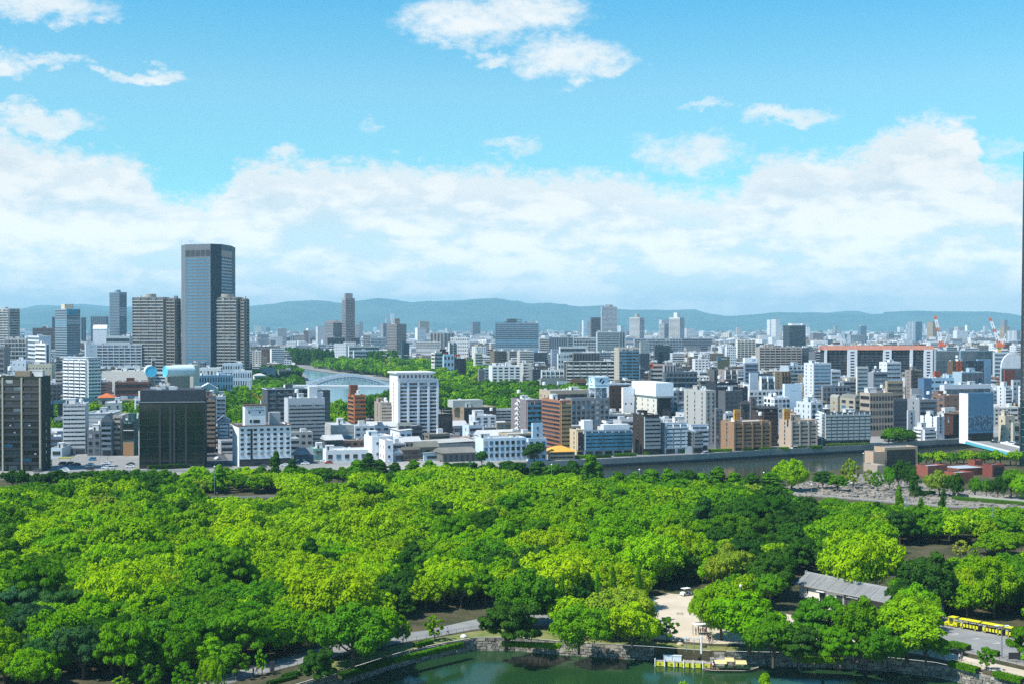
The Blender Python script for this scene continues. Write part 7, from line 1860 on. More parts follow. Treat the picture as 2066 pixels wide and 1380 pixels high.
for a in [
 (122, 952, 5, 'sedan', 'eceef0', 'white car parked nearest the wood beside the yellow notice board'), (119, 948.5, 5, 'sedan', 'd8dade', 'silver car parked behind the white one by the notice board'),
 (117, 938, 5, 'van', '2c3440', 'dark blue van under the yellow canopy, first from the left'), (132, 938, 5, 'van', '3c4450', 'dark grey van under the yellow canopy, second from the left'), (145, 939, 5, 'sedan', '20242a', 'black car under the yellow canopy, third from the left'),
 (172, 939, 5, 'sedan', 'eceef0', 'white car at the back of the middle pair of parking rows'), (172, 943.5, 5, 'van', 'e4e8ea', 'white van in the middle of the parking rows'), (173, 948, 5, 'van', '30363c', 'dark van at the front of the middle parking rows'),
 (204, 936.5, 5, 'sedan', 'f0f2f4', 'white car at the back of the right parking row'), (204, 941, 5, 'sedan', 'dfe3e6', 'pale car in the middle of the right parking row'), (204, 945, 5, 'sedan', 'f0f2f4', 'white car at the front of the right parking row'), (214, 946, 5, 'van', 'ccd2d6', 'silver van beside the front white car of the right row'),
 (254, 938, 8, 'sedan', '40464c', 'grey car against the mirrored office, back one'), (253, 943, 8, 'sedan', 'f0f2f4', 'white car against the mirrored office, front one'),
 (66, 952, 0, 'van', '50585e', 'grey van in the opening under the dark glass apartments'), (178, 929, 5, 'van', '3488b8', 'small blue van on the street behind the car park'),
 (437, 927, 70, 'sedan', 'f0f2f4', 'white car driving on the side street beside the white hotel'), (521, 943, 10, 'sedan', '5c6468', 'dark grey car in front of the white hotel door'), (566, 940, 10, 'sedan', 'e8ecee', 'white car at the right front corner of the white hotel'),
 (607, 937, 10, 'sedan', 'eceef0', 'white car beside the hipped blue grey house'), (643, 926, 15, 'van', '2c7c64', 'green backed truck in the yard before the sea green shop'), (646, 932, 15, 'sedan', 'f0f2f4', 'white car in the yard below the green truck'), (655, 935, 15, 'sedan', 'a83428', 'dark red car in the yard'),
 (888, 931, 20, 'sedan', '3c3838', 'dark car between the blue workshop and the grey shed'), (1599, 906, 20, 'van', 'f0f2f4', 'white van in front of the orange tan block'), (1418, 917, 20, 'van', 'c8ccd0', 'silver car beside the white stepped house')]: car(*a)
for i, (x, y, cc, lb) in enumerate([(1998, 892, '2c3034', 'dark car at the left on the road bridge'), (2014, 893, '30343a', 'dark car in the middle of the road bridge'), (2020, 894, 'f0f2f4', 'white car on the road bridge'), (2034, 896, 'e8ecee', 'white van at the right on the road bridge')]): car(x, y, -58, 'sedan' if i < 3 else 'van', cc, lb, 'cars on the road bridge', 2.2)
# ================================================================ yellow road train
P0 = ground(1905, 1261); P1 = ground(2074, 1292.5); dv = (P1-P0).normalized(); ang = math.atan2(dv.y, dv.x)
M_TRAINGLASS = G_DARK
wm = MB(); wm.bar((0, -.05, 0), (0, .2, 0), .33, 0, 12); wm.bar((0, -.07, 0), (0, -.04, 0), .16, 1, 8); TW = wm.mesh('wheel', [M_TYRE, M_YEL])
def wheels(root, xs, wd):
    for x_ in xs:
        for y_, rz in ((0, 0), (wd, math.pi)): w_ = put('wheel', TW, root); w_.location = (x_, y_, .33); w_.rotation_euler = (0, 0, rz)
lo = empty('road_train_engine', (P0.x, P0.y, 0), ang); tag(lo, 'yellow road train engine with bonnet and roofed cab', 'road train')
mb = MB(); mb.extr([(0, .25), (0, .8), (.25, 1.05), (1.3, 1.15), (1.35, .5), (3.3, .5), (3.3, .25)], 0, 1.7); mb.box(2.2, 0, .503, 3.3, 1.7, 1.1); mb.build('body', M_YEL, lo)
mb = MB(); mb.box(1.0, -.15, 2.15, 2.9, 1.85, 2.27); mb.build('cab_roof', M_YEL, lo)
for (x_, y_) in ((1.25, .06), (1.25, 1.64), (2.7, .06), (2.7, 1.64)): mb = MB(); mb.box(x_-.05, y_-.05, 1.1, x_+.05, y_+.05, 2.15); mb.build('cab_post', M_YEL, lo)
mb = MB(); mb.quad((1.18, .1, 1.16), (1.3, .1, 2.12), (1.3, 1.6, 2.12), (1.18, 1.6, 1.16)); mb.build('windscreen', G_DARK, lo)
mb = MB(); mb.bar((.6, .85, 1.1), (.6, .85, 1.6), .1, 0, 8); mb.build('chimney', M_YEL, lo); wheels(lo, (.7, 2.7), 1.7)
for y_ in (.25, 1.25): mb = MB(); mb.box(-.05, y_, .6, .01, y_+.2, .8); mb.build('headlight', M_WHITE, lo)
SH = [(.7, .7, .7), (.05, .05, .06), (.08, .2, .4), (.5, .1, .08), (.3, .32, .35), (.6, .55, .4)]
def carriage(s, idx, label):
    p = P0+dv*s; r_ = empty('road_train_carriage', (p.x, p.y, 0), ang); tag(r_, label, 'carriage', 'open carriages of the yellow road train'); L = 4.9
    mb = MB(); mb.box(0, .05, .4, L, 1.65, .52); mb.build('floor', M_DKMET, r_)
    mb = MB(); mb.extr([(-.2, 2.12), (1.9, 2.12), (1.9, 2.2), (.85, 2.36), (-.2, 2.2)], -.15, L+.15, 0, 'x'); mb.build('roof', M_YEL, r_)
    pm = MB(); pm.box(0, 0, 0, .52, .06, .72); pme = pm.mesh('side_panel', [M_YEL])
    for k in range(6):
        for y_ in (-.01, 1.65): q = put('side_panel', pme, r_); q.location = (.12+k*.8, y_, .5)
    for k in range(5): mb = MB(); mb.box(.35+k*1.0, .1, .52, .75+k*1.0, 1.6, .92); mb.box(.75+k*1.0, .1, .52, .85+k*1.0, 1.6, 1.3); mb.build('seat', M_DKMET, r_)
    for x_ in (.04, L/2, L-.04):
        for y_ in (.03, 1.67): mb = MB(); mb.bar((x_, y_, .5), (x_, y_, 2.12), .035); mb.build('post', M_DKMET, r_)
    wheels(r_, (.8, L-.9), 1.7)
    pn = Vector((-dv.y, dv.x))
    for k in range(4):
        q = p+dv*(.55+k*1.0)+pn*(.35+.85*((k+idx) % 2)); person(0, 0, 'sit', ang-math.pi/2, SH[(k+idx*2) % 6], '%s passenger seated in the %s carriage of the road train' % (['first', 'second', 'third', 'fourth'][k], ['front', 'middle', 'rear'][idx]), .42, None, q)
carriage(4.0, 0, 'yellow roofed open carriage right behind the train engine'); carriage(9.7, 1, 'middle yellow roofed open carriage of the road train'); carriage(15.4, 2, 'last yellow road train carriage, cut off by the right edge')
# painted arrows on the road
M_MARK = flat('road_paint', (.6, .6, .6), .8)
for i, (x, y) in enumerate(((1928, 1278.5), (1969, 1288), (2011, 1297))):
    g = ground(x, y); mb = MB(); mb.box(-.9, -.12, .004, .9, .12, .02); mb.box(.3, -.5, .021, .5, .5, .03); o = mb.build('road_marking', M_MARK); o.location = (g.x, g.y, 0); o.rotation_euler = (0, 0, .35); tag(o, kind='structure')
# ================================================================ tiled rest house
a = ground(1613, 1203); b = ground(1786, 1240); th = math.atan2(b.y-a.y, b.x-a.x); Lh = (b-a).length; Dh = 7.0; Hh = 3.3; Hr = 5.7
rh = empty('rest_house', (a.x, a.y, 0), th); tag(rh, 'long white walled rest house with grey Japanese tile roof', 'rest house')
mb = MB(); mb.box(0, 0, 0, Lh, Dh, Hh); mb.build('wall', M_WALL, rh, lin('dcd8d0'))
mb = MB(); e = .9; ov_ = .8
mb.extr([(-e, Hh-.12), (Dh+e, Hh-.12), (Dh+e, Hh+.12), (Dh/2, Hr), (-e, Hh+.12)], -ov_, Lh+ov_, 0, 'x')
sl = math.atan2(Hr-Hh-.12, Dh/2+e); n = int((Lh+2*ov_)/.36)
for k in range(n):   # rows of round tiles running down the slope
    x_ = -ov_+.18+k*.36; mb.bar((x_, -e, Hh+.19), (x_, Dh/2, Hr+.07), .085, 0, 5); mb.bar((x_, Dh+e, Hh+.19), (x_, Dh/2, Hr+.07), .085, 0, 5)
def m_tiles(t):
    tcn = t.n('ShaderNodeTexCoord'); nn = t.noise(tcn.outputs['Object'], 1.1, 5, .7); g = t.n('ShaderNodeNewGeometry')
    return bsdf(t, t.mix(t.m('ADD', t.m('MULTIPLY', nn.outputs[0], .6), t.m('MULTIPLY', g.outputs['Random Per Island'], .4)), (.16, .165, .17, 1), (.48, .48, .47, 1)), .55, 0, .4)
M_TILES = mat('grey_roof_tiles', m_tiles); mb.build('tile_roof', M_TILES, rh)
mb = MB(); mb.box(-ov_-.1, Dh/2-.22, Hr-.05, Lh+ov_+.1, Dh/2+.22, Hr+.38); mb.box(-ov_-.2, Dh/2-.35, Hr-.1, -ov_+.1, Dh/2+.35, Hr+.6); mb.box(Lh+ov_-.1, Dh/2-.35, Hr-.1, Lh+ov_+.2, Dh/2+.35, Hr+.6); mb.build('ridge_tiles', M_TILES, rh)
for (x0, x1, z0, z1, nm) in ((2.6, 3.0, 1.4, 2.6, 'window'), (6.9, 8.8, 0, 2.5, 'door'), (12.4, 14.4, .9, 2.4, 'window'), (14.9, Lh-.6, .1, 2.8, 'shop_front')):
    mb = MB(); mb.box(x0, -.08, z0, x1, -.02, z1, 0); mb.build(nm, G_DARK, rh)
mb = MB(); mb.box(6.6, -1.2, 2.6, 9.1, -.01, 2.75); mb.build('door_canopy', M_WHITE, rh)
for x_ in (15.2, 18, 20.8): mb = MB(); mb.bar((x_, -.6, 0), (x_, -.6, 3.1), .08); mb.build('veranda_post', M_WOOD, rh)
mb = MB(); mb.box(15.6, -.62, 2.45, 20.2, -.5, 3.05); mb.build('sign_board', M_DKMET, rh)
textmesh('LAWSON', 'lettering', .62, M_WLET, rh, Matrix.Translation((17.9, -.64, 2.52)) @ TX @ Matrix.Diagonal((1.35, 1, 1, 1)), .01)
# terrace things before the rest house
pr_ = random.Random(8)
for k in range(5):
    q = ground(1680+k*18, 1243+k*4); o = empty('cafe_table', (q.x, q.y, 0)); tag(o, '%s white table from the left on the rest house terrace' % ORD[k], 'table', 'terrace tables')
    mb = MB(); mb.bar((0, 0, .68), (0, 0, .72), .5, 0, 12); mb.build('tabletop', M_WHITE, o); mb = MB(); mb.bar((0, 0, 0), (0, 0, .68), .05); mb.build('leg', M_DKMET, o)
# ================================================================ pier, boat, steps
A = ground(1322, 1343, MOATZ); B = ground(1438, 1349, MOATZ); th = math.atan2(B.y-A.y, B.x-A.x); Lp = (B-A).length
pi_ = empty('boat_pier', (A.x, A.y, MOATZ), th); tag(pi_, 'floating boat pier with bright yellow side panels and white posts', 'pier')
mb = MB()
for k in range(int(Lp/.3)): mb.box(k*.3, 0, 1.02, k*.3+.26, 2.3, 1.1)
mb.build('deck_boards', flat('weathered_boards', (.36, .33, .30), .85, var=.3), pi_)
M_YPAN = flat('yellow_panel', (.62, .62, .03), .5, var=.3)
for k in range(5): x0 = Lp*k/5+.22; mb = MB(); mb.box(x0, -.12, .12, Lp*(k+1)/5-.12, -.02, 1.0); mb.build('side_panel', M_YPAN, pi_)
for k in range(5):
    x0 = Lp*(k+.42)/5; mb = MB()
    for j in range(8): t = j*math.pi/4; mb.bar((x0+.22*math.cos(t), -.15, .55+.16*math.sin(t)), (x0+.22*math.cos(t+.6), -.15, .55+.16*math.sin(t+.6)), .05)
    mb.build('dark_motif', M_DKMET, pi_)
for k in range(7): x_ = Lp*k/6*1.0; mb = MB(); mb.bar((x_, -.2, -.3), (x_, -.2, 1.75), .13, 0, 8); mb.build('post', M_WHITE, pi_)
mb = MB()
for k in range(int(Lp/1.2)): mb.bar((k*1.2, 2.2, 1.1), (k*1.2, 2.2, 2.1), .04)
mb.bar((0, 2.2, 2.1), (Lp, 2.2, 2.1), .04); mb.bar((0, 2.2, 1.6), (Lp, 2.2, 1.6), .03); mb.build('railing', M_DKMET, pi_)
for (x0, w_, lb) in ((1.6, 1.9, 'left white equipment chest on the pier'), (3.6, 1.9, 'right white equipment chest on the pier')):
    q = A+Vector((math.cos(th), math.sin(th)))*x0+Vector((-math.sin(th), math.cos(th)))*1.2; o = empty('equipment_chest', (q.x, q.y, MOATZ+1.1), th); tag(o, lb, 'chest')
    mb = MB(); mb.box(0, 0, 0, w_, .9, .95); mb.build('box', M_WALL, o, lin('c8d4dc')); mb = MB(); mb.box(-.05, -.05, .953, w_+.05, .95, 1.05); mb.build('lid', M_STEEL, o)
g0 = ground(1449, 1303); st = empty('stone_steps', (g0.x-1.5, g0.y, 0), th); tag(st, 'grey stone steps leading down from the plaza to the pier', 'steps')
mb = MB()
for k in range(9): mb.box(0, -(k+1)*.55, MOATZ, 3.2, -k*.55-.005, -.18*(k+1)+.02)
mb.build('tread', M_CONC, st)
for x_ in (-.1, 3.2): mb = MB(); mb.bar((x_, 0, .9), (x_, -5, -.8), .04); mb.bar((x_, 0, 0), (x_, 0, .9), .04); mb.bar((x_, -5, -1.6), (x_, -5, -.8), .04); mb.build('handrail', M_DKMET, st)
# boat
Ab = ground(1420, 1353, MOATZ); bo = empty('tour_boat', (Ab.x, Ab.y, MOATZ), R(-2)); tag(bo, 'long low wooden tour boat with gold striped roofs moored beside the pier', 'boat')
Lb_ = 11.6; hull = MB(); n = 14
for k in range(n):
    def sec(t):
        w_ = 1.05*math.sin(min(1, t*3.2+.25)*math.pi/2)*(1 if t < .72 else max(.05, 1-(t-.72)/.28)**.8); z = .42+.55*max(0, (t-.75)/.25)**1.5+.25*max(0, (.1-t)/.1)
        return w_, z
    (w0, z0), (w1, z1) = sec(k/n), sec((k+1)/n); x0, x1 = Lb_*k/n, Lb_*(k+1)/n
    for s in (-1, 1):
        q = [(x0, s*w0*.7, -.1), (x1, s*w1*.7, -.1), (x1, s*w1, z1), (x0, s*w0, z0)]; hull.quad(*(q if s < 0 else q[::-1]), 0)
        hull.bar((x0, s*w0, z0), (x1, s*w1, z1), .07, 1)
    hull.quad((x0, -w0*.8, .12), (x1, -w1*.8, .12), (x1, w1*.8, .12), (x0, w0*.8, .12), 0)
hull.build('hull', [M_WOOD, flat('pale_gunwale', (.5, .44, .33), .6)], bo)
def m_gold(t):
    tcn = t.n('ShaderNodeTexCoord'); s = t.n('ShaderNodeSeparateXYZ'); t.l(tcn.outputs['Object'], s.inputs[0]); f = t.m('GREATER_THAN', t.m('FRACT', t.m('MULTIPLY', s.outputs[0], 4)), .55)
    return bsdf(t, t.mix(f, (.72, .62, .38, 1), (.62, .42, .10, 1)), .5)
M_GOLD = mat('gold_striped_roof', m_gold)
for (x0, x1, z) in ((2.3, 4.7, 2.05), (4.5, 6.3, 2.55), (6.5, 8.9, 2.0)):
    mb = MB(); mb.extr([(-1.5, z-.15), (1.5, z-.15), (1.5, z-.1), (.8, z+.2), (0, z+.32), (-.8, z+.2), (-1.5, z-.1)], x0, x1, 0, 'x'); mb.build('roof', M_GOLD, bo)
    for x_ in (x0+.15, x1-.15):
        for y_ in (-.95, .95): mb = MB(); mb.bar((x_, y_, .2), (x_, y_, z-.12), .04); mb.build('roof_post', M_WOOD, bo)
for k in range(6): mb = MB(); mb.box(2.6+k*1.0, -.7, .14, 3.0+k*1.0, .7, .5); mb.build('bench', M_WOOD, bo)
q = Ab+Vector((1.5, -.1)); person(0, 0, 'stand', .4, (.55, .12, .06), 'boatman in a red orange coat standing at the stern of the tour boat', MOATZ+.14, None, q)
q = Ab+Vector((2.0, .3)); person(0, 0, 'stand', 2.4, (.6, .55, .5), 'pale dressed person standing beside the boatman', MOATZ+.14, None, q)
q = Ab+Vector((6.4, 0)); person(0, 0, 'sit', 1.4, (.5, .16, .08), 'red shirted passenger sitting under the boat roof', MOATZ+.2, None, q)
# posts with a crossbar on the bank
for i, (x, yb, yt, w_, lb) in enumerate(((1384.5, 1314, 1284, .09, 'thin grey pole left of three on the bank lawn'), (1400, 1316, 1286, .09, 'thin grey pole in the middle of three on the bank lawn'), (1415, 1318, 1283, .2, 'thick white pole right of three on the bank lawn'))):
    g = ground(x, yb); h = atY(x, yt, g.y).z; r_ = empty('pole', (g.x, g.y, 0)); tag(r_, lb, 'pole'); mb = MB(); mb.bar((0, 0, 0), (0, 0, h), w_, 0, 8); mb.build('shaft', M_WHITE if i == 2 else M_RAIL, r_)
    mb = MB(); mb.box(-.5, -.1, h-.35, .5, .1, h-.05); mb.build('lamp_arm', M_WHITE, r_)
# group on the plaza
PPL = [(1404, 1280, 'stand', 1.0, 0), (1409, 1277, 'stand', 2.0, 1), (1413, 1281, 'walk', .5, 0), (1418, 1278, 'stand', 3.0, 3), (1422, 1281, 'stand', 4.0, 1), (1425, 1276, 'stand', 5.2, 0), (1427, 1288, 'stand', .2, 1), (1430, 1293, 'stand', .8, 1), (1433, 1297, 'walk', .4, 0), (1438, 1295, 'stand', 1.2, 1)]
for i, (x, y, ps, f, c) in enumerate(PPL): person(x, y, ps, f, SH[c] if c != 0 else (.03, .03, .035), '%s person from the left in the dark dressed group on the plaza' % ORD[i], 0, 'people waiting on the plaza by the steps')
for a in [(903, 1280, 'walk', 1.35, (.25, .45, .62), 'walking man in light blue shirt with a dark bag on the moat path'), (511, 1361, 'stand', 1.2, (.03, .03, .04), 'person in black beside the dark path post, left of the pair'), (518, 1359, 'walk', 4.6, (.04, .04, .05), 'person in black beside the dark path post, right of the pair'),
          (1936, 1333, 'stand', .3, (.6, .58, .55), 'shorter person of the couple standing on the tan path in a white top'), (1941, 1331, 'stand', .3, (.10, .11, .13), 'taller person in grey of the couple on the tan path'), (1346, 1287, 'stand', 1.2, (.02, .02, .02), 'person in black left of the small plaza tree trunk'), (1352, 1286, 'stand', 3.2, (.02, .02, .02), 'person in black right of the small plaza tree trunk'),
          (2057, 1326, 'stand', 0, (.03, .03, .03), 'person in black by the dark board at the right edge'), (438, 999, 'walk', 1.5, (.5, .5, .5), 'tiny person on the inner park road')]: person(*a[:5], a[5])
# the walking man's bag
# open frame by the group
g = ground(1399, 1281); aw = empty('plaza_canopy', (g.x, g.y, 0)); tag(aw, 'light open canopy frame over the waiting group on the plaza', 'canopy')
mb = MB(); mb.box(-.1, -.1, 2.35, 2.9, 1.8, 2.42); mb.build('canopy_sheet', M_WHITE, aw)
for (x_, y_) in ((0, 0), (2.8, 0), (0, 1.7), (2.8, 1.7)): mb = MB(); mb.bar((x_, y_, 0), (x_, y_, 2.35), .04); mb.build('post', M_DKMET, aw)
# small white utility truck
g = ground(1379, 1203); ut = empty('utility_cart', (g.x, g.y, 0), R(35)); tag(ut, 'small white flat roofed utility cart under the trees at the back of the plaza', 'cart')
mb = MB(); mb.extr([(0, .3), (0, .9), (.6, 1.05), (.9, 1.05), (.9, .5), (2.6, .5), (2.6, .9), (2.9, .9), (2.9, .3)], 0, 1.4); mb.build('body', M_WHITE, ut)
mb = MB(); mb.box(.3, -.1, 1.9, 2.6, 1.5, 1.98); mb.build('roof', M_WHITE, ut)
for (x_, y_) in ((.5, .05), (.5, 1.35), (2.4, .05), (2.4, 1.35)): mb = MB(); mb.bar((x_, y_, .8), (x_, y_, 1.9), .035); mb.build('roof_post', M_DKMET, ut)
mb = MB(); mb.box(1.2, .15, .5, 1.8, 1.25, .95); mb.build('seat', M_DKMET, ut); wheels(ut, (.5, 2.3), 1.4)
for k in range(4):
    g = ground(1403+k*5.6, 1242); o = MB(); o.bar((0, 0, 0), (0, 0, .8), .09, 0, 8); o.sphere((0, 0, .82), .1, 0); x = o.build('bollard', M_CONC); x.location = (g.x, g.y, 0); tag(x, '%s bollard from the left across the plaza' % ORD[k], 'bollard', 'row of short bollards on the plaza')
# boulders
def boulder(x, y, s, lb, col):
    g = ground(x, y); r = random.Random(int(x)); mb = MB(); mb.sphere((0, 0, .35), 1, 0, 10, 7, .7); mb.v = [(p[0]*s*r.uniform(.85, 1.1), p[1]*s*.7*r.uniform(.85, 1.1), max(0, p[2]*s*r.uniform(.9, 1.1))) for p in mb.v]
    x_ = mb.build('boulder', M_WALL, None, lin(col)); x_.location = (g.x, g.y, 0); tag(x_, lb, 'boulder')
boulder(935, 1286, .75, 'pale white boulder on the moat lawn near the fence', 'dcdcdc'); boulder(1372, 1302, .75, 'tan boulder on the lawn in front of the plaza fence', 'b8a890'); boulder(1421, 1305, .6, 'dark boulder on the lawn right of the poles', '4c483c')
# railings
def railing(pts, name, label, mt, h=1.0, step=.22, post=2.0):
    mb = MB()
    for a, b in zip(pts[:-1], pts[1:]):
        d = b-a; L = d.length; n = max(1, int(L/step))
        for z_ in (h, .15): mb.bar((a.x, a.y, z_), (b.x, b.y, z_), .03)
        for k in range(n): p = a+d*k/n; mb.bar((p.x, p.y, .15), (p.x, p.y, h), .014)
        n = max(1, int(L/post))
        for k in range(n+1): p = a+d*k/n; mb.bar((p.x, p.y, 0), (p.x, p.y, h+.08), .05)
    return tag(mb.build(name, mt), label, 'fence')
railing(gp([(330, 1416), (440, 1384), (510, 1363), (600, 1342), (690, 1322)]), 'fence', 'low metal railing along the moat path from the willow to the huge tree', M_RAIL, step=.3)
railing(gp([(700, 1320), (800, 1299), (860, 1289), (950, 1272), (985, 1268)]), 'fence', 'low metal railing beside the walking man on the moat path', M_RAIL, step=.3)
railing(gp([(1060, 1266), (1110, 1267), (1200, 1275), (1290, 1285), (1350, 1292), (1432, 1300)]), 'fence', 'brown railing between the plaza and the bank lawn', M_BROWNFENCE, step=.3)
railing(gp([(1700, 1305), (1790, 1312), (1870, 1326), (1940, 1341), (2000, 1356), (2085, 1380)]), 'fence', 'brown railing on the moat side of the tan path', M_BROWNFENCE, step=.3)
railing(gp([(1880, 1304), (1945, 1320), (2000, 1331), (2085, 1352)]), 'fence', 'brown railing between the tan path and the tram road', M_BROWNFENCE, step=.3)
railing([p+Vector((0, .8)) for p in RIVER[1:9]], 'fence', 'pale blue railing on top of the far river bank', flat('pale_blue_rail', (.25, .45, .55)), step=1.2, post=3)
railing(gp([(1440, 1005), (1560, 992), (1640, 1001), (1750, 1010), (1900, 1023), (2066, 1028)]), 'fence', 'thin railing along the lower edge of the stone field', M_BROWNFENCE, step=1.0, post=3)
# hedges
def hedge(a, b, w_, h, label, tone='dark', nm='hedge', n=None):
    d = b-a; L = d.length; g = np.random.default_rng(int(abs(a.x)*10+L)); n = n or int(min(14000, 260*(L*(w_+2*h)))); th_ = math.atan2(d.y, d.x)
    f = g.random(n); u = g.random(n)*L; sd_ = g.random(n)
    top = f < w_/(w_+2*h); y = np.where(top, g.random(n)*w_, np.where(sd_ < .5, 0, w_)); z = np.where(top, h, g.random(n)*h)
    P = np.stack([u, y, z], 1)+g.normal(size=(n, 3))*.05; nr_ = np.where(top[:, None], np.array([0, 0, 1.]), np.stack([np.zeros(n), np.where(sd_ < .5, -1., 1.), np.zeros(n)], 1))+g.normal(size=(n, 3))*.5
    nr_ /= np.linalg.norm(nr_, axis=1)[:, None]; uu_ = np.cross(nr_, g.normal(size=(n, 3))); uu_ /= np.linalg.norm(uu_, axis=1)[:, None]; vv_ = np.cross(nr_, uu_); s = .09*g.uniform(.7, 1.4, n)[:, None]
    Q = np.stack([P-uu_*s-vv_*s, P+uu_*s-vv_*s, P+uu_*s+vv_*s, P-uu_*s+vv_*s], 1).astype(np.float32)
    o = put(nm, quads_mesh('hedge', Q, [M_LEAF], g.random(n).astype(np.float32)), None, TONES[tone]); o.location = (a.x, a.y, 0); o.rotation_euler = (0, 0, th_); tag(o, label, 'hedge')
    mb = MB(); mb.box(.1, .08, 0, L-.1, w_-.08, h-.08); c = mb.build('inner_twigs', M_SOIL, o)
    return o
def hpx(x0, y0, x1, y1, w_, h, lb, tone='mid', z=0): return hedge(ground(x0, y0), ground(x1, y1), w_, h, lb, tone)
hpx(841, 1306, 874, 1298, 1.2, .8, 'clipped hedge between the two small trees on the moat lawn')
hpx(578, 1371, 607, 1362, 1.3, .8, 'clipped hedge left of the dark moat wall tree', 'dark'); hpx(546, 1382, 600, 1368, 1.1, .6, 'longer low hedge at the bottom left lawn', 'dark')
hpx(1912, 1342, 1968, 1357, 1.5, .9, 'clipped hedge above the sunlit stone wall, left one'); hpx(2003, 1364, 2058, 1378, 1.5, .9, 'clipped hedge above the sunlit stone wall, right one'); hpx(1912, 1304, 1948, 1313, 1.8, 1.1, 'thick hedge between the tram road and the tan path')
hpx(1985, 1320, 2010, 1325, 1.5, 1.0, 'short hedge behind the small lawn tree')
hpx(1012, 1303, 1130, 1308, 1.3, .8, 'leafy fringe on top of the moat wall under the flat dark tree', 'bright'); hpx(1600, 1334, 1700, 1338, 1.3, .8, 'leafy fringe on the shaded moat wall right of the boat', 'bright'); hpx(690, 1370, 790, 1339, 1.4, 1.0, 'dark ivy fringe along the curving moat wall', 'dark'); hpx(795, 1337, 935, 1304, 1.2, .8, 'bright green fringe along the moat wall below the small trees', 'mid')
rbk = [(1107, 1152, 927), (1160, 1186, 925), (1192, 1234, 924), (1240, 1284, 921), (1300, 1312, 917), (1330, 1360, 914), (1375, 1385, 914), (1432, 1478, 912), (1500, 1522, 911), (1535, 1560, 909), (1572, 1592, 908), (1600, 1626, 906), (1632, 1660, 905), (1668, 1755, 901)]
for i, (x0, x1, y) in enumerate(rbk): hedge(ground(x0, y), ground(x1, y-(x1-x0)*.03), 2.2, 1.7, 'riverside hedge, %s from the left along the far promenade' % ORD[i], ['mid', 'bright', 'dark'][i % 3], n=1800)
hedge(ground(300, 948), ground(375, 944), 3.0, 2.2, 'long clipped hedge at the foot of the mirrored office', 'dark', n=3500)
hedge(ground(1845, 1002), ground(1888, 998), 3.0, 1.6, 'green hedge before the brick museum', 'mid', n=2500); hedge(ground(1920, 1008), ground(2066, 1020), 3.0, 1.3, 'long low hedge at the edge of the museum lawn', 'mid', n=5000)
# low walls about the stone field
def lowwall(pts, h, t, nm, lb, mt):
    mb = MB()
    for a, b in zip(pts[:-1], pts[1:]):
        d = b-a; M = Matrix.Translation((a.x, a.y, 0)) @ Matrix.Rotation(math.atan2(d.y, d.x), 4, 'Z'); mb.box(0, 0, 0, d.length-.01, t, h, M=M)
    return tag(mb.build(nm, mt), lb, 'wall')
lowwall(gp([(1922, 1000), (1960, 1006), (2010, 1011), (2066, 1016), (2140, 1020)]), 1.6, .4, 'garden_wall', 'pale curving garden wall in front of the brick museum', M_CONC)
lowwall([p+Vector((0, .6)) for p in gp([(1440, 1005), (1560, 992), (1640, 1001), (1750, 1010), (1900, 1023), (2066, 1028)])], .8, .5, 'kerb_wall', 'long low concrete edge below the stone field', M_CONC)
lowwall(gp([(97, 957), (200, 956), (300, 953), (400, 952)]), 1.5, .4, 'boundary_wall', 'grey boundary wall between the car park and the wood', M_CONC)
lowwall(gp([(415, 1006), (560, 1003), (700, 978)]), .9, .3, 'boundary_wall', 'low dark wall beside the inner park road', M_CONC)
lowwall([p for p in gp([(1880, 1240), (1905, 1240)])], 2.5, 2.0, 'stone_gate_base', 'stacked stone block above the road train engine', M_MASON)
# rubble in the stone field
g = np.random.default_rng(4); mb = MB(); poly = Z['stone_field']; xs = [p[0] for p in poly]; ys = [p[1] for p in poly]; cnt = 0
while cnt < 1500:
    X, Y = g.uniform(min(xs), max(xs)), g.uniform(min(ys), max(ys))
    if not inpoly((X, Y), poly): continue
    s = g.uniform(.3, 1.1); M = Matrix.Translation((X, Y, 0)) @ Matrix.Rotation(g.uniform(0, 3.1), 4, 'Z'); mb.box(-s, -s*.5, 0, s*g.uniform(.6, 1), s*.5, s*g.uniform(.3, .7), M=M); cnt += 1
tag(mb.build('loose_stones', M_MASON), 'field of loose grey castle stones beside the river', 'stones', kind='stuff')
# lamp posts and poles
def lamp_post(x, yb, yt, lb, kind=0, mt=None):
    g = ground(x, yb); h = atY(x, yt, g.y).z; r_ = empty('lamp_post' if kind < 2 else 'utility_pole', (g.x, g.y, 0)); tag(r_, lb, 'lamp post' if kind < 2 else 'utility pole')
    mb = MB(); mb.bar((0, 0, 0), (0, 0, h), .16, 0, 6, .1); mb.build('post', mt or M_RAIL, r_)
    if kind == 0:
        mb = MB(); mb.box(-1.3, -.1, h-.05, 1.3, .1, h+.05); mb.build('arm', M_RAIL, r_)
        for s in (-1.1, 1.1): mb = MB(); mb.box(s-.4, -.25, h+.05, s+.4, .25, h+.25); mb.build('lamp', M_WHITE, r_)
    elif kind == 1: mb = MB(); mb.sphere((0, 0, h+.25), .35, 0); mb.build('lamp', M_WHITE, r_)
    else:
        for z_ in (.3, 1.2, 3.2): mb = MB(); mb.box(-1.1, -.08, h-z_-.08, 1.1, .08, h-z_+.08); mb.build('crossarm', M_RAIL, r_)
        for s in (-.6, .6): mb = MB(); mb.bar((s, 0, h-4.6), (s, 0, h-3.8), .3, 0, 8); mb.build('transformer', M_CONC, r_)
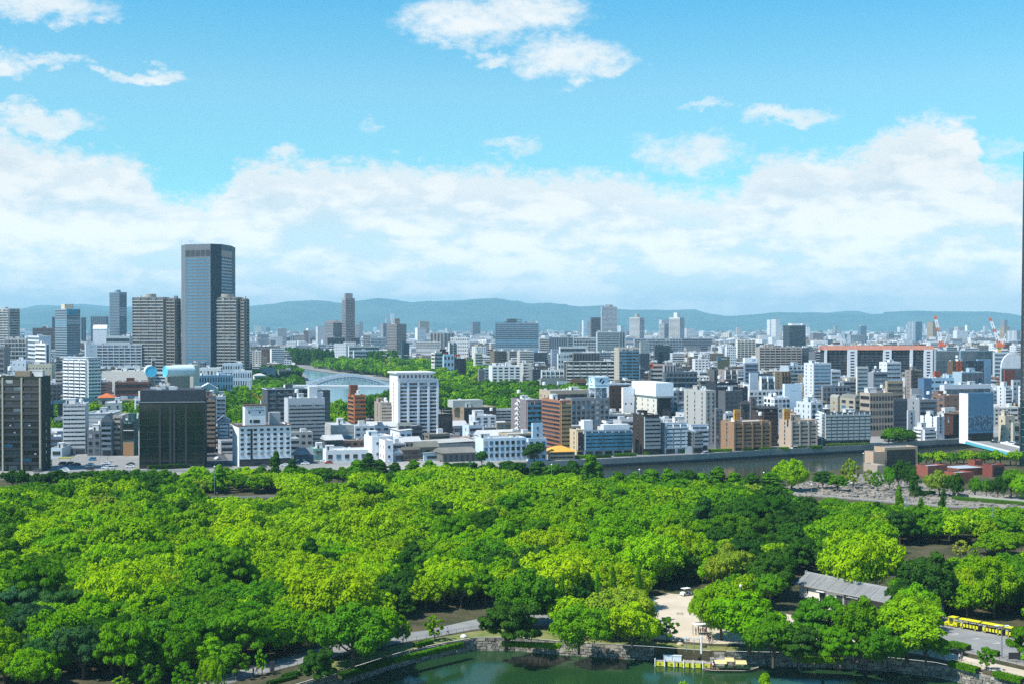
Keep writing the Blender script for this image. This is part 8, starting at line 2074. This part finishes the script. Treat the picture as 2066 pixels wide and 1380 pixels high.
for a in [(948, 985, 932, 'twin armed lamp post in front of the blue white warehouse', 0), (785, 995, 931, 'lamp post between the white cube house and the wood', 1), (1113, 1000, 938, 'pole with a lamp below the orange roofed house', 1), (1290, 1005, 948, 'tall pale pole in front of the near river', 1), (1541, 1000, 954, 'short pole with white box on the river edge', 1), (1637, 1008, 978, 'lamp post on the slope right of the round bank tree', 1),
          (1718, 1000, 975, 'thin lamp post in the stone field', 1), (2003, 1092, 1020, 'dark utility pole with transformers at the right', 2), (1829, 1060, 1000, 'utility pole below the stone field', 2), (2021, 1326, 1263, 'white lamp post beside the yellow train', 0), (433, 1000, 942, 'thin lamp post above the inner park road', 1), (1742, 955, 915, 'tall grey pole left of the tan hall', 1),
          (382, 1345, 1296, 'lamp post among the dark trees near the willow', 1), (1494, 1230, 1183, 'white globe lamp behind the plaza trees', 1), (1903, 1000, 983, 'small lamp post at the garden wall', 1), (1208, 905, 880, 'thin lamp on the far bank', 1)]: lamp_post(*a)
g = ground(549, 1354); x = MB(); x.box(-.45, -.2, 0, .45, .2, 2.1); o = x.build('notice_pillar', M_DKMET); o.location = (g.x, g.y, 0); tag(o, 'dark upright notice pillar on the moat path railing', 'notice board')
g = ground(2036, 1334); x = MB(); x.box(-.1, 0, .5, 2.2, .1, 1.9); o = x.build('notice_board', M_DKMET); o.location = (g.x, g.y, 0); tag(o, 'dark notice board beside the white lamp post at the right', 'notice board')
g = ground(529, 986); k_ = empty('park_kiosk', (g.x, g.y, 0)); tag(k_, 'small white roofed kiosk on the inner park road', 'kiosk'); mb = MB(); mb.box(0, 0, 0, 3, 2.5, 2.4); mb.build('wall', M_WALL, k_, lin('c8ccc8')); mb = MB(); mb.box(-.4, -.6, 2.4, 3.4, 2.9, 2.6); mb.build('roof', M_WHITE, k_)
g = ground(113, 945); nb_ = empty('yellow_notice_board', (g.x-2, g.y, 0)); tag(nb_, 'yellow and white notice board in the car park', 'sign'); mb = MB(); mb.box(-2, 0, .8, 0, .15, 4.6); mb.build('panel', flat('notice_yellow', (.7, .6, .25)), nb_); mb = MB(); mb.bar((-1, .1, 0), (-1, .1, .8), .1); mb.build('post', M_RAIL, nb_)
g = ground(118, 934); ca_ = empty('car_port', (g.x, g.y, 0)); tag(ca_, 'yellow trimmed grey canopy over the parked vans', 'canopy'); mb = MB(); mb.box(0, 0, 2.8, 6.4, 4, 3.0); mb.box(0, -.1, 2.3, 6.4, -.02, 3.1); mb.build('roof', M_WALL, ca_, lin('a8a860'))
for x_ in (.2, 6.2): mb = MB(); mb.bar((x_, .5, 0), (x_, .5, 2.8), .1); mb.build('post', M_RAIL, ca_)
g = ground(200, 932); ca_ = empty('car_port', (g.x, g.y, 0)); tag(ca_, 'grey flat canopy at the back of the right parking rows', 'canopy'); mb = MB(); mb.box(0, 0, 2.8, 4.5, 3, 3.0); mb.build('roof', M_WALL, ca_, lin('8c9498'))
for x_ in (.2, 4.3): mb = MB(); mb.bar((x_, .5, 0), (x_, .5, 2.8), .1); mb.build('post', M_RAIL, ca_)
# tree tops on the near bank, just inside the bottom edge
for (x, yt, Yn, r, kd, tone, lb) in ((1400, 1371, 218, 4.6, 'camphor', 'lime', 'lime green tree top poking up at the bottom edge under the pier'), (1538, 1352, 224, 3.4, 'ginkgo', 'bright', 'bright spiky tree top at the bottom edge right of the boat')):
    X = atY(x, yt, Yn).x; h = atY(x, yt, Yn).z; make_tree(X, Yn, r, h, kd, tone, lb)
for (x, y, lb) in ((1190, 921, 'dark shrub at the corner'),): pass
# benches, kerbs and bay lines
for i, (x, y, a_) in enumerate(((700, 1311, .35), (760, 1298, .35), (1000, 1254, .2), (1365, 1240, 0), (1345, 1262, .3), (1850, 1309, -.6), (1895, 1318, -.6))):
    g = ground(x, y); o = empty('park_bench', (g.x, g.y, 0), a_); tag(o, ['bench on the moat path nearest the huge tree', 'bench on the moat path left of the small trees', 'bench on the path behind the flat dark tree', 'bench in the middle of the plaza by the bollards', 'bench at the left side of the plaza', 'bench on the tan path under the trees', 'bench on the tan path nearest the clipped hedge'][i], 'bench', 'park benches along the paths')
    mb = MB(); mb.box(0, 0, .4, 1.6, .42, .46); mb.build('seat', M_WOOD, o)
    for x_ in (.15, 1.35): mb = MB(); mb.box(x_, .05, 0, x_+.1, .38, .4); mb.build('leg', M_CONC, o)
lowwall(gp([(1868, 1297), (1960, 1318), (2070, 1344)]), .14, .25, 'kerb', 'pale kerb along the near side of the tram road', M_CONC)
lowwall(gp([(1906, 1246), (1985, 1262), (2070, 1280)]), .14, .25, 'kerb', 'pale kerb behind the yellow road train', M_CONC)
mb = MB()
for k in range(26):
    g = ground(108+k*6.5, 947); mb.box(g.x, g.y-2.5, .005, g.x+.12, g.y+2.5, .02)
for k in range(14):
    g = ground(290+k*36 if k < 4 else 470+k*20, 948); mb.box(g.x, g.y, .005, g.x+3, g.y+.15, .02)
tag(mb.build('road_markings', M_MARK), kind='structure')
# buoys
for x, lb in ((1233, 'left orange buoy by the moat wall'), (1252, 'right orange buoy by the moat wall')):
    g = ground(x, 1330, MOATZ); mb = MB(); mb.bar((0, 0, -.1), (0, 0, .5), .28, 0, 10, .2); o = mb.build('buoy', M_ORPAINT); o.location = (g.x, g.y, MOATZ); tag(o, lb, 'buoy')
# ================================================================ the air between here and the hills
hzb = MB(); hzb.box(-26500, -300, -5.2, 26500, 34500, 790); 
def haze():
    m = bpy.data.materials.new('hazy_air'); m.use_nodes = True; nt = m.node_tree; nt.nodes.clear(); o = nt.nodes.new('ShaderNodeOutputMaterial'); v = nt.nodes.new('ShaderNodeVolumePrincipled')
    v.inputs['Color'].default_value = (0.42, 0.80, 1.0, 1); v.inputs['Density'].default_value = HAZE_D; v.inputs['Anisotropy'].default_value = 0.0
    nt.links.new(v.outputs[0], o.inputs['Volume']); return m
HAZE_D = 5.0e-5
tag(hzb.build('haze', haze()), 'pale blue air thickening towards the hills', 'haze', kind='stuff')
